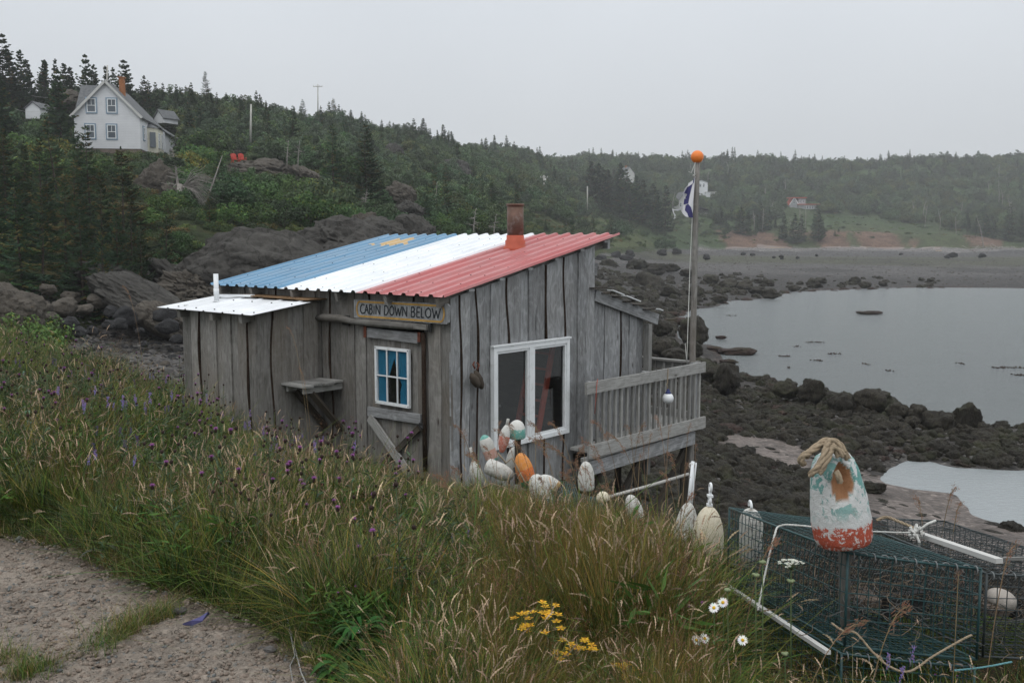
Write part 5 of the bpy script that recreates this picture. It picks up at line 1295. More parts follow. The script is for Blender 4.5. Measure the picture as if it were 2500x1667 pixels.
mb = MB(); mb.prism([(4.0, 0, 3.3), (9.2, 0, 1.9), (9.2, 0, 2.05), (4.0, 0, 3.5)], (0, 7, 0)); mb.prism([(-4.0, 0, 2.8), (-5.6, 0, 2.2), (-5.6, 0, 2.3), (-4.0, 0, 3.0)], (0, 7, 0)); mb.build('porch_roof', M['sroof'], gh)
mb = MB()
for x in np.arange(4.4, 9.2, .5): mb.beam((x, .1, -.6), (x, .1, 1.0), .1, .1, (1, 0, 0))
mb.beam((4.2, .1, 1.0), (9.2, .1, 1.0), .12, .12); mb.beam((9.0, .1, -.8), (9.0, .1, 1.9), .2, .2, (1, 0, 0)); mb.build('porch_railing', M['wgrey'], gh)
wh = house('white_house', 'white two storey house with flat extension just right of the flagpole', 'house', PY(1712, 478, 520), 0, 4.4, 5, 4.6, 5.4, M['clap'], M['sroof'], [('F', -.4, 3.6, .8, 1.2), ('F', .8, 3.6, .7, 1.3)], None, .25)
mb = MB(); mb.beam((1.4, .4, -.2), (4.8, .4, -.2), 3.4, 2.6); mb.build('extension_wall', M['clap'], wh); mb = MB(); mb.beam((1.2, .4, 1.2), (5.0, .4, 1.2), 3.8, .16); mb.build('extension_roof', M['wgrey'], wh)
add_wins(wh, [('F', 3.4, .2, .6, .7)], 3.2, 1, (0, -1.3))
dh = house('hillside_house', 'pale house with dormer high in the trees across the bay', 'house', PY(1537, 446, 500), math.radians(22), 4.4, 6, 3.6, 6.0, M['wgrey'], M['sroof'], [('F', -.6, 4.2, .5, .6), ('F', .6, 4.2, .5, .6)], None, .3, chim=(0, 3, .3, 1.0))
for o_, k_ in ((red, 1.28), (gh, 1.41), (wh, 1.49), (dh, 1.27), (COL.objects['cedar_shed'], 1.22)): o_.scale = (k_, k_, k_)
# little things near the mid hill
cabn = house('hidden_cottage', 'glimpse of a white flat roofed cottage among the mid hill spruces', 'house', PY(975, 452, 150), .3, 3.6, 3, 1.0, 1.3, M['clap'], M['wgrey'], (), None, .3)
# utility poles
def upole(px, yt, yb, Y, lab, arm=True, box=False):
    p0, p1 = PY(px, yb, Y), PY(px + (2 if Y < 200 else 0), yt, Y); p0.z -= 1.0
    t = thing('utility_pole', lab, 'utility pole', p0, group='utility poles on the hills'); mb = MB(); mb.tube([p0, p1], [.16 if Y < 250 else .2, .11 if Y < 250 else .17], 8); mb.build('post', M['pole'], t, True)
    if arm: mb = MB(); mb.beam(p1 + Vector((-1.1, -.12, -.6)), p1 + Vector((1.1, -.12, -.6)), .12, .14); mb.build('crossarm', M['pole'], t, True)
    if arm:
        mb = MB()
        for x in (-1, -.4, .4, 1): mb.tube([p1 + Vector((x, -.12, -.52)), p1 + Vector((x, -.12, -.25))], .07, 6)
        mb.build('insulators', M['wgrey'], t, True)
    if box: mb = MB(); mb.tube([p1 + Vector((.35, -.2, -1.9)), p1 + Vector((.35, -.2, -.9))], .25, 10); mb.build('transformer', M['wgrey'], t, True)
upole(776, 206, 280, 238, 'tall pole standing against the sky on the ridge', True)
upole(611, 255, 330, 135, 'bare pale pole in front of the dark spruces right of the farmhouse', False)
upole(260, 160, 215, 150, 'grey pole rising behind the farmhouse roof', False)
upole(727, 272, 295, 230, 'short pole with crossarm below the ridge', True)
upole(957, 376, 446, 200, 'pale pole with crossarm above the cabin roof', True)
upole(1205, 420, 470, 255, 'leftmost pole with crossarm on the middle slope', True)
upole(1328, 428, 490, 280, 'pole with crossarm and transformer on the middle slope', True, True)
upole(1434, 455, 505, 300, 'bare white pole beside the spruce clump', False)
upole(890, 300, 335, 262, 'thin pole on the ridge near the tallest ridge spruce', False)
# power wires
mb = MB()
for (a, b, sg) in (((0, 214, 140), (225, 222, 150), 1.2), ((0, 252, 118), (140, 262, 121), .8)):
    p, q = PY(*a), PY(*b); mb.tube([p.lerp(q, k / 10) - Vector((0, 0, sg * math.sin(math.pi * k / 10))) for k in range(11)], .018, 4)
tag(mb.build('power_line', M['wgrey']), 'thin power wires crossing to the farmhouse', 'wire')
# two red chairs on the ledge
for k, (px, lab) in enumerate(((574, 'left of the two red wooden garden chairs on the rock ledge'), (592, 'right of the two red wooden garden chairs on the rock ledge'))):
    t = thing('garden_chair', lab, 'chair', PY(px, 398, 124), (0, 0, math.radians(35)), 'red chairs on the ledge')
    mb = MB(); mb.beam((-.32, 0, .38), (.32, 0, .38), .62, .05); mb.build('seat', M['redch'], t)
    mb = MB()
    for i in range(5): mb.beam((-.26 + i * .13, .28, .36), (-.30 + i * .15, .62, 1.12 + (.08 if i in (1, 2, 3) else 0)), .11, .03, (0, 1, .3))
    mb.build('backrest', M['redch'], t)
    for s in (-1, 1):
        mb = MB(); mb.beam((s * .38, -.38, .62), (s * .38, .4, .60), .13, .03); mb.build('armrest', M['redch'], t)
        mb = MB(); mb.beam((s * .34, -.32, 0), (s * .34, -.32, .6), .09, .05, (1, 0, 0)); mb.build('leg', M['redch'], t)
        mb = MB(); mb.beam((s * .34, -.3, .38), (s * .34, .55, .02), .05, .12); mb.build('leg', M['redch'], t)
# ------------------------------------------------------------------ scatter helper for things nobody could count
def scatter(name, pts, rots, scls, idx, protos, mats=None):
    """pts (n,3) rots (n,3) scls (n,) idx (n,) -> ONE object that instances the proto meshes"""
    pts = np.asarray(pts, dtype=np.float32)
    me = bpy.data.meshes.new(name); me.vertices.add(len(pts)); me.vertices.foreach_set('co', pts.ravel())
    a = me.attributes.new('rot', 'FLOAT_VECTOR', 'POINT'); a.data.foreach_set('vector', np.asarray(rots, dtype=np.float32).ravel())
    a = me.attributes.new('scl', 'FLOAT', 'POINT'); a.data.foreach_set('value', np.asarray(scls, dtype=np.float32))
    a = me.attributes.new('idx', 'INT', 'POINT'); a.data.foreach_set('value', np.asarray(idx, dtype=np.int32))
    c = bpy.data.collections.new(name + '_kinds')
    for i, m in enumerate(protos):
        c.objects.link(bpy.data.objects.new('%s_kind_%02d' % (name, i), m))
    ob = link(name, me); tag(ob, kind='stuff')
    ng = bpy.data.node_groups.new(name, 'GeometryNodeTree')
    ng.interface.new_socket('Geometry', in_out='INPUT', socket_type='NodeSocketGeometry'); ng.interface.new_socket('Geometry', in_out='OUTPUT', socket_type='NodeSocketGeometry')
    gi, go = ng.nodes.new('NodeGroupInput'), ng.nodes.new('NodeGroupOutput'); ci = ng.nodes.new('GeometryNodeCollectionInfo'); ip = ng.nodes.new('GeometryNodeInstanceOnPoints')
    ci.inputs['Collection'].default_value = c; ci.inputs['Separate Children'].default_value = True; ci.inputs['Reset Children'].default_value = True
    def na(nm, ty):
        n = ng.nodes.new('GeometryNodeInputNamedAttribute'); n.data_type = ty; n.inputs['Name'].default_value = nm
        return [o for o in n.outputs if o.enabled and o.name == 'Attribute'][0]
    l = ng.links.new; l(gi.outputs[0], ip.inputs['Points']); l(ci.outputs[0], ip.inputs['Instance']); ip.inputs['Pick Instance'].default_value = True
    l(na('idx', 'INT'), ip.inputs['Instance Index']); l(na('rot', 'FLOAT_VECTOR'), ip.inputs['Rotation']); l(na('scl', 'FLOAT'), ip.inputs['Scale']); l(ip.outputs[0], go.inputs[0])
    md = ob.modifiers.new('scatter', 'NODES'); md.node_group = ng
    return ob

# ------------------------------------------------------------------ trees
def spruce_mesh(name, seed, h=9.0, r=1.9, brown=.15, bare=.06, asym=0.0, dens=1.0, whd=3.4, wid=1.0):
    rg = np.random.default_rng(seed); V = []; C = []; F = []
    nw = int(h * whd)
    az0 = rg.uniform(0, 6.28)
    P0 = []; D0_ = []; SD = []; LN = []; CC = []
    for w in range(nw):
        zf = bare + (1 - bare) * (w + rg.uniform(-.4, .4)) / nw
        if zf > .985: continue
        nb = rg.integers(6, 10); rr = r * ((1 - zf) ** .85) * rg.uniform(.72, 1.15) + .10
        if zf < .22: rr *= .65 + 1.6 * zf
        for b in range(nb):
            az = rg.uniform(0, 6.28); L_ = rr * rg.uniform(.6, 1.12) * (1 + asym * math.cos(az - az0))
            if rg.random() < .06: continue
            ev = math.radians(-18 + 52 * zf + rg.uniform(-10, 10)); d = np.array([math.cos(az) * math.cos(ev), math.sin(az) * math.cos(ev), math.sin(ev)])
            side = np.array([-math.sin(az), math.cos(az), 0.0]); base = np.array([0, 0, zf * h])
            shade = rg.uniform(.75, 1.25); br = rg.random() < brown
            cb_ = np.array([.125, .10, .038]) if br else np.array([.040, .074, .038])
            if rg.random() < .25 and not br: cb_ = np.array([.056, .096, .034])
            n = max(2, int(L_ / .13 * dens))
            for k in range(n):
                s = (k + rg.uniform(.2, .9)) / n
                if s < .12: continue
                p = base + d * L_ * s + np.array([0, 0, -.10 * L_ * math.sin(s * 3.14) + .16 * L_ * s * s])
                for sg in (-1, 1):
                    ln = min(.5, .55 * L_ * (1.05 - s) + .10) * rg.uniform(.7, 1.15)
                    dd = d * .62 + side * sg * .78 + np.array([0, 0, rg.uniform(-.22, .12)]); dd /= np.linalg.norm(dd)
                    P0.append(p); D0_.append(dd); LN.append(ln); CC.append(cb_ * shade * rg.uniform(.7, 1.35))
                if k == n - 1: P0.append(p); D0_.append(d); LN.append(.26); CC.append(cb_ * shade)
    for k in range(7):   # leader
        P0.append(np.array([0, 0, h * (.985 + .002 * k)])); D0_.append(np.array([rg.uniform(-.25, .25), rg.uniform(-.25, .25), 1])); LN.append(.22); CC.append(np.array([.035, .06, .03]))
    P0, D0_, LN, CC = map(np.array, (P0, D0_, LN, CC)); D0_ = D0_ / np.linalg.norm(D0_, axis=1, keepdims=True)
    N = len(P0); up = np.tile([0, 0, 1.0], (N, 1)); sd = np.cross(D0_, up); sd /= np.maximum(np.linalg.norm(sd, axis=1, keepdims=True), 1e-3)
    wv = rg.uniform(.035, .06, N)[:, None] * wid; L2 = LN[:, None]
    vs = []; fs = []
    up2 = np.cross(sd, D0_)
    for q, ax in enumerate((sd, up2 * .8 + sd * .3)):
        a = P0; b = P0 + D0_ * L2 * .45 + ax * wv; c = P0 + D0_ * L2 + up * -.02; d_ = P0 + D0_ * L2 * .45 - ax * wv
        vs.append(np.stack([a, b, c, d_], 1).reshape(-1, 3)); fs.append(np.arange(N * 4).reshape(-1, 4) + q * N * 4)
    V = np.concatenate(vs); F = np.concatenate(fs); C = np.concatenate([np.repeat(CC, 4, 0)] * 2)
    return np_mesh(name, V, F, M['needle'], C)
def trunk_mesh(name, h, r, seed=0, lean=0.0):
    mb = MB(); rr = random.Random(seed)
    pts = [(math.sin(k * .9 + seed) * .03 + lean * (k / 7) ** 2, math.cos(k * .7 + seed) * .03, h * k / 7 - .4) for k in range(8)]
    mb.tube(pts, [r * (1 - .92 * k / 7) for k in range(8)], 7)
    for k in range(14):   # dead lower stubs
        z = h * rr.uniform(.05, .5); a = rr.uniform(0, 6.28); mb.tube([(0, 0, z), (math.cos(a) * .5, math.sin(a) * .5, z - .05), (math.cos(a) * .9, math.sin(a) * .9, z + .0)], [.02, .012, .005], 4)
    me = bpy.data.meshes.new(name); me.from_pydata([tuple(v) for v in mb.v], [], mb.f)
    me.materials.append(M['trunk']); me.polygons.foreach_set('use_smooth', [True] * len(me.polygons)); return me
SPR = []   # (foliage, trunk, height)
for i, kw in enumerate((dict(h=9, r=2.1, brown=.25), dict(h=9, r=1.8, brown=.12), dict(h=9, r=2.4, brown=.4), dict(h=9, r=1.55, brown=.1, bare=.16), dict(h=9, r=2.2, brown=.08), dict(h=9, r=1.9, brown=.2, asym=.45, bare=.12))):
    SPR.append((spruce_mesh('crown', 100 + i, **kw), trunk_mesh('trunk', 8.6, .15, i), 9.0))
SPF = []   # slimmer, coarser ones for the ridge and far slopes
for i, kw in enumerate((dict(h=9, r=1.6, bare=.08), dict(h=9, r=2.0, bare=.05), dict(h=9, r=1.5, bare=.22, asym=.5), dict(h=9, r=2.1, bare=.03), dict(h=9, r=1.5, bare=.3))):
    SPF.append((spruce_mesh('crown', 200 + i, brown=.08, dens=.75, whd=3.0, wid=2.6, **kw), trunk_mesh('trunk', 8.6, .12, 20 + i), 9.0))
nspr = 0
VIEWS = [(183, 462, 148, 366), (52, 110, 136, 290), (380, 415, 150, 296), (1905, 1992, 512, 517), (2038, 2064, 506, 525), (1632, 1728, 470, 530), (1695, 1742, 525, 480), (1517, 1562, 502, 447), (560, 612, 126, 400), (955, 990, 152, 454), (604, 618, 136, 330), (770, 782, 238, 275)]
def clear(px, Y, h):
    x = uof(px) * Y; top = 585 - (h1(x, Y) + h - 8) / Y * 2400
    for a, b, Yh, yb in VIEWS:
        if a - 900 / Y < px < b + 900 / Y and Y < Yh + 6 and (top < yb or Y > Yh - 4): return False
    return True
def spruce(px, ytop, Y, var=0, pool=None, wx=1.0, lean=0.0, label=None, group='spruces on the slopes', h=None):
    global nspr
    pool = pool or SPR; f, t, hh = pool[var % len(pool)]
    g = onG(px, Y); top = PY(px, ytop, Y).z; h = h or max(1.2, top - g.z); s = h / hh
    o = thing('spruce_tree', label or 'dark green spruce standing among the other spruces of the wooded slope', 'tree', g, (lean * .3, lean, random.uniform(0, 6.28)), group)
    sx_ = s * wx
    c = link('crown', f, o); c.scale = (sx_, sx_, s); k = link('trunk', t, o); k.scale = (s, s, s); nspr += 1
    return o
random.seed(77)
LAB = {'L': 'dark spruce in the thick stand left of the cabin below the farmhouse', 'R': 'spruce standing out against the sky on the left ridge', 'M': 'spruce on the middle slope between the farmhouse and the bay', 'F': 'spruce on the far shore across the bay'}
ZN = [(-999, 0, 'at the far left edge'), (0, 60, 'below the small white shed'), (60, 180, 'left of the farmhouse'), (180, 330, 'under the farmhouse gable'), (330, 450, 'below the farmhouse extension'), (450, 560, 'left of the red chairs'), (560, 660, 'around the red chair ledge'), (660, 760, 'right of the red chair ledge'), (760, 860, 'left of the tallest slope spruce'), (860, 960, 'near the tallest slope spruce'), (960, 1060, 'above the blue roof stripe'), (1060, 1180, 'above the white roof stripe'), (1180, 1300, 'just right of the stove pipe'), (1300, 1450, 'above the red roof stripe'), (1450, 1600, 'left of the flag'), (1600, 1720, 'behind the flagpole'), (1720, 1860, 'between flagpole and red roofed house'), (1860, 2020, 'around the red roofed house'), (2020, 2250, 'right of the tiny field shed'), (2250, 3500, 'near the driftwood heap')]
def zone(px): return [z for a, b, z in ZN if a <= px < b][0]
def deep(Y): return 'low on the slope' if Y < 80 else 'midway up' if Y < 130 else 'high up' if Y < 190 else 'far up the hill'
SZ_ = {}
def lab(kind, px, Y): return (kind + ' ' + deep(Y) + ' ' + zone(px))
hero = [ # px, ytop, Y, var, widthx
 (28, 310, 58, 0, 1.2, 'tall brown tinged spruce nearest the left edge below the shed'), (78, 345, 66, 4, 1.0, None), (110, 330, 56, 1, 1.1, None), (160, 285, 72, 5, 1.0, 'leaning spruce with a bare upper trunk just left of the farmhouse'), (165, 420, 50, 2, 1.15, None),
 (232, 312, 64, 5, 1.25, 'wind bent spruce in front of the farmhouse gable'), (214, 322, 66, 3, .9, None), (258, 420, 54, 0, 1.1, None), (312, 362, 58, 2, 1.25, 'broad golden brown spruce below the farmhouse corner'), (352, 540, 50, 4, .9, None), (410, 500, 52, 1, 1.0, 'small spruce standing by the left end of the big whale back rock'),
 (5, 420, 48, 4, 1.2, None), (60, 430, 46, 1, 1.2, None), (110, 470, 46, 0, 1.2, None), (205, 480, 47, 4, 1.15, None), (255, 560, 47, 2, .9, None), (-60, 330, 52, 2, 1.2, None), (-130, 300, 60, 1, 1.2, None), (325, 480, 54, 1, 1.0, None), (290, 500, 49, 4, 1.0, None), (15, 230, 75, 2, 1.1, None), (130, 380, 62, 4, 1.1, None), (60, 365, 60, 5, 1, None), (190, 390, 60, 0, 1, None), (285, 450, 60, 4, 1, None),
 (540, 365, 84, 5, 1.35, 'dark wind shaped spruce left of the red garden chairs'), (520, 465, 66, 2, 1.2, 'low bushy spruce below the uprooted dead tree'), (378, 372, 100, 4, 1, None),
 (665, 262, 150, 0, 1.3, 'broad dark spruce above the red garden chairs'), (722, 300, 140, 4, 1.25, None), (820, 305, 112, 1, 1.3, 'pointed dark spruce left of the tallest mid slope spruce'), (900, 306, 104, 0, 1.35, 'tallest broad spruce on the mid slope above the blue roof'), (935, 440, 110, 2, 1.3, None), (855, 400, 120, 4, 1.2, None), (800, 380, 125, 2, 1.1, None),
 (1060, 400, 130, 3, 1.2, None), (1090, 430, 122, 0, 1.2, None), (1040, 450, 118, 4, 1.2, None), (1010, 440, 125, 1, 1.0, None), (1175, 430, 150, 1, 1.1, None), (1200, 440, 140, 4, 1.3, 'broad dark spruce just behind the stove pipe'), (1150, 450, 145, 0, 1.2, None), (1120, 470, 140, 2, 1.2, None), (1330, 535, 190, 4, 1.3, 'small dark bushy spruce in the green field right of the stove pipe'), (1378, 538, 200, 1, 1.1, None),
 (640, 400, 120, 3, 1, None), (700, 560, 70, 3, .5, None)]
for i, (px, yt, Y, v, wx, lb) in enumerate(hero):
    spruce(px, yt, Y, v, SPR, wx, random.uniform(-.05, .05) + (.10 if v == 5 else 0), lb or lab(['slim dark spruce', 'dense dark spruce', 'broad brown tinged spruce', 'thin spruce', 'full green spruce', 'wind bent spruce'][v % 6], px, Y), 'spruces on the left and middle slopes')
# ridge line spruces
ridge = [(35, 85, 140, 1, 1.25), (8, 118, 138, 0, 1.2), (60, 130, 140, 3, 1.1), (75, 125, 142, 2, 1), (112, 148, 145, 4, 1), (132, 146, 147, 2, 1), (124, 150, 149, 0, 1), (158, 143, 150, 0, .8), (188, 156, 150, 2, 1), (205, 166, 152, 4, 1), (231, 136, 150, 1, 1.0), (250, 160, 152, 0, 1), (268, 172, 150, 3, 1), (290, 165, 154, 4, .9), (323, 150, 152, 1, 1.3), (338, 185, 150, 3, 1.2), (310, 168, 155, 0, 1), (364, 184, 158, 0, 1), (388, 196, 160, 3, 1), (400, 203, 160, 1, .9), (418, 205, 165, 0, .9), (448, 208, 165, 1, .9), (458, 215, 166, 3, 1), (478, 203, 168, 1, .9), (490, 220, 170, 4, .9), (498, 224, 170, 0, 1), (508, 228, 172, 1, 1), (520, 232, 174, 0, 1), (538, 227, 176, 4, 1), (545, 226, 178, 1, .8), (570, 228, 180, 1, 1), (586, 231, 180, 0, .9), (606, 250, 182, 4, .8), (632, 246, 185, 4, .8), (648, 250, 187, 2, 1), (662, 250, 190, 4, .8), (690, 256, 200, 0, .8), (712, 262, 205, 4, 1), (728, 262, 205, 2, 1), (742, 266, 210, 1, .7), (788, 270, 225, 4, .5), (835, 288, 235, 1, .9), (858, 288, 240, 2, .9), (873, 286, 240, 2, .9), (893, 280, 240, 3, 1.1), (911, 295, 245, 1, .9), (955, 296, 255, 3, 1), (962, 300, 258, 2, 1), (975, 305, 260, 2, .9), (993, 302, 262, 4, .9), (1015, 291, 265, 1, 1.2), (1033, 290, 268, 4, 1.2), (1050, 315, 275, 3, .8), (1074, 318, 280, 4, .8), (1086, 305, 280, 2, 1.1), (1108, 320, 285, 4, .9)]
for i, (px, yt, Y, v, wx) in enumerate(ridge): spruce(px, yt, Y, v, SPF, wx * 1.15, random.uniform(.02, .12), lab('ridge spruce against the sky', px, Y), 'spruces along the left ridge')
for k in range(46):   # more in the band just below the ridge
    px = random.uniform(0, 1120); yr = np.interp(px, [0, 250, 500, 800, 1120], [140, 175, 235, 290, 330]); Y = np.interp(px, [0, 250, 500, 800, 1120], [125, 132, 160, 205, 260]) * random.uniform(.85, 1.0)
    if not clear(px, Y, 7): continue
    spruce(px, yr + random.uniform(10, 40), Y, random.randrange(5), SPF, 1.3, random.uniform(0, .1), lab('ridge spruce against the sky', px, Y), 'spruces along the left ridge')
for k in range(30):   # middle slope
    px = random.uniform(430, 1500); Y = random.uniform(120, 300) * (1.0 if px < 900 else 1.25); g = onG(px, Y); q = random.uniform(4, 9)
    if not clear(px, Y, q): continue
    spruce(px, 0, Y, random.randrange(6), SPR, 1.15, random.uniform(-.04, .06), lab('spruce', px, Y), 'spruces on the left and middle slopes', h=q)
far = [(1440, 395, 300), (1455, 400, 305), (1468, 410, 300), (1480, 415, 310), (1510, 400, 310), (1520, 415, 305), (1535, 440, 300), (1550, 430, 310), (1565, 440, 315), (1590, 450, 310), (1600, 470, 300), (1620, 455, 310), (1740, 500, 310), (1755, 490, 320), (1765, 510, 315), (1780, 505, 330), (1730, 480, 340), (1800, 490, 380), (1820, 500, 380), (1850, 480, 390), (1870, 490, 395), (1840, 520, 385), (1905, 519, 392), (1930, 522, 390), (1950, 524, 392), (1985, 500, 395), (1992, 512, 392), (2000, 540, 398), (2040, 555, 400), (2030, 560, 396), (2350, 520, 415), (2370, 530, 412), (2390, 515, 418), (2450, 500, 415), (2480, 520, 412), (2495, 510, 414), (2415, 540, 416), (2310, 530, 424), (2520, 500, 415), (1885, 520, 392)]
for (px, yt, Y) in far:
    yt += 14 if 1620 < px < 1900 else 0; Y = Y + (62 if px < 1630 else 125 if px < 1800 else 50 if px < 1890 else 38 if px < 2100 else 30)
    spruce(px, yt, Y, random.randrange(5), SPF, random.uniform(1.2, 1.7), random.uniform(-.03, .05), 'far shore spruce ' + ('tall ' if yt < 480 else 'short ') + 'and dark, ' + zone(px), 'spruces on the far shore')

def bush_mesh(name, seed, R=2.0, Hh=2.4, ncl=38, nlf=70, leaf=.16, base=(.045, .085, .028), var=.35, yellow=0.0):
    rg = np.random.default_rng(seed)
    th = rg.uniform(0, 2 * np.pi, ncl); rr = R * rg.uniform(.0, 1, ncl) ** .55 * .85; zz = Hh * (.28 + .62 * rg.uniform(0, 1, ncl)) * (1 - .55 * (rr / R) ** 2)
    cc = np.stack([rr * np.cos(th), rr * np.sin(th), zz], 1); cr = rg.uniform(.28, .5, ncl) * R * .62
    N = ncl * nlf; ci = np.repeat(np.arange(ncl), nlf)
    d = rg.normal(size=(N, 3)); d /= np.linalg.norm(d, axis=1, keepdims=True); d[:, 2] = d[:, 2] * .8 + .12
    P = cc[ci] + d * (cr[ci] * rg.uniform(.45, 1.0, N) ** .6)[:, None]; P[:, 2] = np.maximum(P[:, 2], .02)
    nrm = d + rg.normal(size=(N, 3)) * .7; nrm /= np.linalg.norm(nrm, axis=1, keepdims=True)
    t = np.cross(nrm, rg.normal(size=(N, 3))); t /= np.linalg.norm(t, axis=1, keepdims=True); b = np.cross(nrm, t)
    s = (leaf * rg.uniform(.6, 1.3, N))[:, None]
    V = np.stack([P - t * s * .6, P + b * s * .32, P + t * s * .6, P - b * s * .32], 1).reshape(-1, 3)
    cl = rg.uniform(1 - var, 1 + var, ncl)[ci] * rg.uniform(.75, 1.25, N)
    bs = np.array(base) * np.array([1.12, 1.12, .92]) + .004; C = bs[None] * cl[:, None]
    if yellow: m = rg.random(N) < yellow; C[m] = C[m] * np.array([1.9, 1.25, .8])
    return np_mesh(name, V, np.arange(N * 4).reshape(-1, 4), M['leaf'], np.repeat(C, 4, 0))
def stems_mesh(name, seed, R=1.2, Hh=2.0, n=9, m='trunk', r=.04):
    mb = MB(); rr = random.Random(seed)
    for k in range(n):
        a = rr.uniform(0, 6.3); q = rr.uniform(.3, 1) * R
        mb.tube([(math.cos(a) * .15, math.sin(a) * .15, -.3), (math.cos(a) * q * .5, math.sin(a) * q * .5, Hh * .4), (math.cos(a) * q, math.sin(a) * q, Hh * rr.uniform(.6, .9))], [r, r * .7, r * .25], 5)
    me = bpy.data.meshes.new(name); me.from_pydata([tuple(v) for v in mb.v], [], mb.f); me.materials.append(M[m]); return me
BU = [bush_mesh('foliage', 300, base=(.040, .078, .028)), bush_mesh('foliage', 301, base=(.050, .095, .028), yellow=.1), bush_mesh('foliage', 302, base=(.034, .066, .032), R=1.7, Hh=2.9), bush_mesh('foliage', 303, base=(.085, .115, .028), yellow=.3), bush_mesh('foliage', 304, base=(.045, .075, .040), R=2.3, Hh=2.0)]
BS = [stems_mesh('stems', i) for i in range(3)]
TREE_D = [bush_mesh('crown', 310, R=3.2, Hh=6.0, ncl=60, nlf=60, leaf=.34, base=(.056, .086, .050)), bush_mesh('crown', 311, R=3.6, Hh=5.5, ncl=60, nlf=60, leaf=.36, base=(.064, .10, .050)), bush_mesh('crown', 312, R=2.8, Hh=6.6, ncl=50, nlf=60, leaf=.32, base=(.052, .078, .054)), bush_mesh('crown', 313, R=3.3, Hh=5.2, ncl=55, nlf=60, leaf=.34, base=(.062, .088, .038), yellow=.1)]
def bush(px, py, Y, s, v, label, group='green shrubs on the slopes', z=None):
    g = onG(px, Y) if py is None else PY(px, py, Y)
    if py is not None: g.z = min(g.z, h1(g.x, g.y) + .6)
    o = thing('leafy_shrub', label, 'shrub', g - Vector((0, 0, .15)), (0, 0, random.uniform(0, 6.28)), group)
    c = link('foliage', BU[v % 5], o); c.scale = (s, s, s * random.uniform(.75, 1.05)); k = link('stems', BS[v % 3], o); k.scale = (s, s, s * .8); return o
# the shrubs one can tell apart on the near slope
heroB = [(800, None, 88, 1.35, 3, 'bright yellow green rounded shrub on the slope above the rocks'), (765, None, 90, 1.3, 3, 'yellow green shrub left of the brightest one'), (700, None, 92, 1.4, 0, 'dark green shrub under the red chair ledge'), (730, None, 88, 1.2, 0, None), (660, None, 94, 1.1, 2, None), (600, None, 86, 1.3, 1, None), (640, None, 80, 1.2, 0, None), (570, None, 88, 1.2, 2, None), (680, None, 78, 1.1, 1, None), (740, None, 76, 1.0, 1, None), (620, None, 70, 1.0, 1, None), (560, None, 68, .9, 1, None), (790, None, 78, 1.0, 1, None),
 (840, None, 84, .9, 3, None), (500, None, 112, 1.4, 1, 'bright green shrub right of the farmhouse'), (520, None, 116, 1.2, 1, None), (470, None, 108, 1.2, 3, None), (455, None, 100, 1.0, 1, None), (385, None, 108, .6, 2, 'small shrub beside the farmhouse extension'), (425, None, 90, .8, 1, None), (460, None, 88, 1.0, 1, None), (490, None, 84, 1.0, 0, None), (30, None, 30, .8, 1, 'low bright green plants at the left edge behind the meadow'), (60, None, 33, .7, 1, None), (10, None, 34, .9, 1, None), (95, None, 36, .55, 1, None),
 (1140, None, 118, 1.4, 1, 'fresh green shrub above the white roof stripe'), (1160, None, 125, 1.5, 1, None), (1300, None, 240, 2.2, 2, None), (1510, None, 300, 2.4, 4, 'grey green rounded shrub below the spruce clump'), (1620, None, 325, 2.2, 2, None), (1400, None, 210, 1.3, 1, None), (140, None, 98, 1.4, 3, None), (95, None, 104, 1.4, 0, None), (40, None, 100, 1.5, 1, None), (115, None, 82, 1.3, 1, None), (75, None, 110, 1.3, 2, None), (425, None, 72, .9, 1, None), (375, None, 66, .8, 1, None), (250, None, 80, 1.2, 1, None), (445, None, 60, .7, 0, None), (400, None, 58, .7, 0, None)]
for (px, py, Y, s, v, lb) in heroB: bush(px, py, Y, s, v, lb or lab(['dark green shrub', 'fresh green shrub', 'tall dull green shrub', 'yellow green shrub', 'spreading grey green shrub'][v % 5], px, Y), 'green shrubs on the near slope')
random.seed(91)
for k in range(230):
    px = random.uniform(-20, 1180); Y = math.exp(random.uniform(math.log(72), math.log(190)))
    if px < 450 and Y < 80: continue
    if not clear(px, Y, 3.0): continue
    if 540 < px < 760 and 96 < Y < 130: continue
    if 330 < px < 440 and Y < 96: continue
    v = random.choice([0, 0, 1, 2, 2, 4, 1]); s_ = random.uniform(.7, 1.5)
    bush(px, None, Y, s_ * (1 if Y < 120 else 1.3), v, lab(('big ' if s_ > 1.1 else 'small ') + ['dark green shrub', 'fresh green shrub', 'tall dull green shrub', 'yellow green shrub', 'grey green shrub'][v], px, Y), 'green shrubs on the hillside')
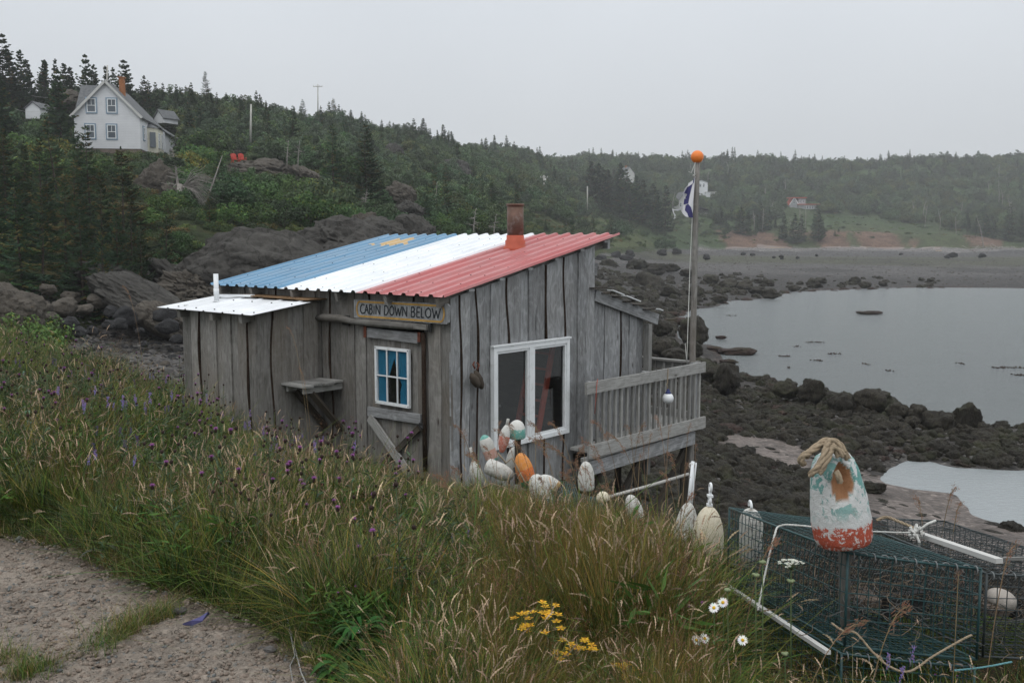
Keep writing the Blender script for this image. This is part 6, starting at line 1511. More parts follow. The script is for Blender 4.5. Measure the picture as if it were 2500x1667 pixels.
# the rest of the wood: too many to count
def forest():
    rg = np.random.default_rng(5); P = []; R = []; Sc = []; I = []
    def addr(px, Y, sc, i):
        x = uof(px) * Y; P.append((x, Y, h1(x, Y) - .3)); R.append((0, 0, rg.uniform(0, 6.28))); Sc.append(sc); I.append(i)
    n = 0
    U_ = rg.uniform(-500, 1250, 3600); Yv = np.exp(rg.uniform(math.log(125), math.log(330), 3600))
    for px, Y in zip(U_, Yv):
        if not clear(px, Y, 5.0): continue
        lim = np.interp(px, [-500, 0, 250, 450, 600, 800, 1000, 1250], [160, 155, 165, 190, 205, 240, 300, 400])
        if Y > lim: continue
        if px > 1000 and Y < 160 and rg.random() < .5: continue
        addr(px, Y, rg.uniform(.35, .8), rg.integers(0, 4))
    n = 5200; U_ = rg.uniform(1100, 3000, n); Yv = rg.uniform(230, 700, n)
    for px, Y in zip(U_, Yv):
        x = uof(px) * Y; z = h1(x, Y)
        py = 585 - (z - 8) / Y * 2400
        lo = np.interp(px, [1100, 1300, 1450, 1500, 1660, 1700, 1880, 1960, 2000, 2100, 2200, 2280, 2400, 2700], [560, 545, 530, 520, 520, 548, 540, 530, 520, 527, 548, 552, 572, 590])
        if py > lo: continue
        if not clear(px, Y, 5.5): continue
        far_ = np.clip((Y - 300) / 200, 0, 1)
        addr(px, Y, rg.uniform(.65, 1.15) * (.8 + .35 * far_), rg.integers(0, 4))
    for k in range(260):   # conifers mixed in, poking above the canopy
        px = rg.uniform(1150, 2900); Y = rg.uniform(330, 690)
        x = uof(px) * Y; z = h1(x, Y); py = 585 - (z - 8) / Y * 2400
        if py > 520: continue
        if not clear(px, Y, 8): continue
        addr(px, Y, rg.uniform(.7, 1.1), 4 + rg.integers(0, 3))
    for k in range(150):
        px = rg.uniform(1150, 2900); addr(px, rg.uniform(600, 665), rg.uniform(.6, 1.15) * (1.2 if rg.random() < .15 else 1), 4 + rg.integers(0, 3))
    for k in range(150):
        px = rg.uniform(-300, 1200); Y = np.interp(px, [-300, 0, 250, 450, 600, 800, 1000, 1250], [145, 148, 158, 182, 200, 235, 290, 390]) * rg.uniform(.8, 1)
        if not clear(px, Y, 6): continue
        addr(px, Y, rg.uniform(.35, .7), 4 + rg.integers(0, 3))
    scatter('forest', P, R, Sc, I, TREE_D + [SPF[0][0], SPF[1][0], SPF[3][0]])
forest()
def undergrowth():
    rg = np.random.default_rng(15); P = []; R = []; Sc = []; I = []
    for k in range(5200):
        px = rg.uniform(-400, 1750); Y = math.exp(rg.uniform(math.log(44), math.log(330)))
        x = uof(px) * Y; z = h1(x, Y)
        if z < 5.2 or Y < 60 and z < 7: continue
        if not clear(px, Y, .9): continue
        if px > 1150 and Y > 235 and rg.random() < .72: continue
        P.append((x, Y, z - .1)); R.append((0, 0, rg.uniform(0, 6.28))); Sc.append(rg.uniform(.16, .5) * (1 + Y / 250)); I.append(rg.integers(0, 4))
    for k in range(4600):   # rough growth of the far field and bluff top
        px = rg.uniform(1150, 2900); Y = rg.uniform(245, 530); x = uof(px) * Y; z = h1(x, Y); py = 585 - (z - 8) / Y * 2400
        if z < 6.2 or (py > 575 and rg.random() < .5) or (px > 1900 and rg.random() < .5): continue
        if px < 1900 and py < 585 and rg.random() < .35: P.append((x, Y, z - .2)); R.append((0, 0, rg.uniform(0, 6.28))); Sc.append(rg.uniform(1.0, 1.7)); I.append(2)
        P.append((x, Y, z - .2)); R.append((0, 0, rg.uniform(0, 6.28))); Sc.append(rg.uniform(.3, .9)); I.append(rg.integers(0, 5) if rg.random() < .7 else 4)
    um = [bush_mesh('low', 400 + i, R=1.8, Hh=1.3, ncl=20, nlf=55, leaf=.16, base=b, yellow=y) for i, (b, y) in enumerate((((.042, .078, .028), .05), ((.060, .092, .032), .15), ((.040, .062, .032), 0), ((.085, .085, .042), .3), ((.062, .10, .036), .1)))]
    scatter('undergrowth', P, R, Sc, I, um)
undergrowth()

# dead trees
def dead_tree(px, py, Y, h, lab, seed, lean=0.0, nb=26, r=.16, spread=1.2, name='dead_tree', blen=1.0):
    g = PY(px, py, Y); rr = random.Random(seed); t = thing(name, lab, 'dead tree', g)
    top = Vector((lean, 0, h)); mb = MB(); mb.tube([(0, 0, -.6), (lean * .2, 0, h * .3), (lean * .5, .05, h * .65), top], [r, r * .8, r * .5, r * .12], 8); mb.build('trunk', M['dead'], t)
    mb = MB()
    for k in range(nb):
        f = rr.uniform(.3, .98); a = rr.uniform(0, 6.3); p = Vector((lean * f * f, 0, h * f)); L_ = spread * (1.15 - f) * rr.uniform(.5, 1.2) * blen; d = Vector((math.cos(a), math.sin(a), rr.uniform(-.25, .45)))
        q = p + d * L_ * .5; e = q + (d + Vector((0, 0, rr.uniform(-.3, .3)))) * L_ * .5; mb.tube([p, q, e], [.035, .02, .007], 5)
        for s_ in range(3):
            u = p.lerp(e, rr.uniform(.3, .9)); mb.tube([u, u + Vector((rr.uniform(-1, 1), rr.uniform(-1, 1), rr.uniform(-.3, .6))) * .3 * L_], [.013, .004], 4)
    mb.build('branches', M['dead'], t); return t
dt = dead_tree(439, 500, 78, 4.4, 'bare dead conifer with a ragged tuft standing above the uprooted tree', 3, -.45, 30, .14, 1.6)
tf = bush_mesh('green_tuft', 501, R=.9, Hh=.8, ncl=10, nlf=60, leaf=.16, base=(.030, .045, .028)); o_ = link('green_tuft', tf, dt, (-.35, 0, 2.9))
up = thing('uprooted_tree', 'fallen grey tree with a fan of bare branches on the rocks below the farmhouse', 'dead tree', PY(440, 512, 74)); rr = random.Random(12)
mb = MB(); mb.tube([(0, 0, -.5), (.05, 0, .8), (.0, 0, 1.9)], [.42, .26, .16], 9)
for k in range(8): a = rr.uniform(0, 6.3); mb.tube([(0, 0, .9), (math.cos(a) * .5, math.sin(a) * .5, .2), (math.cos(a) * 1.0, math.sin(a) * .9, -.4)], [.12, .08, .03], 6)
mb.build('stump', M['dead'], up)
mb = MB()
for k in range(95):
    a = rr.uniform(-1.25, .35) if k > 12 else rr.uniform(-1.4, 1.2); L_ = rr.uniform(1.0, 2.6); d = Vector((math.cos(a), rr.uniform(-.35, .35), math.sin(a))); p = Vector((.15, 0, 1.7)) + Vector((rr.uniform(0, .3), 0, rr.uniform(-.25, .1)))
    q = p + d * L_ * .5 + Vector((0, 0, .22 * L_)); e = p + d * L_ + Vector((0, 0, rr.uniform(-.1, .25))); mb.tube([p, q, e], [.032, .022, .008], 5)
    for s_ in range(4): u = q.lerp(e, rr.uniform(0, .9)); mb.tube([u, u + d * .35 + Vector((rr.uniform(-.2, .2), rr.uniform(-.2, .2), rr.uniform(-.3, .2)))], [.012, .004], 4)
mb.tube([(1.0, 0, .1), (2.0, 0, .7), (2.6, .1, 2.3), (3.2, .2, 4.0)], [.07, .065, .05, .02], 6)
mb.build('branches', M['dead'], up)
for (px, py, Y, h, lab, s) in ((700, 400, 112, 2.6, 'thin pale snag on the ledge right of the red chairs', 4), (727, 405, 112, 2.8, 'second pale snag right of the red chairs', 5), (985, 555, 108, 3.0, 'bare grey snag behind the blue stripe of the roof', 6), (1062, 530, 125, 4.4, 'tall bare trunk among the spruces above the white stripe', 7), (890, 520, 100, 2.4, 'grey broken snag below the tallest mid slope spruce', 8),
        (1155, 575, 95, 2.6, 'bleached forked snag just left of the stove pipe', 9), (2402, 608, 408, 14.0, 'leaning bleached trunk at the right end of the far beach', 10), (660, 405, 140, 3.0, 'bare snag above the rock ledge', 11), (1205, 575, 100, 2.2, 'bleached snag just right of the stove pipe', 14)):
    dead_tree(px, py, Y, h, lab, s, .3 if s != 10 else -4, 16, .07 if s != 10 else .25, .9 if s != 10 else 4)
rg_ = random.Random(8)
for k in range(26):
    px = rg_.uniform(1560, 2480); Y = rg_.uniform(430, 600); g = onG(px, Y)
    mb = MB(); h_ = rg_.uniform(7, 11)
    if h_ > 0:
        mb.tube([(0, 0, 0), (rg_.uniform(-.5, .5), 0, h_ * .5), (rg_.uniform(-1.2, 1.2), 0, h_)], [.16, .13, .05], 5)
        for q in range(4): f = rg_.uniform(.5, .95); a = rg_.uniform(-1, 1); mb.tube([(0, 0, h_ * f), (a * 1.6, 0, h_ * f + 1.2)], [.07, .03], 4)
    o_ = mb.build('birch_snag', M['dead']); o_.location = g; tag(o_, 'pale bare birch trunk in the wood across the bay', 'dead tree', 'pale trunks across the bay')
# driftwood heap at the far right of the beach
dw = thing('driftwood_heap', 'heap of bleached driftwood logs at the right end of the far beach', 'driftwood', PY(2420, 618, 395)); mb = MB()
for k in range(46):
    c = Vector((rg_.uniform(-11, 16), rg_.uniform(-3, 3), rg_.uniform(.2, 2.6))); a = rg_.uniform(0, 3.14); L_ = rg_.uniform(2, 9); d = Vector((math.cos(a), math.sin(a) * .4, rg_.uniform(-.4, .5))) * L_ * .5; mb.tube([c - d, c + d], [.16, .08], 5)
mb.build('logs', M['dead'], dw)
for (px, py, L_, s) in ((2238, 615, 4.5, .0), (2100, 608, 5.5, .1), (1980, 609, 4, -.1), (1880, 606, 6, .03), (2290, 613, 2, .2)):
    mb = MB(); g = PY(px, py, 408); mb.tube([(-L_, 0, 0), (L_, s * 6, .2)], [.2, .14], 6); o_ = mb.build('driftwood_log', simple('bleached_log', (.42, .30, .20), .9)); o_.location = g; tag(o_, 'bleached log lying along the top of the far beach', 'log', 'logs on the far beach')

# ------------------------------------------------------------------ rocks
def rock_mesh(name, seed, sub=4, rough=.25, planes=7, mat='rock', sq=(1, 1, 1), fq=1.3, drape=0.0):
    import bmesh
    bm = bmesh.new(); bmesh.ops.create_icosphere(bm, subdivisions=sub, radius=1.0); V = np.array([v.co[:] for v in bm.verts]); F = np.array([[v.index for v in f.verts] for f in bm.faces]); bm.free()
    rg = np.random.default_rng(seed)
    for k in range(planes):   # knock flats off a ball
        n = rg.normal(size=3); n[2] = abs(n[2]) * .8; n /= np.linalg.norm(n); dcut = rg.uniform(.62, .9); dd = V @ n; m = dd > dcut; V[m] -= np.outer(dd[m] - dcut, n) * .9
    r = fbm(V * fq + seed * 3.7, 5, seed) * rough + .35 * rough * fbm(V * fq * 4 + seed, 3, seed + 9)
    L_ = np.linalg.norm(V, axis=1, keepdims=True); V = V + V / L_ * r[:, None]
    if sub >= 6:   # bedding cracks across the big outcrops
        q = V @ np.array([.5, .25, 1.0]) * 5 + 1.6 * fbm(V * 1.5 + seed, 3, seed + 20); cr_ = np.abs(q - np.round(q)); r2 = -.035 * np.exp(-(cr_ / .06) ** 2) * (vnoise(V * 2.2 + seed, seed + 30) > -.1) - .035 * np.maximum(0, fbm(V * 3.2, 4, seed + 40, ridged=True) - .7) + .022 * fbm(V * 11, 3, seed + 50)
        V = V + V / L_ * r2[:, None]
    if drape: V = V + V / L_ * (np.abs(vnoise(np.stack([np.arctan2(V[:, 1], V[:, 0]) * 7, V[:, 2] * 1.2, V[:, 0] * 0], 1), seed + 3)) * drape)[:, None]
    V = V * np.array(sq)
    return np_mesh(name, V, F, M[mat], smooth=True)
RK = [rock_mesh('boulder', 600 + i, 4, .20, 13, 'rockb', (1, .85, .72)) for i in range(4)]
RKG = [rock_mesh('boulder', 610 + i, 4, .15, 11, 'rockd', (1, .85, .72)) for i in range(4)]
SW = [rock_mesh('seaweed_boulder', 620 + i, 4, .22, 7, 'weed', (1, .9, .8), 1.6, .10) for i in range(6)]
SWR = [rock_mesh('seaweed_boulder', 630 + i, 4, .22, 4, 'weedr', (1, .9, .5), 2.2, .1) for i in range(2)]
def rock(name, mesh, px, py, Y, wpx, label, cat='rock', group=None, zs=1.0, rz=None, sink=.15, tilt=(0, 0)):
    """px, py: middle of its foot in the photo; wpx: width in photo pixels"""
    g = PY(px, py, Y); s = wpx / 2 / FPX * Y
    o = link(name, mesh, None, (g.x, g.y + s * .6, g.z + s * .72 * zs * (1 - sink * 2) * .8), (tilt[0], tilt[1], random.uniform(0, 6.28) if rz is None else rz), (s, s, s * zs))
    return tag(o, label, cat, group)
random.seed(51)
# outcrops
def outcrop(px, py, Y, rx, ry, rz_, lab, seed, yaw=0.0, tilt=0.0, rough=.2, mat='rock', fq=1.2, planes=9):
    me = rock_mesh('rock_outcrop', seed, 6, rough, planes, mat, (1, 1, 1), fq); g = PY(px, py, Y)
    o = link('rock_outcrop', me, None, g, (0, tilt, yaw), (rx, ry, rz_)); return tag(o, lab, 'rock')
outcrop(668, 685, 52, 4.5, 4.2, 3.0, 'great dark whale back rock behind the blue roof edge', 701, .1, .10, .14)
outcrop(520, 680, 53, 2.0, 3.0, 2.5, 'rounded left shoulder of the dark whale back rock', 712, .1, .0, .14)
outcrop(860, 612, 58, 3.6, 3.2, 1.9, 'sloping grey rock above the left end of the blue roof stripe', 702, .2, .30, .18)
outcrop(920, 585, 66, 2.6, 2.5, 1.5, 'grey rock hump just over the top of the blue stripe', 703, 0, .25, .2)
outcrop(1006, 582, 72, 1.75, 1.7, 1.7, 'rounded grey boulder standing above the blue stripe', 704, .3, 0, .16)
outcrop(890, 562, 76, 1.7, 1.6, 1.5, 'brown pointed boulder behind the sloping rock', 705, 1, 0, .22, 'rockb')
outcrop(385, 468, 82, 2.1, 2.0, 2.3, 'brown cliff face below the farmhouse', 706, 0, .25, .26, 'rockb', 1.6)
outcrop(430, 495, 80, 1.6, 1.6, 1.2, 'brown rock at the foot of the cliff below the farmhouse', 707, .5, .2, .26, 'rockb', 1.8)
outcrop(640, 426, 118, 4.6, 4.2, 1.8, 'long brown rock ledge carrying the red chairs', 708, .1, .16, .2, 'rockb', 1.6)
outcrop(745, 440, 116, 2.6, 3, 1.6, 'broken brown rock right of the chair ledge', 709, .3, .4, .28, 'rockb', 1.8)
outcrop(578, 410, 122, 1.5, 1.6, .55, 'flat light rock under the two red chairs', 715, .0, .0, .12, 'rockb', 1.5)
outcrop(560, 372, 132, 1.5, 1.2, .9, 'pale boulder behind the red chairs', 710, .3, 0, .15, 'rockb')
outcrop(960, 375, 190, 2.0, 2.0, 1.8, 'grey cliff block behind the pole with crossarm', 711, 0, 0, .2)
outcrop(1110, 420, 215, 3.8, 3.0, 4.2, 'steep grey cliff on the middle hill', 713, 0, .55, .22)
outcrop(172, 246, 130, 2.0, 2, 1.4, 'brown rock outcrop left of the farmhouse roof', 714, 0, 0, .2, 'rockb')
outcrop(980, 480, 112, 1.8, 1.8, 1.6, 'brown rock bluff between the mid slope spruces', 716, 0, 0, .25, 'rockb')
outcrop(1000, 512, 105, 1.5, 1.5, 1.1, 'grey rock among the spruces above the roof', 717, 0, 0, .22)
outcrop(464, 366, 140, 2.2, 2, 1.5, 'low rock right of the farmhouse extension', 718, 0, 0, .2, 'rockb')
outcrop(360, 745, 46, 2.7, 2.6, .95, 'long dark sloping slab running down to the cove', 719, .2, .50, .16)
outcrop(270, 700, 49, 1.9, 2.2, 1.1, 'dark sloping rock under the spruces left of the slab', 720, .4, .45, .18)
outcrop(405, 785, 42, 1.4, 1.3, .7, 'slab lying in front of the long slab at the cove', 721, .3, .50, .14, 'rockb')
outcrop(430, 705, 52, 2.4, 2.4, 1.3, 'cracked rocky bank between the slab and the cabin', 722, .3, .35, .28, 'rock', 2.4, 9)
outcrop(490, 715, 50, 1.9, 2, 1.1, 'jumbled rock bank just left of the vent pipe', 724, .3, .3, .28, 'rockb', 2.4, 9)
outcrop(15, 765, 34, 1.25, 1.2, 1.15, 'large brown boulder at the left edge behind the meadow', 723, .2, .3, .14, 'rockb')
# boulders of the cove: px, foot y, Y, width px, kind, label
cove = [(85, 765, 38, 66, 0, 'brown flattish boulder right of the large one at the left edge'), (145, 765, 40, 74, 0, 'square grey brown boulder in the cove'), (113, 715, 44, 44, 0, 'small pale boulder at the foot of the left grass slope'), (168, 735, 45, 50, 0, 'tilted boulder behind the square one'), (234, 745, 44, 60, 1, 'rusty brown round boulder in the middle of the cove'), (200, 762, 42, 44, 1, 'low boulder left of the rusty brown one'), (160, 800, 37, 60, 2, 'smooth dark boulder at the meadow edge'), (98, 805, 36, 90, 0, 'broad low brown rock at the meadow edge'), (186, 820, 36, 44, 3, None), (222, 815, 37, 34, 3, None), (268, 770, 42, 44, 3, None), (300, 785, 40, 66, 2, 'long smooth dark boulder in front of the slab'), (285, 800, 39, 50, 2, None), (332, 780, 41, 60, 1, None), (395, 785, 41, 60, 2, 'dark glossy boulder just left of the cabin'), (405, 808, 38, 66, 2, 'low dark boulder against the cabin corner'), (262, 800, 38, 36, 3, None), (340, 812, 38, 28, 3, None), (308, 742, 46, 30, 1, None), (250, 640 + 20, 52, 24, 0, 'round brown stone perched under the spruces'), (445, 735, 48, 44, 0, None), (465, 745, 47, 36, 0, None), (425, 735, 48, 30, 0, None), (430, 836, 34, 40, 3, None), (350, 845, 34, 22, 3, None)]
for (px, py, Y, w, k, lb) in cove:
    rock('boulder', (RK if k < 2 else RKG)[random.randrange(4)], px, py, Y, w * 1.05, lb or 'dark rounded boulder ' + ('in front of the square boulder' if px < 210 else 'below the rusty brown boulder' if px < 275 else 'at the foot of the long slab' if px < 360 else 'close to the annexe corner'), 'boulder', 'boulders in the cove', random.uniform(.75, 1.0))
# big seaweed covered boulders beside the bay (distinct ones)
sea = [(1776, 955, 46.5, 76, 1.35, 'tallest square topped seaweed boulder at the water edge'), (1925, 968, 44.5, 62, .95, None), (1985, 980, 43.5, 74, 1.1, 'rounded seaweed boulder, third from the left along the water edge'), (2065, 1010, 41.5, 72, 1.1, None), (2145, 1005, 41.5, 98, .9, 'widest seaweed boulder in the row along the water'), (2200, 1020, 40, 56, 1.0, None), (2253, 1030, 39.5, 60, 1.0, None), (2370, 1050, 39, 72, 1.35, 'big block shaped seaweed boulder at the right end of the row'), (2310, 1060, 38.5, 84, .95, None), (2230, 1040, 39, 38, 1, None), (2195, 1040, 39, 36, 1, None), (1748, 926, 50, 70, .8, None), (1710, 905, 53, 60, .8, None), (1700, 834, 66, 84, 1.1, 'black pointed boulder behind the flagpole'), (1618, 815, 70, 46, 1.1, None), (1620, 865, 60, 60, 1.0, 'large dark rounded boulder just right of the lean to'), (1690, 870, 59, 62, .9, None), (1655, 880, 57, 66, .7, None), (1712, 900, 54, 44, .8, None), (2480, 1310, 26.3, 60, .9, 'dark boulder cut by the right edge beside the sand'), (2440, 1283, 27.8, 36, .6, None), (2135, 1205, 29.6, 60, .65, 'dark low boulder on the sand right of the big buoy'), (1900, 1155, 33.0, 52, .9, 'dark boulder at the edge of the sand left of the big buoy'), (1960, 1180, 31.5, 44, .9, None), (2000, 1160, 32.5, 34, .8, None), (1880, 1110, 35.5, 56, .7, None)]
for (px, py, Y, w, zs, lb) in sea:
    rock('seaweed_boulder', SW[random.randrange(6)], px, py, Y, w, lb or ('broad ' if w > 55 else 'small ') + 'dark seaweed boulder ' + ('at the water edge ' if py < 1080 else 'beside the sand ') + ('behind the railing end' if px < 1730 else 'left of the big buoy' if px < 1960 else 'above the big buoy' if px < 2130 else 'right of the big buoy' if px < 2300 else 'near the right edge'), 'boulder', 'seaweed boulders on the near shore', zs, sink=.02)
for (px, py, Y, w, lb, *zz) in ((2130, 766, 105, 60, 'long weedy rock breaking the water far out on the right', .3), (1807, 866, 68, 90, 'reddish weedy rock in the water right of the flagpole', .5), (1750, 856, 70, 40, None), (1782, 888, 62, 42, None), (1762, 826, 78, 26, None), (1655, 790, 90, 60, None), (1690, 790, 88, 60, None), (1640, 770, 100, 40, None)):
    rock('weedy_rock', SWR[random.randrange(2)], px, py, Y, w, lb or 'reddish brown weedy rock awash at the shore', 'rock', 'reddish weedy rocks awash', zz[0] if zz else .7, rz=random.uniform(-.3, .3), sink=.3)
far_r = [(1503, 628, 235, 34), (1530, 635, 225, 36), (1470, 640, 215, 44), (1490, 655, 195, 46), (1502, 630, 230, 26), (1540, 625, 240, 32), (1618, 622, 260, 28), (1655, 618, 290, 30), (1727, 632, 240, 24), (1815, 622, 280, 16), (1838, 624, 270, 14), (1890, 630, 260, 10), (1908, 628, 265, 14), (1910, 633, 250, 12), (1948, 631, 250, 12), (1995, 625, 265, 10), (2330, 627, 290, 30), (2315, 630, 285, 18), (2400, 628, 290, 22), (2200, 622, 300, 12), (1560, 655, 190, 50), (1600, 668, 175, 52), (1640, 660, 185, 44), (1680, 672, 165, 40), (1540, 690, 150, 56), (1590, 705, 140, 90), (1640, 720, 125, 56), (1855, 690, 165, 24), (1880, 698, 160, 36), (1850, 715, 140, 40), (1885, 725, 130, 50), (1820, 705, 150, 50), (1940, 708, 150, 28), (1990, 700, 160, 34), (2010, 690, 168, 28), (2090, 688, 170, 26), (2160, 697, 160, 22), (2115, 700, 158, 32), (2250, 684, 175, 14), (2272, 686, 172, 14), (1780, 700, 152, 50), (1740, 690, 160, 44), (1490, 700, 150, 60), (1520, 720, 135, 60), (1570, 735, 120, 50), (1700, 720, 125, 44), (1760, 735, 115, 40)]
for (px, py, Y, w) in far_r:
    rock('boulder', (SW if py > 645 else RKG)[random.randrange(4)], px, py, Y, w, ('broad ' if w > 38 else 'small ') + 'dark boulder ' + ('at the water line ' if py > 680 else 'half way up the tidal flat ' if py > 640 else 'high on the shingle ') + ('beside the cabin roof' if px < 1560 else 'left of the flagpole' if px < 1690 else 'just right of the flagpole' if px < 1830 else 'below the red roofed house' if px < 2000 else 'far to the right'), 'boulder', 'boulders on the tidal flat', random.uniform(.6, .85), sink=.1)
# countless weed covered rocks and stones
def shore_rocks():
    rg = np.random.default_rng(61); P = []; R = []; Sc = []; I = []
    def addr(px, Y, s, i, dz=0):
        x = uof(px) * Y; z = h1(x, Y)
        if z < -.25 or (z < .03 and px > 2060 and 25 < Y < 35.2): return
        if i < 6 and z < 0: i = 6
        P.append((x, Y, z + dz * s)); R.append((rg.uniform(-.3, .3), rg.uniform(-.3, .3), rg.uniform(0, 6.28))); Sc.append(s); I.append(i)
    def sandy(px, Y): return px > 1770 and sand_lo(px) < Y < sand_hi(px)
    for k in range(9000):
        px = rg.uniform(1380, 2900); Y = math.exp(rg.uniform(math.log(17), math.log(62)))
        if sandy(px, Y): continue
        if Y > np.interp(px, [1600, 1700, 1850, 2000, 2250, 2500, 2900], [200, 76, 57, 52, 46, 42.5, 41]): continue
        s = rg.uniform(.10, .34) * (1.5 if rg.random() < .12 else 1)
        addr(px, Y, s, rg.integers(0, 6) if rg.random() < .9 else 6 + rg.integers(0, 2))
    for k in range(2600):
        px = rg.uniform(1380, 2300); Y = math.exp(rg.uniform(math.log(62), math.log(190)))
        if Y < np.interp(px, [1600, 1640, 1700, 1850, 2000, 2300], [0, 96, 114, 134, 152, 160]) and px > 1640: continue
        if rg.random() < (Y - 120) / 90: continue
        addr(px, Y, rg.uniform(.25, .8), rg.integers(0, 6))
    for k in range(2400):   # bare stones on the tidal flat and in the cove
        px = rg.uniform(1380, 2600); Y = rg.uniform(115, 400)
        addr(px, Y, rg.uniform(.12, .34), 8 + rg.integers(0, 2))
    for k in range(3800):
        px = rg.uniform(-50, 700); Y = rg.uniform(23, 60)
        x = uof(px) * Y
        if h1(x, Y) > 5.6: continue
        addr(px, Y, rg.uniform(.04, .15) * (2 if rg.random() < .05 else 1), 8 + rg.integers(0, 3))
    for k in range(2500):
        px = rg.uniform(1500, 2700); Y = rg.uniform(17, 50)
        if sandy(px, Y): continue
        addr(px, Y, rg.uniform(.04, .12), 8 + rg.integers(0, 2), .6)
    for k in range(340):   # flat weed scraps on the sand
        px = rg.uniform(1850, 2600); Y = rg.uniform(22, 35)
        if not sandy(px, Y): continue
        w = vnoise(np.array([[px * .01, Y * .6, 0]]), 3)[0]
        if w < .15: continue
        x = uof(px) * Y; z = h1(x, Y)
        if z < -.02: continue
        P.append((x, Y, z)); R.append((0, 0, rg.uniform(0, 6.28))); Sc.append(rg.uniform(.06, .2)); I.append(11)
    st = [rock_mesh('stone', 640 + i, 2, .15, 4, m_, (1, .8, .55)) for i, m_ in enumerate(('stone', 'rockb', 'rockd'))]
    wd = rock_mesh('weed_scrap', 650, 3, .4, 2, 'weed', (1.4, .8, .12), 3)
    scatter('shore_rocks', P, R, Sc, I, SW + SWR + st + [wd])
shore_rocks()
# floating weed
for (px, py, w) in ((1988, 836, 46), (1945, 846, 16), (1915, 870, 26), (2037, 864, 34), (1992, 880, 26), (2115, 889, 18), (2345, 888, 16), (2460, 898, 72), (1785, 771, 26), (1925, 898, 8), (2170, 905, 14), (2488, 916, 26)):
    g = PZ(px, py, .0); s = w / 2 / FPX * g.y; rr = random.Random(px); mb = MB()
    for k in range(max(5, int(w * .7))):
        x, y = rr.uniform(-s, s), rr.uniform(-.35, .35); r_ = rr.uniform(.02, .055)
        mb.tube([(x - r_ * 1.5, y, -.02), (x, y + .03, rr.uniform(.02, .07)), (x + r_ * 1.5, y + rr.uniform(-.1, .1), -.02)], [r_ * .4, r_, r_ * .4], 5)
    o_ = mb.build('floating_seaweed', M['weedr']); o_.location = g; tag(o_, 'patch of brown seaweed floating in the bay', 'seaweed', 'floating seaweed patches')
# ------------------------------------------------------------------ meadow
def blades(rg, n, rad, hmin, hmax, w, cols, curl=.35, lean=.25, segs=4, basez=0.0):
    """returns V, F, C for n curved tapering blades"""
    a = rg.uniform(0, 2 * np.pi, n); r = rad * np.sqrt(rg.uniform(0, 1, n)); bx, by = r * np.cos(a), r * np.sin(a)
    h = rg.uniform(hmin, hmax, n); az = rg.uniform(0, 2 * np.pi, n); ln = np.abs(rg.normal(0, lean, n)); cu = np.abs(rg.normal(0, curl, n)); ww = w * rg.uniform(.6, 1.3, n)
    dx, dy = np.cos(az), np.sin(az); sx_, sy_ = -dy, dx
    rows = []
    for k in range(segs + 1):
        t = k / segs; out = h * (ln * t + cu * t * t); z = h * (t - .35 * cu * t * t) + basez; wk = ww * (1 - t) ** .7 if k < segs else ww * .08
        cx_, cy_ = bx + dx * out, by + dy * out
        rows.append(np.stack([cx_ - sx_ * wk / 2, cy_ - sy_ * wk / 2, z, cx_ + sx_ * wk / 2, cy_ + sy_ * wk / 2, z], 1))
    V = np.stack(rows, 1).reshape(n, (segs + 1) * 2, 3)
    o = (np.arange(n) * (segs + 1) * 2)[:, None, None]
    q = np.array([[2 * k, 2 * k + 1, 2 * k + 3, 2 * k + 2] for k in range(segs)])[None]
    F = (o + q).reshape(-1, 4); cols = np.array(cols); c = cols[rg.integers(0, len(cols), n)] * rg.uniform(.7, 1.3, n)[:, None]
    C = np.repeat(c, (segs + 1) * 2, 0)
    tips = np.stack([bx + dx * h * (ln + cu), by + dy * h * (ln + cu), h * (1 - .35 * cu) + basez], 1)
    dirs = np.stack([dx * (ln + 2 * cu), dy * (ln + 2 * cu), 1 - .7 * cu], 1); dirs /= np.linalg.norm(dirs, axis=1, keepdims=True)
    return V.reshape(-1, 3), F, C, tips, dirs
def join(parts):
    Vs, Fs, Cs = [], [], []; o = 0
    for V, F, C in parts: Vs.append(V); Fs.append(F + o); Cs.append(C); o += len(V)
    return np.concatenate(Vs), np.concatenate(Fs), np.concatenate(Cs)
def quads_at(P, D, L_, w, col, rg, cross=True):
    n = len(P); D = D / np.linalg.norm(D, axis=1, keepdims=True); s = np.cross(D, rg.normal(size=(n, 3))); s /= np.linalg.norm(s, axis=1, keepdims=True); out = []
    for ax in ((s, np.cross(D, s)) if cross else (s,)):
        L2 = np.asarray(L_).reshape(-1, 1) * np.ones((n, 1)); w2 = np.asarray(w).reshape(-1, 1) * np.ones((n, 1))
        V = np.stack([P, P + D * L2 * .35 + ax * w2, P + D * L2, P + D * L2 * .35 - ax * w2], 1).reshape(-1, 3)
        C = np.repeat(np.asarray(col) * np.ones((n, 3)), 4, 0); out.append((V, np.arange(n * 4).reshape(-1, 4), C))
    return join(out)
GR = [(.056, .108, .014), (.044, .088, .015), (.088, .132, .018), (.034, .072, .018)]
OL = [(.125, .135, .020), (.095, .115, .018), (.18, .13, .024), (.085, .10, .018)]
TN = [(.27, .20, .115), (.20, .14, .075), (.36, .28, .17), (.13, .105, .045)]
RB = [(.16, .085, .052), (.21, .12, .075), (.12, .062, .04)]
DK = [(.014, .030, .008), (.020, .038, .010)]
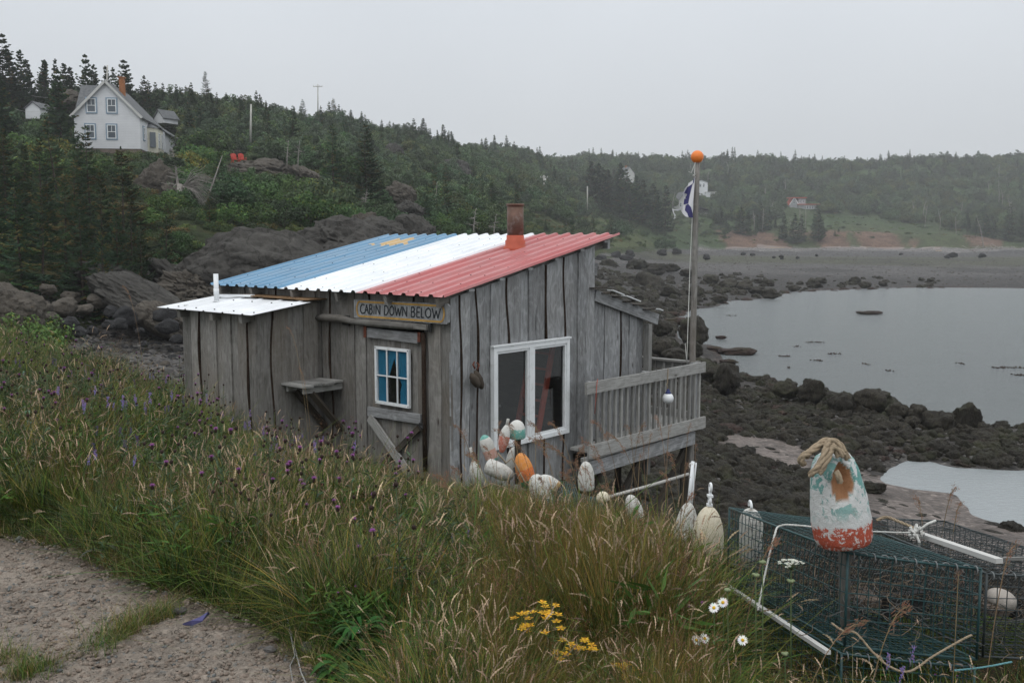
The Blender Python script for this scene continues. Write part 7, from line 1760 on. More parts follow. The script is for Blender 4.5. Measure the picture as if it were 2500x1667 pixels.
def clump(kind, seed):
    rg = np.random.default_rng(seed); parts = []
    if kind == 'lush':
        parts.append(blades(rg, 85, .22, .15, .50, .011, (DK * 2 + GR) if seed < 802 else GR + DK + GR, .7, .45)[:3]); parts.append(blades(rg, 16, .2, .3, .6, .007, OL, .4, .3)[:3])
    elif kind == 'olive':
        parts.append(blades(rg, 60, .22, .2, .7, .0085, OL + GR + DK, .5, .35)[:3]); parts.append(blades(rg, 9, .2, .4, .8, .0036, TN, .3, .2)[:3])
    elif kind == 'tan':
        parts.append(blades(rg, 28, .22, .25, .62, .0045, TN + OL, .6, .4)[:3]); parts.append(blades(rg, 45, .2, .15, .4, .009, GR + DK, .6, .4)[:3])
    elif kind == 'panicle':   # airy red brown panicles
        V, F, C, T, D = blades(rg, 7, .16, .5, .85, .0028, TN[:2] + RB, .22, .12); parts.append((V, F, C))
        P = []; Dd = []
        for t, d in zip(T, D):
            L_ = rg.uniform(.10, .20); c = np.array(RB[rg.integers(0, 3)])
            for k in range(20): s = rg.uniform(0, 1); o_ = rg.normal(size=3) * .018 * (.4 + math.sin(3.1 * s)); P.append(t - d * L_ * (1 - s) + o_ + d * .0); Dd.append(d + o_ * 25)
        P = np.array(P); col = np.array(RB)[rg.integers(0, 3, len(P))] * rg.uniform(.8, 1.6, len(P))[:, None]; parts.append(quads_at(P, np.array(Dd), rg.uniform(.008, .018, len(P)), .0022, col, rg))
        parts.append(blades(rg, 36, .2, .2, .45, .009, GR + OL + DK, .6, .4)[:3])
    elif kind == 'seed':      # soft tan drooping seed heads
        V, F, C, T, D = blades(rg, 8, .18, .45, .75, .0026, TN + OL, .35, .15); parts.append((V, F, C))
        for t, d in zip(T, D):
            m = 5; L_ = rg.uniform(.06, .12); bend = rg.normal(size=3) * .6; bend[2] = -abs(bend[2]); P = []; Dd = []; q = t.copy(); dd = d.copy(); ws = []
            for k in range(m): P.append(q.copy()); Dd.append(dd.copy()); q = q + dd * L_ / m; dd = dd + bend / m; dd /= np.linalg.norm(dd); ws.append(.0062 * math.sin(math.pi * (k + .8) / (m + .8)))
            parts.append(quads_at(np.array(P), np.array(Dd), L_ / m * 1.5, ws, np.array((.46, .35, .24)) * rg.uniform(.5, 1.15), rg))
        parts.append(blades(rg, 40, .2, .15, .45, .009, GR + DK + OL, .6, .4)[:3])
    elif kind == 'herb':      # grey green leafy stems
        V, F, C, T, D = blades(rg, 14, .18, .3, .6, .0035, [(.05, .07, .03)], .15, .25, 4); parts.append((V, F, C))
        P = []; Dd = []
        for i in range(14):
            b = V.reshape(14, 10, 3)[i]
            for k in range(16): f = rg.uniform(.15, 1) * 4; j = min(3, int(f)); p = b[2 * j] + (b[2 * j + 2] - b[2 * j]) * (f - j); a = rg.uniform(0, 6.28); P.append(p); Dd.append([math.cos(a), math.sin(a), rg.uniform(.1, .9)])
        parts.append(quads_at(np.array(P), np.array(Dd), rg.uniform(.03, .075, len(P)), .006, np.array([(.050, .075, .040)]) * rg.uniform(.7, 1.4, (len(P), 1)), rg, False))
        parts.append(blades(rg, 45, .2, .15, .4, .009, GR + DK, .5, .4)[:3])
    elif kind == 'broad':     # lance shaped leaves
        n = 60; a = rg.uniform(0, 6.28, n); P = np.stack([np.cos(a) * rg.uniform(0, .12, n), np.sin(a) * rg.uniform(0, .12, n), rg.uniform(.05, .36, n)], 1)
        Dd = np.stack([np.cos(a) + rg.normal(size=n) * .4, np.sin(a) + rg.normal(size=n) * .4, rg.uniform(-.2, .8, n)], 1)
        parts.append(quads_at(P, Dd, rg.uniform(.07, .14, n), .0085, np.array([(.046, .105, .018)]) * rg.uniform(.6, 1.5, (n, 1)), rg, False)); parts.append(blades(rg, 60, .2, .15, .45, .007, GR + DK, .5, .4)[:3])
    elif kind == 'litter':
        parts.append(blades(rg, 80, .16, .08, .28, .0035, RB + TN + OL, .9, .7)[:3]); parts.append(blades(rg, 30, .14, .08, .25, .005, GR, .5, .4)[:3])
    elif kind == 'short':
        parts.append(blades(rg, 110, .13, .05, .16, .005, GR + OL, .5, .4)[:3])
    elif kind == 'stems':     # tall straight olive-orange stems
        parts.append(blades(rg, 60, .14, .5, .85, .0045, [(.15, .10, .022), (.10, .10, .02), (.22, .14, .05), (.075, .09, .02)], .12, .12)[:3]); parts.append(blades(rg, 40, .16, .3, .5, .006, GR, .3, .2)[:3])
    V, F, C = join(parts); return np_mesh('clump', V, F, M['grass'], C)
KINDS = ['lush'] * 4 + ['olive'] * 3 + ['tan'] * 2 + ['panicle'] * 3 + ['seed'] * 3 + ['herb'] * 3 + ['litter'] * 2 + ['short'] * 2 + ['stems'] * 2 + ['broad'] * 3
CL = [clump(k, 800 + i) for i, k in enumerate(KINDS)]
KI = {k: [i for i, q in enumerate(KINDS) if q == k] for k in set(KINDS)}
def in_cabin(x, y, m=.0):
    v = Vector((x - OX, y - OY, 0)); a, b = v.dot(AX), v.dot(BX)
    return (-m < a < 4.45 + m and -m < b < 4.3) or (2.28 - m < a < 3.98 + m and -1.0 - m < b < .1) or (-.4 < a < 2.5 and 1.9 < b < 5.1)
tr = [np.array([(p.x, p.y) for p in (K[0], K[2], K[3], K[1])]) for K in (K1, K2)]
def in_trap(x, y):
    for T in tr:
        s = [(T[(i + 1) % 4][0] - T[i][0]) * (y - T[i][1]) - (T[(i + 1) % 4][1] - T[i][1]) * (x - T[i][0]) for i in range(4)]
        if all(q > 0 for q in s) or all(q < 0 for q in s): return True
    return False
def meadow():
    rg = np.random.default_rng(9); P = []; R = []; Sc = []; I = []
    N = 26000
    U_ = rg.uniform(-.95, .62, N); Yv = 2.6 * np.exp(rg.uniform(0, math.log(25 / 2.6), N)); keep = rg.random(N)
    X = U_ * (Yv + .8); px = 1250 + X / Yv * FPX; Zg = H(X, Yv)
    m1 = n1(X, Yv, .55, 71, 3); m2 = n1(X, Yv, .9, 72, 3); m3 = n1(X, Yv, .35, 73, 2); m4 = n1(X, Yv, 1.7, 74, 3)
    for i in range(N):
        x, y, p, z = X[i], Yv[i], px[i], Zg[i]
        pe = path_edge(p) if p < 830 else 0
        if y < pe + .02: continue
        if p > 1000 and z < 4.0: continue
        if p <= 1000 and (y > 23.5 or z < 4.4): continue
        if p > 1730 and (y > 10 or z < 3.3): continue
        if p > 1760 and y < 3.62 and rg.random() < .8: P.append((x, y, z - .02)); R.append((rg.normal() * .2, rg.normal() * .2, rg.uniform(0, 6.28))); Sc.append(rg.uniform(.3, .55)); I.append(KI[('lush', 'lush', 'tan', 'seed', 'broad')[rg.integers(0, 5)]][0])
        # density falls with distance in log-sampling already; thin the near ones slightly
        if in_cabin(x, y, .03): continue
        if in_trap(x, y) and rg.random() < .8: continue
        e = y - pe; w1, w2, w3 = m1[i], m2[i], m3[i]
        r = rg.random(); s = rg.uniform(.75, 1.15)
        if p < 830 and e < .18: k = 'litter' if r < .7 else 'short'; s *= .8
        elif p < 830 and e < .5: k = 'litter' if r < .35 else ('lush' if r < .7 else 'tan'); s *= .8
        elif p > 1740: k = ('short' if r < .3 else 'lush' if r < .62 else 'panicle' if r < .78 else 'litter'); s *= .50 if y < 4 else .55 if y < 5.9 else .42
        elif 1180 < p < 1740 and y < 7: k = 'stems' if r < .28 else 'panicle' if r < .38 else 'lush' if r < .72 else 'olive' if r < .88 else 'seed'
        elif 900 < p and y > 7: k = 'panicle' if r < .25 else 'tan' if r < .4 else 'olive' if r < .7 else 'lush'; s *= .85
        else:
            if w1 > .25: k = 'tan' if r < .15 else 'seed' if r < .35 else 'olive' if r < .7 else 'panicle' if r < .78 else 'lush'
            elif w2 > .15: k = 'herb' if r < .5 else 'lush' if r < .85 else 'seed'
            else: k = 'lush' if r < .5 else 'olive' if r < .7 else 'seed' if r < .84 else 'herb' if r < .93 else 'panicle'
        if k in ('lush', 'olive', 'seed') and r * 7 % 1 < .16: k = 'broad'
        s *= .80 + .45 * m4[i]
        far_ = np.interp(y, [3, 8, 20], [1.0, 1.0, 1.15])
        if p < 1180: s *= .82
        # keep the view of the cabin foot and buoys as in the photo
        top = np.interp(p, [0, 300, 440, 640, 720, 850, 1000, 1130, 1400, 1760], [760, 800, 900, 985, 1040, 1110, 1150, 1200, 1232, 1345])
        hmax = {'lush': .5, 'olive': .7, 'tan': .6, 'panicle': .8, 'seed': .7, 'herb': .6, 'litter': .2, 'short': .15, 'stems': .8, 'broad': .4}[k]
        ztop = 8 - (top - 585.5) / 2400 * y
        lim = (ztop - z + .10) / hmax
        if lim < .25: s = min(s, .28)
        else: s = min(s, max(.28, lim * rg.uniform(.8, 1.1)))
        if 775 < p < 985 and y < 3.95: k = 'short' if y < 3.7 else 'broad'; s = min(s, .6)
        if p > 830 and y < 3.75: s = min(s, .55 if not (1240 < p < 1580) else .38)
        P.append((x, y, z - .02)); R.append((rg.normal() * .2, rg.normal() * .2, rg.uniform(0, 6.28))); Sc.append(s * far_); ks = KI[k]; I.append(ks[rg.integers(0, len(ks))])
    # grass growing in the crack of the path and in tufts on it
    for (a, b, n) in (((225, 1585), (430, 1480), 26), ((20, 1655), (150, 1625), 10), ((0, 1640), (20, 1600), 4)):
        for k in range(n):
            t = rg.uniform(0, 1); q = PZ(a[0] + (b[0] - a[0]) * t + rg.normal() * 9, a[1] + (b[1] - a[1]) * t + rg.normal() * 8, 6.4)
            P.append((q.x, q.y, q.z - .005)); R.append((0, 0, rg.uniform(0, 6.28))); Sc.append(rg.uniform(.25, .6)); I.append(KI['short' if rg.random() < .6 else 'litter'][rg.integers(0, 2)])
    print('meadow clumps', len(P)); scatter('meadow_grass', P, R, Sc, I, CL)
meadow()

# ---- flowers one can count
random.seed(404)
def flat(mb, c, R, n, col, seed=0, w=.5, tilt=0.0, up=.15, mi=0):
    """ray petals around c"""
    rr = random.Random(seed)
    for k in range(n):
        a = 2 * math.pi * k / n + rr.uniform(-.1, .1); d = Vector((math.cos(a), math.sin(a), up + rr.uniform(-.1, .1))); s = Vector((-math.sin(a), math.cos(a), 0)) * R * w * .5
        c = Vector(c); mb.add([c, c + d * R * .55 + s, c + d * R, c + d * R * .55 - s], [(0, 1, 2, 3)], mi, None, col=tuple(x * rr.uniform(.85, 1.1) for x in col))
def ball_(mb, c, r, col, sz=1.0, n=7):
    prof = [(max(.0004, r * math.sin(t)), -r * sz * math.cos(t)) for t in np.linspace(0.05, 3.09, n)]
    o = len(mb.v); mb.lathe(prof, 8, c); 
    for i in range(o, len(mb.v)): mb.col[i] = col
def finish(nm, mb, par, m='petal'): return mb.build(nm, M[m], par)
def leaves_on(mb, pts, n, L_, w, col, rr, drop=0.0):
    for k in range(n):
        f = rr.uniform(.05, .8); i = min(len(pts) - 2, int(f * (len(pts) - 1))); p = Vector(pts[i]).lerp(Vector(pts[i + 1]), f * (len(pts) - 1) - i); a = rr.uniform(0, 6.28)
        d = Vector((math.cos(a), math.sin(a), rr.uniform(.1, .8) - drop)).normalized(); s = d.cross(Vector((0, 0, 1))).normalized() * w; ll = L_ * rr.uniform(.6, 1.1)
        mb.add([p, p + d * ll * .45 + s, p + d * ll + Vector((0, 0, -.2 * ll)), p + d * ll * .45 - s], [(0, 1, 2, 3)], 0, None, col=tuple(x * rr.uniform(.8, 1.25) for x in col))
def knapweed(seed, nh=5, h=.55, bloom=.4):
    rr = random.Random(seed); t = bpy.data.objects.new('knapweed', None); COL.objects.link(t); t.empty_display_size = .1
    st = MB(); heads = []
    main = [(0, 0, 0), (.01, .01, h * .35), (.02, -.01, h * .65), (.02, 0, h)]
    st.tube(main, .0022, 5, col=(.06, .08, .035)); leaves_on(st, main, 16, .075, .006, (.045, .075, .035), rr)
    tips = [Vector(main[-1])]
    for k in range(nh - 1):
        f = rr.uniform(.35, .85); p = Vector((.015, 0, h * f)); a = rr.uniform(0, 6.28); q = p + Vector((math.cos(a) * .09, math.sin(a) * .09, h * rr.uniform(.15, .35))); st.tube([p, (p + q) / 2 + Vector((math.cos(a) * .02, math.sin(a) * .02, -.01)), q], .0015, 4, col=(.06, .08, .035)); tips.append(q)
    finish('stem', st, t, 'grass')
    for i, q in enumerate(tips):
        mb = MB(); ball_(mb, q, .0088, (.030, .018, .014), 1.15)
        if rr.random() < bloom:
            for lay in range(3): flat(mb, q + Vector((0, 0, .008)), .016 - .003 * lay, 16, (.30, .10, .30), seed + lay + i, .22, 0, .35 + .5 * lay)
        mb.build('flower_head' if i < 9 else 'bud', M['petal'], t)
    return t
KP = [knapweed(900 + i, random.randint(4, 7), random.uniform(.5, .65), b) for i, b in enumerate((.5, .35, .2, .7, .1))]
used = set()
def place(proto, p, label, cat, group, s=1.0):
    if proto.name in used: t = copy_tree(proto)
    else: t = proto; used.add(proto.name)
    t.location = p; t.rotation_euler = (random.uniform(-.1, .1), random.uniform(-.1, .1), random.uniform(0, 6.28)); t.scale = (s, s, s); return tag(t, label, cat, group)
nk = 0
while nk < 90:
    px = random.uniform(-10, 1000); Y = random.uniform(4.6, 14) if random.random() < .8 else random.uniform(3.9, 6); g = onG(px, Y)
    if px < 830 and Y < path_edge(px) + .35: continue
    if in_cabin(g.x, g.y, .1) or px > 560 and Y > 10.5: continue
    place(KP[random.randrange(5)], g, 'knapweed ' + ('near the path' if Y < 6 else 'in mid meadow' if Y < 9 else 'far back in the meadow') + (' at the left edge' if px < 150 else ' left of the annexe' if px < 430 else ' below the annexe' if px < 620 else ' below the shelf' if px < 800 else ' below the cabin door'), 'wildflower', 'knapweed in the meadow', random.uniform(.85, 1.2)); nk += 1
for (px, py, lab) in ((862, 1450, 'knapweed with purple thistle like heads beside the white yarrow at the path corner'), (1262, 1488, 'knapweed with dark round buds left of the yellow flowers'), (1400, 1520, 'cluster of dark brown knapweed buds right of the yellow flowers'), (1660, 1610, 'purple knapweed low in the grass right of the yellow flowers'), (1345, 1290, 'lone purple knapweed bloom in the tall tan grass'), (1690, 1455, None), (1580, 1500, None), (2300, 1640, None)):
    Y = 3.9 if py > 1400 else 5.2; p = PY(px, py, Y); s = max(.4, (p.z - h1(p.x, p.y)) / .58)
    place(KP[3 if px != 1400 else 4], (p.x, p.y, h1(p.x, p.y)), lab or 'knapweed in the grass near the traps', 'wildflower', None if lab else 'knapweed near the traps', min(1.5, s))
# vetch: violet spikes
def vetch(seed):
    rr = random.Random(seed); t = bpy.data.objects.new('vetch', None); COL.objects.link(t); st = MB()
    for k in range(3):
        a = rr.uniform(0, 6.28); q = [(0, 0, 0), (math.cos(a) * .08, math.sin(a) * .08, .22), (math.cos(a) * .15, math.sin(a) * .15, .44)]; st.tube(q, .0016, 4, col=(.05, .09, .035)); leaves_on(st, q, 18, .04, .004, (.05, .085, .04), rr)
        mb = MB()
        for i in range(30): f = rr.random(); p = Vector(q[-1]) + Vector((rr.uniform(-.009, .009), rr.uniform(-.009, .009), .075 * f - .02)); mb.add([p, p + Vector((.004, 0, .005)), p + Vector((0, .004, .009)), p + Vector((-.003, .002, .004))], [(0, 1, 2, 3)], 0, None, col=(.17 * rr.uniform(.7, 1.4), .13, .30 * rr.uniform(.7, 1.2)))
        mb.build('flower_spike', M['petal'], t)
    finish('stem', st, t, 'grass'); return t
VP = [vetch(i) for i in range(3)]
for k in range(34):
    px = random.uniform(0, 850); Y = random.uniform(5.4, 13); g = onG(px, Y)
    if in_cabin(g.x, g.y, .1) or px < 830 and Y < path_edge(px) + .4: continue
    place(VP[k % 3], g, 'violet vetch ' + ('near the path' if Y < 7 else 'far back in the meadow') + (' at the left edge' if px < 150 else ' left of the annexe' if px < 430 else ' below the annexe' if px < 620 else ' below the shelf'), 'wildflower', 'vetch in the meadow', random.uniform(.8, 1.15))
for (px, py, Y, lab) in ((1113, 1315, 5.2, 'tall violet vetch spike in the middle of the meadow'), (1140, 1320, 5.1, 'second violet vetch spike just right of the tall one'), (2235, 1640, 3.35, 'violet vetch at the lower right in front of the traps')):
    p = PY(px, py, Y); z = h1(p.x, p.y); place(VP[1], (p.x, p.y, z), lab, 'wildflower', None, max(.4, (p.z - z) / .44))
# st john's wort
def wort(seed):
    rr = random.Random(seed); t = bpy.data.objects.new('yellow_wildflower', None); COL.objects.link(t); st = MB(); main = [(0, 0, 0), (.02, 0, .22), (0, .02, .45)]; st.tube(main, .003, 5, col=(.09, .09, .03)); leaves_on(st, main, 34, .035, .007, (.05, .10, .035), rr)
    for k in range(6):
        a = rr.uniform(0, 6.28); r = rr.uniform(.0, .055); q = Vector((math.cos(a) * r, math.sin(a) * r, .45 + rr.uniform(-.06, .03))); st.tube([(0, .01, .36), q], .0012, 4, col=(.08, .10, .03))
        mb = MB(); flat(mb, q, .021, 5, (.62, .36, .02), seed + k, .5, 0, rr.uniform(.0, .6))
        flat(mb, q + Vector((0, 0, .002)), .012, 14, (.60, .30, .03), seed + k + 50, .12, 0, .9); mb.build('bloom', M['petal'], t)
    finish('stem', st, t, 'grass'); return t
WP = [wort(70 + i) for i in range(4)]
for i, (px, py, lab) in enumerate(((1318, 1458, 'tallest yellow flowering plant of the cluster in the foreground grass'), (1290, 1500, 'yellow flowers at the left of the cluster'), (1345, 1500, 'yellow flowers right of the tallest plant'), (1300, 1525, 'low pair of yellow blooms at the left of the cluster'), (1410, 1550, 'yellow blooms at the middle right of the cluster'), (1372, 1595, 'spiky yellow bloom below the cluster'), (1425, 1580, 'yellow blooms at the right edge of the cluster'), (1513, 1622, 'bright yellow blooms lowest in the foreground'), (1545, 1635, 'single yellow bloom right of the lowest ones'))):
    Y = 3.45 - .0006 * (py - 1450); p = PY(px, py, Y); z = h1(p.x, p.y); place(WP[i % 4], (p.x, p.y, z), lab, 'wildflower', None, 1.0); s = max(.3, (p.z - z) / .46); bpy.context.view_layer.update()
    [o for o in COL.objects if o.get('label') == lab][0].scale = (1, 1, s)
# daisies
def daisy(h, seed=0):
    t = bpy.data.objects.new('daisy', None); COL.objects.link(t); rr = random.Random(seed)
    st = MB(); q = [(0, 0, 0), (.01, 0, h * .5), (0, 0, h)]; st.tube(q, .0015, 4, col=(.05, .09, .03)); leaves_on(st, q, 8, .05, .004, (.05, .10, .035), rr); finish('stem', st, t, 'grass')
    R = Euler((.9, 0, rr.uniform(-.5, .5))).to_matrix(); mb = MB(); flat(mb, (0, 0, 0), .021, 19, (.72, .72, .70), seed, .30, 0, .02); mb.v = [tuple(R @ Vector(v) + Vector((0, 0, h))) for v in mb.v]; mb.build('petals', M['petal'], t)
    mb = MB(); ball_(mb, (0, 0, .002), .0065, (.55, .33, .02), .6); mb.v = [tuple(R @ Vector(v) + Vector((0, 0, h))) for v in mb.v]; mb.build('yellow_centre', M['petal'], t); return t
for i, (px, py, lab) in enumerate(((1743, 1483, 'daisy facing the camera left of the lath'), (1765, 1470, 'daisy with drooping petals right of the front facing one'), (1700, 1562, 'daisy at the left of the low pair'), (1720, 1558, 'daisy at the right of the low pair'), (1813, 1562, 'daisy lying right of the low pair below the lath'), (857, 1545, 'small white flower in the leafy plant at the path corner'))):
    p = PY(px, py, 3.45 if px > 1000 else 3.75); z = h1(p.x, p.y); t = daisy(max(.05, p.z - z), i); t.location = (p.x, p.y, z); tag(t, lab, 'daisy')
# white umbel and green seed heads
def umbel(px, py, Y, Rr, lab, white=True):
    p = PY(px, py, Y); z = h1(p.x, p.y); t = thing('wild_carrot', lab, 'wildflower', (p.x, p.y, z)); h = p.z - z; st = MB(); st.tube([(.03, 0, 0), (.01, 0, h * .5), (0, 0, h - Rr * .7)], .0022, 5, col=(.07, .10, .04)); rr = random.Random(px); mb = MB()
    for k in range(26 if white else 12):
        a = rr.uniform(0, 6.28); r = Rr * math.sqrt(rr.random()); e = Vector((math.cos(a) * r, math.sin(a) * r, h - (r / Rr) ** 2 * Rr * .22 * (1 if white else -1))); st.tube([(0, 0, h - Rr * .7), e], .0007, 3, col=(.10, .14, .06))
        if white:
            for j in range(16): b = rr.uniform(0, 6.28); s = rr.uniform(0, .0075); flat(mb, e + Vector((math.cos(b) * s, math.sin(b) * s, rr.uniform(0, .004))), .0028, 5, (.66, .68, .58), j, .8, 0, .2)
        else: ball_(mb, e, .006, (.20, .24, .13), 1)
    finish('stem', st, t, 'grass'); mb.build('umbel', M['petal'], t)
umbel(1932, 1370, 3.5, .048, 'flat white wild carrot bloom in front of the green trap')
umbel(1862, 1372, 3.5, .010, 'greenish unopened wild carrot head left of the white bloom', False); umbel(1845, 1404, 3.5, .010, 'greenish wild carrot bud below the unopened head', False); umbel(1931, 1418, 3.5, .010, 'green bud directly below the white wild carrot bloom', False); umbel(1776, 1440, 3.5, .008, 'small green bud beside the lath at the far left', False); umbel(1916, 1596, 3.4, .009, 'green bud low in front of the lath end', False)
umbel(866, 1540, 3.6, .018, 'small white yarrow cluster above the leafy plant at the path corner')
# big seed heads arching over the traps
def arch(px0, py0, px1, py1, Y, lab, n=5):
    p = PY(px0, py0, Y); z = h1(p.x, p.y); e = PY(px1, py1, Y); rr = random.Random(px0); t = thing('tall_grass_stem', lab, 'grass stem', (p.x, p.y, z), group='tall seeding grasses by the traps'); st = MB(); loc = e - Vector((p.x, p.y, z)); top = Vector((loc.x * .45, 0, loc.z * 1.02)); P = []
    for k in range(9): f = k / 8; P.append(Vector((0, 0, 0)) * (1 - f) ** 2 + top * 2 * f * (1 - f) + loc * f * f)
    st.tube(P, [.0018] * 8 + [.0008], 4, col=(.22, .15, .09)); finish('stem', st, t, 'grass'); mb = MB()
    for k in range(90): f = rr.uniform(.62, 1); q = P[min(7, int(f * 8))].lerp(P[min(8, int(f * 8) + 1)], f * 8 % 1) + Vector((rr.gauss(0, .008), rr.gauss(0, .008), rr.gauss(0, .008))); d = (P[8] - P[6]).normalized() * .014 + Vector((rr.gauss(0, .003), rr.gauss(0, .003), rr.gauss(0, .003))); s = Vector((0, 0, .0022)); mb.add([q, q + d * .5 + s, q + d, q + d * .5 - s], [(0, 1, 2, 3)], 0, None, col=(.24 * rr.uniform(.7, 1.4), .15, .10))
    mb.build('seed_head', M['petal'], t)
def GL_(x, x1, Y): return 'tall seeding grass stem ' + ('leaning left ' if x1 < x else 'leaning right ') + ('left of the annexe' if x < 500 else 'below the shelf' if x < 900 else 'left of the buoy heap' if x < 1160 else 'in front of the buoy heap' if x < 1380 else 'below the upright white buoy' if x < 1500 else 'under the deck railing' if x < 1620 else 'beside the cream buoy' if x < 1760 else 'before the green trap' if x < 2150 else 'at the right hand trap') + (', near' if Y < 6 else ', far' if Y > 6.6 else '')
for a in ((2270, 1480, 2335, 1190, 5.2, 'grass stem with a seed head against the wet sand, right of the rope knot'), (2305, 1440, 2345, 1230, 5.0, 'second grass stem against the wet sand'), (2270, 1400, 2235, 1215, 5.2, None), (1930, 1560, 2110, 1520, 3.45, None), (1790, 1500, 1900, 1320, 3.7, None), (2100, 1600, 2220, 1480, 3.4, None), (2400, 1560, 2480, 1330, 3.6, None), (2330, 1600, 2340, 1400, 3.5, None), (1640, 1430, 1690, 1210, 5.0, None), (1500, 1350, 1290, 1070, 6.2, None), (1480, 1330, 1330, 1090, 6.2, None), (1520, 1330, 1430, 1080, 6.3, None), (1560, 1340, 1530, 1040, 6.4, None), (1640, 1330, 1600, 1020, 6.4, None), (1660, 1330, 1685, 1040, 6.4, None), (1570, 1330, 1590, 1060, 6.2, None), (1450, 1330, 1400, 1130, 6.2, None), (1600, 1300, 1480, 1060, 6.5, None), (1540, 1300, 1445, 1030, 6.6, None), (1620, 1330, 1635, 1040, 6.3, None), (1180, 1280, 1110, 1040, 6.8, None), (1230, 1280, 1180, 1090, 6.8, None), (760, 1010, 700, 800, 11, None), (770, 1200, 730, 900, 9, None), (360, 930, 300, 700, 12.5, None)):
    arch(*a[:5], a[5] or GL_(a[0], a[2], a[4]), 5)
for k in range(34):
    x = random.uniform(1080, 1720); Y = random.uniform(5.4, 7.2); arch(x, 1300, x + random.uniform(-110, 50), random.uniform(1030, 1190), Y, GL_(x, x - 1, Y))
# leafy plant at the path corner, tall weed at the left
def leafy(px, Y, n, L_, w, h, col, lab, seed, name='leafy_plant'):
    g = onG(px, Y); t = thing(name, lab, 'plant', g); rr = random.Random(seed); mb = MB(); st = MB()
    for k in range(n):
        a = rr.uniform(0, 6.28); d = Vector((math.cos(a), math.sin(a), 0)); z0 = rr.uniform(0, h); p = d * .02 + Vector((0, 0, z0)); s = Vector((-d.y, d.x, 0)) * w * rr.uniform(.7, 1.1); ll = L_ * rr.uniform(.6, 1.15); vs = []
        cc = tuple(x * rr.uniform(.7, 1.3) for x in col)
        for i in range(6): f = i / 5; c = p + d * ll * f * .9 + Vector((0, 0, ll * (.75 * f - .85 * f * f))); wd = math.sin(math.pi * min(.97, f * .9 + .08)) ; vs += [c - s * wd + Vector((0, 0, .15 * w)), c, c + s * wd + Vector((0, 0, .15 * w))]
        fs = []
        for i in range(5): fs += [(3 * i, 3 * i + 1, 3 * i + 4, 3 * i + 3), (3 * i + 1, 3 * i + 2, 3 * i + 5, 3 * i + 4)]
        mb.add(vs, fs, 0, None, col=cc)
    for k in range(4): a = rr.uniform(0, 6.28); st.tube([(0, 0, -.02), (math.cos(a) * .03, math.sin(a) * .03, h)], .004, 5, col=(.06, .09, .03))
    mb.build('leaves', M['petal'], t); finish('stem', st, t, 'grass')
leafy(872, 3.62, 110, .105, .013, .16, (.018, .060, .010), 'bright green broad leaved plant at the corner of the path', 5)
leafy(820, 3.52, 26, .12, .014, .05, (.025, .07, .012), 'low broad leaved rosette left of the leafy corner plant', 6)
leafy(700, 4.35, 26, .10, .014, .12, (.035, .09, .02), 'small leafy weed under the grass behind the path', 7); leafy(1010, 4.6, 40, .12, .012, .25, (.04, .10, .025), 'clump of lance leaved herbs in the middle of the meadow', 8); leafy(235, 4.85, 16, .11, .016, .08, (.06, .10, .05), 'pale leaved weed at the left edge of the path', 9)
leafy(60, 7.6, 60, .10, .008, .62, (.09, .12, .08), 'tall pale leaved weed standing at the far left of the meadow', 10, 'tall_weed')
leafy(945, 5.0, 60, .09, .004, .30, (.09, .13, .10), 'feathery grey green wormwood beside the hidden stone', 12); leafy(520, 5.6, 60, .12, .006, .4, (.05, .095, .035), 'dense dark herb clump in the middle of the left meadow', 13); leafy(640, 7.5, 80, .12, .006, .45, (.05, .085, .045), 'grey green knapweed foliage clump below the shelf', 14)
rg = np.random.default_rng(33); P = []; R = []; Sc = []
for k in range(5200):
    px = rg.uniform(-120, 830); Y = rg.uniform(3.25, 5.3)
    if Y > path_edge(px) + .06: continue
    x = uof(px) * Y; P.append((x, Y, h1(x, Y) + .006)); R.append((rg.uniform(-.4, .4), rg.uniform(-.4, .4), rg.uniform(0, 6.28))); Sc.append(rg.uniform(.004, .013) * (2.0 if rg.random() < .04 else 1))
gm = [rock_mesh('pebble', 660 + i, 2, .25, 6, 'stone', (1, .8, .6)) for i in range(3)]
pm = rockmat('sandy_pebble', (.15, .12, .095), (.23, .185, .15), (.33, .275, .23), 9, .1, .15); pg_ = rockmat('grey_pebble', (.09, .09, .088), (.14, .145, .14), (.2, .2, .19), 9, .1, .1)
for i, m_ in enumerate(gm): m_.materials[0] = pg_ if i == 0 else pm
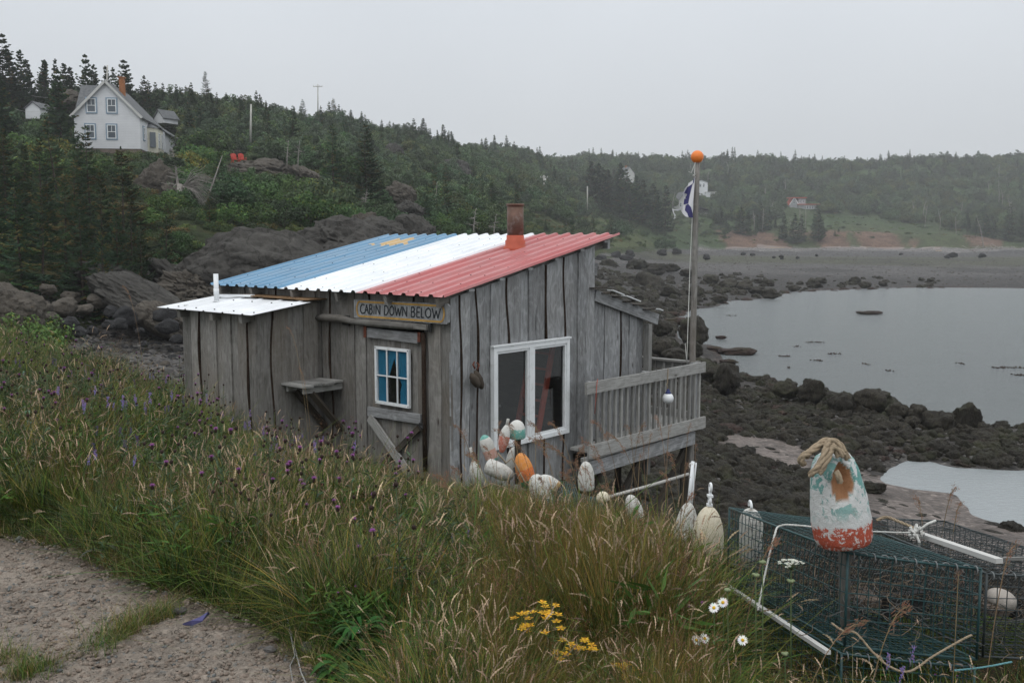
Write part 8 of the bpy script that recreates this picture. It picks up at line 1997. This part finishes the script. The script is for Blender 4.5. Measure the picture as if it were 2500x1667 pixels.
scatter('path_gravel', P, R, Sc, [0 if rg.random() < .12 else 1 + k % 2 for k in range(len(P))], gm)
# stones, scrap of cloth and roots on the path
random.seed(17)
for (px, py, w, lab) in ((755, 1588, 60, 'flat grey stone half under the leaves at the path corner'), (660, 1590, 34, 'small flat stone beside the path edge'), (440, 1495, 34, 'dark stone beside the blue cloth scrap'), (590, 1577, 14, None), (635, 1585, 18, None), (186, 1588, 12, None), (255, 1592, 14, None), (545, 1566, 10, None), (228, 1435, 14, None), (335, 1478, 14, None), (55, 1660 - 60, 16, None), (30, 1636, 14, None), (960, 1402, 50, 'grey stone hidden in the middle of the meadow')):
    p = PZ(px, py, 6.4); s = w / 2 / FPX * p.y; o_ = link('stone', rock_mesh('stone', 700 + px, 3, .18, 6, 'stone', (1, .75, .5), 1.6), None, (p.x, p.y, 6.405 + s * .2), (0, 0, random.uniform(-.5, .5)), (s, s, s)); tag(o_, lab or 'small stone lying on the gravel path', 'stone', None if lab else 'small stones on the path')
mb = MB()
pts = [PZ(444, 1522, 6.425), PZ(465, 1514, 6.44), PZ(488, 1505, 6.43), PZ(508, 1492, 6.45)]; low = [PZ(452, 1524, 6.415), PZ(470, 1524, 6.42), PZ(494, 1514, 6.42), PZ(512, 1496, 6.43)]
mb.add(pts + low, [(0, 1, 5, 4), (1, 2, 6, 5), (2, 3, 7, 6)]); mb.add([p + Vector((0, 0, -.004)) for p in pts + low], [(0, 1, 5, 4), (1, 2, 6, 5), (2, 3, 7, 6)]); tag(mb.build('cloth_scrap', simple('blue_violet_cloth', (.09, .085, .20), .9)), 'crumpled blue violet scrap of cloth at the edge of the path', 'cloth')
for k, P_ in enumerate((((695, 1480), (712, 1560), (720, 1600), (708, 1625), (715, 1665)), ((700, 1500), (722, 1590), (735, 1640), (748, 1670)))):
    mb = MB(); mb.tube([PZ(x, y, 6.42 + .01 * math.sin(x)) for x, y in P_], .003, 5); tag(mb.build('dry_root', M['woodp']), ('long dry root hanging over the path corner', 'second dry root forking over the path corner')[k], 'root')
build_haze()
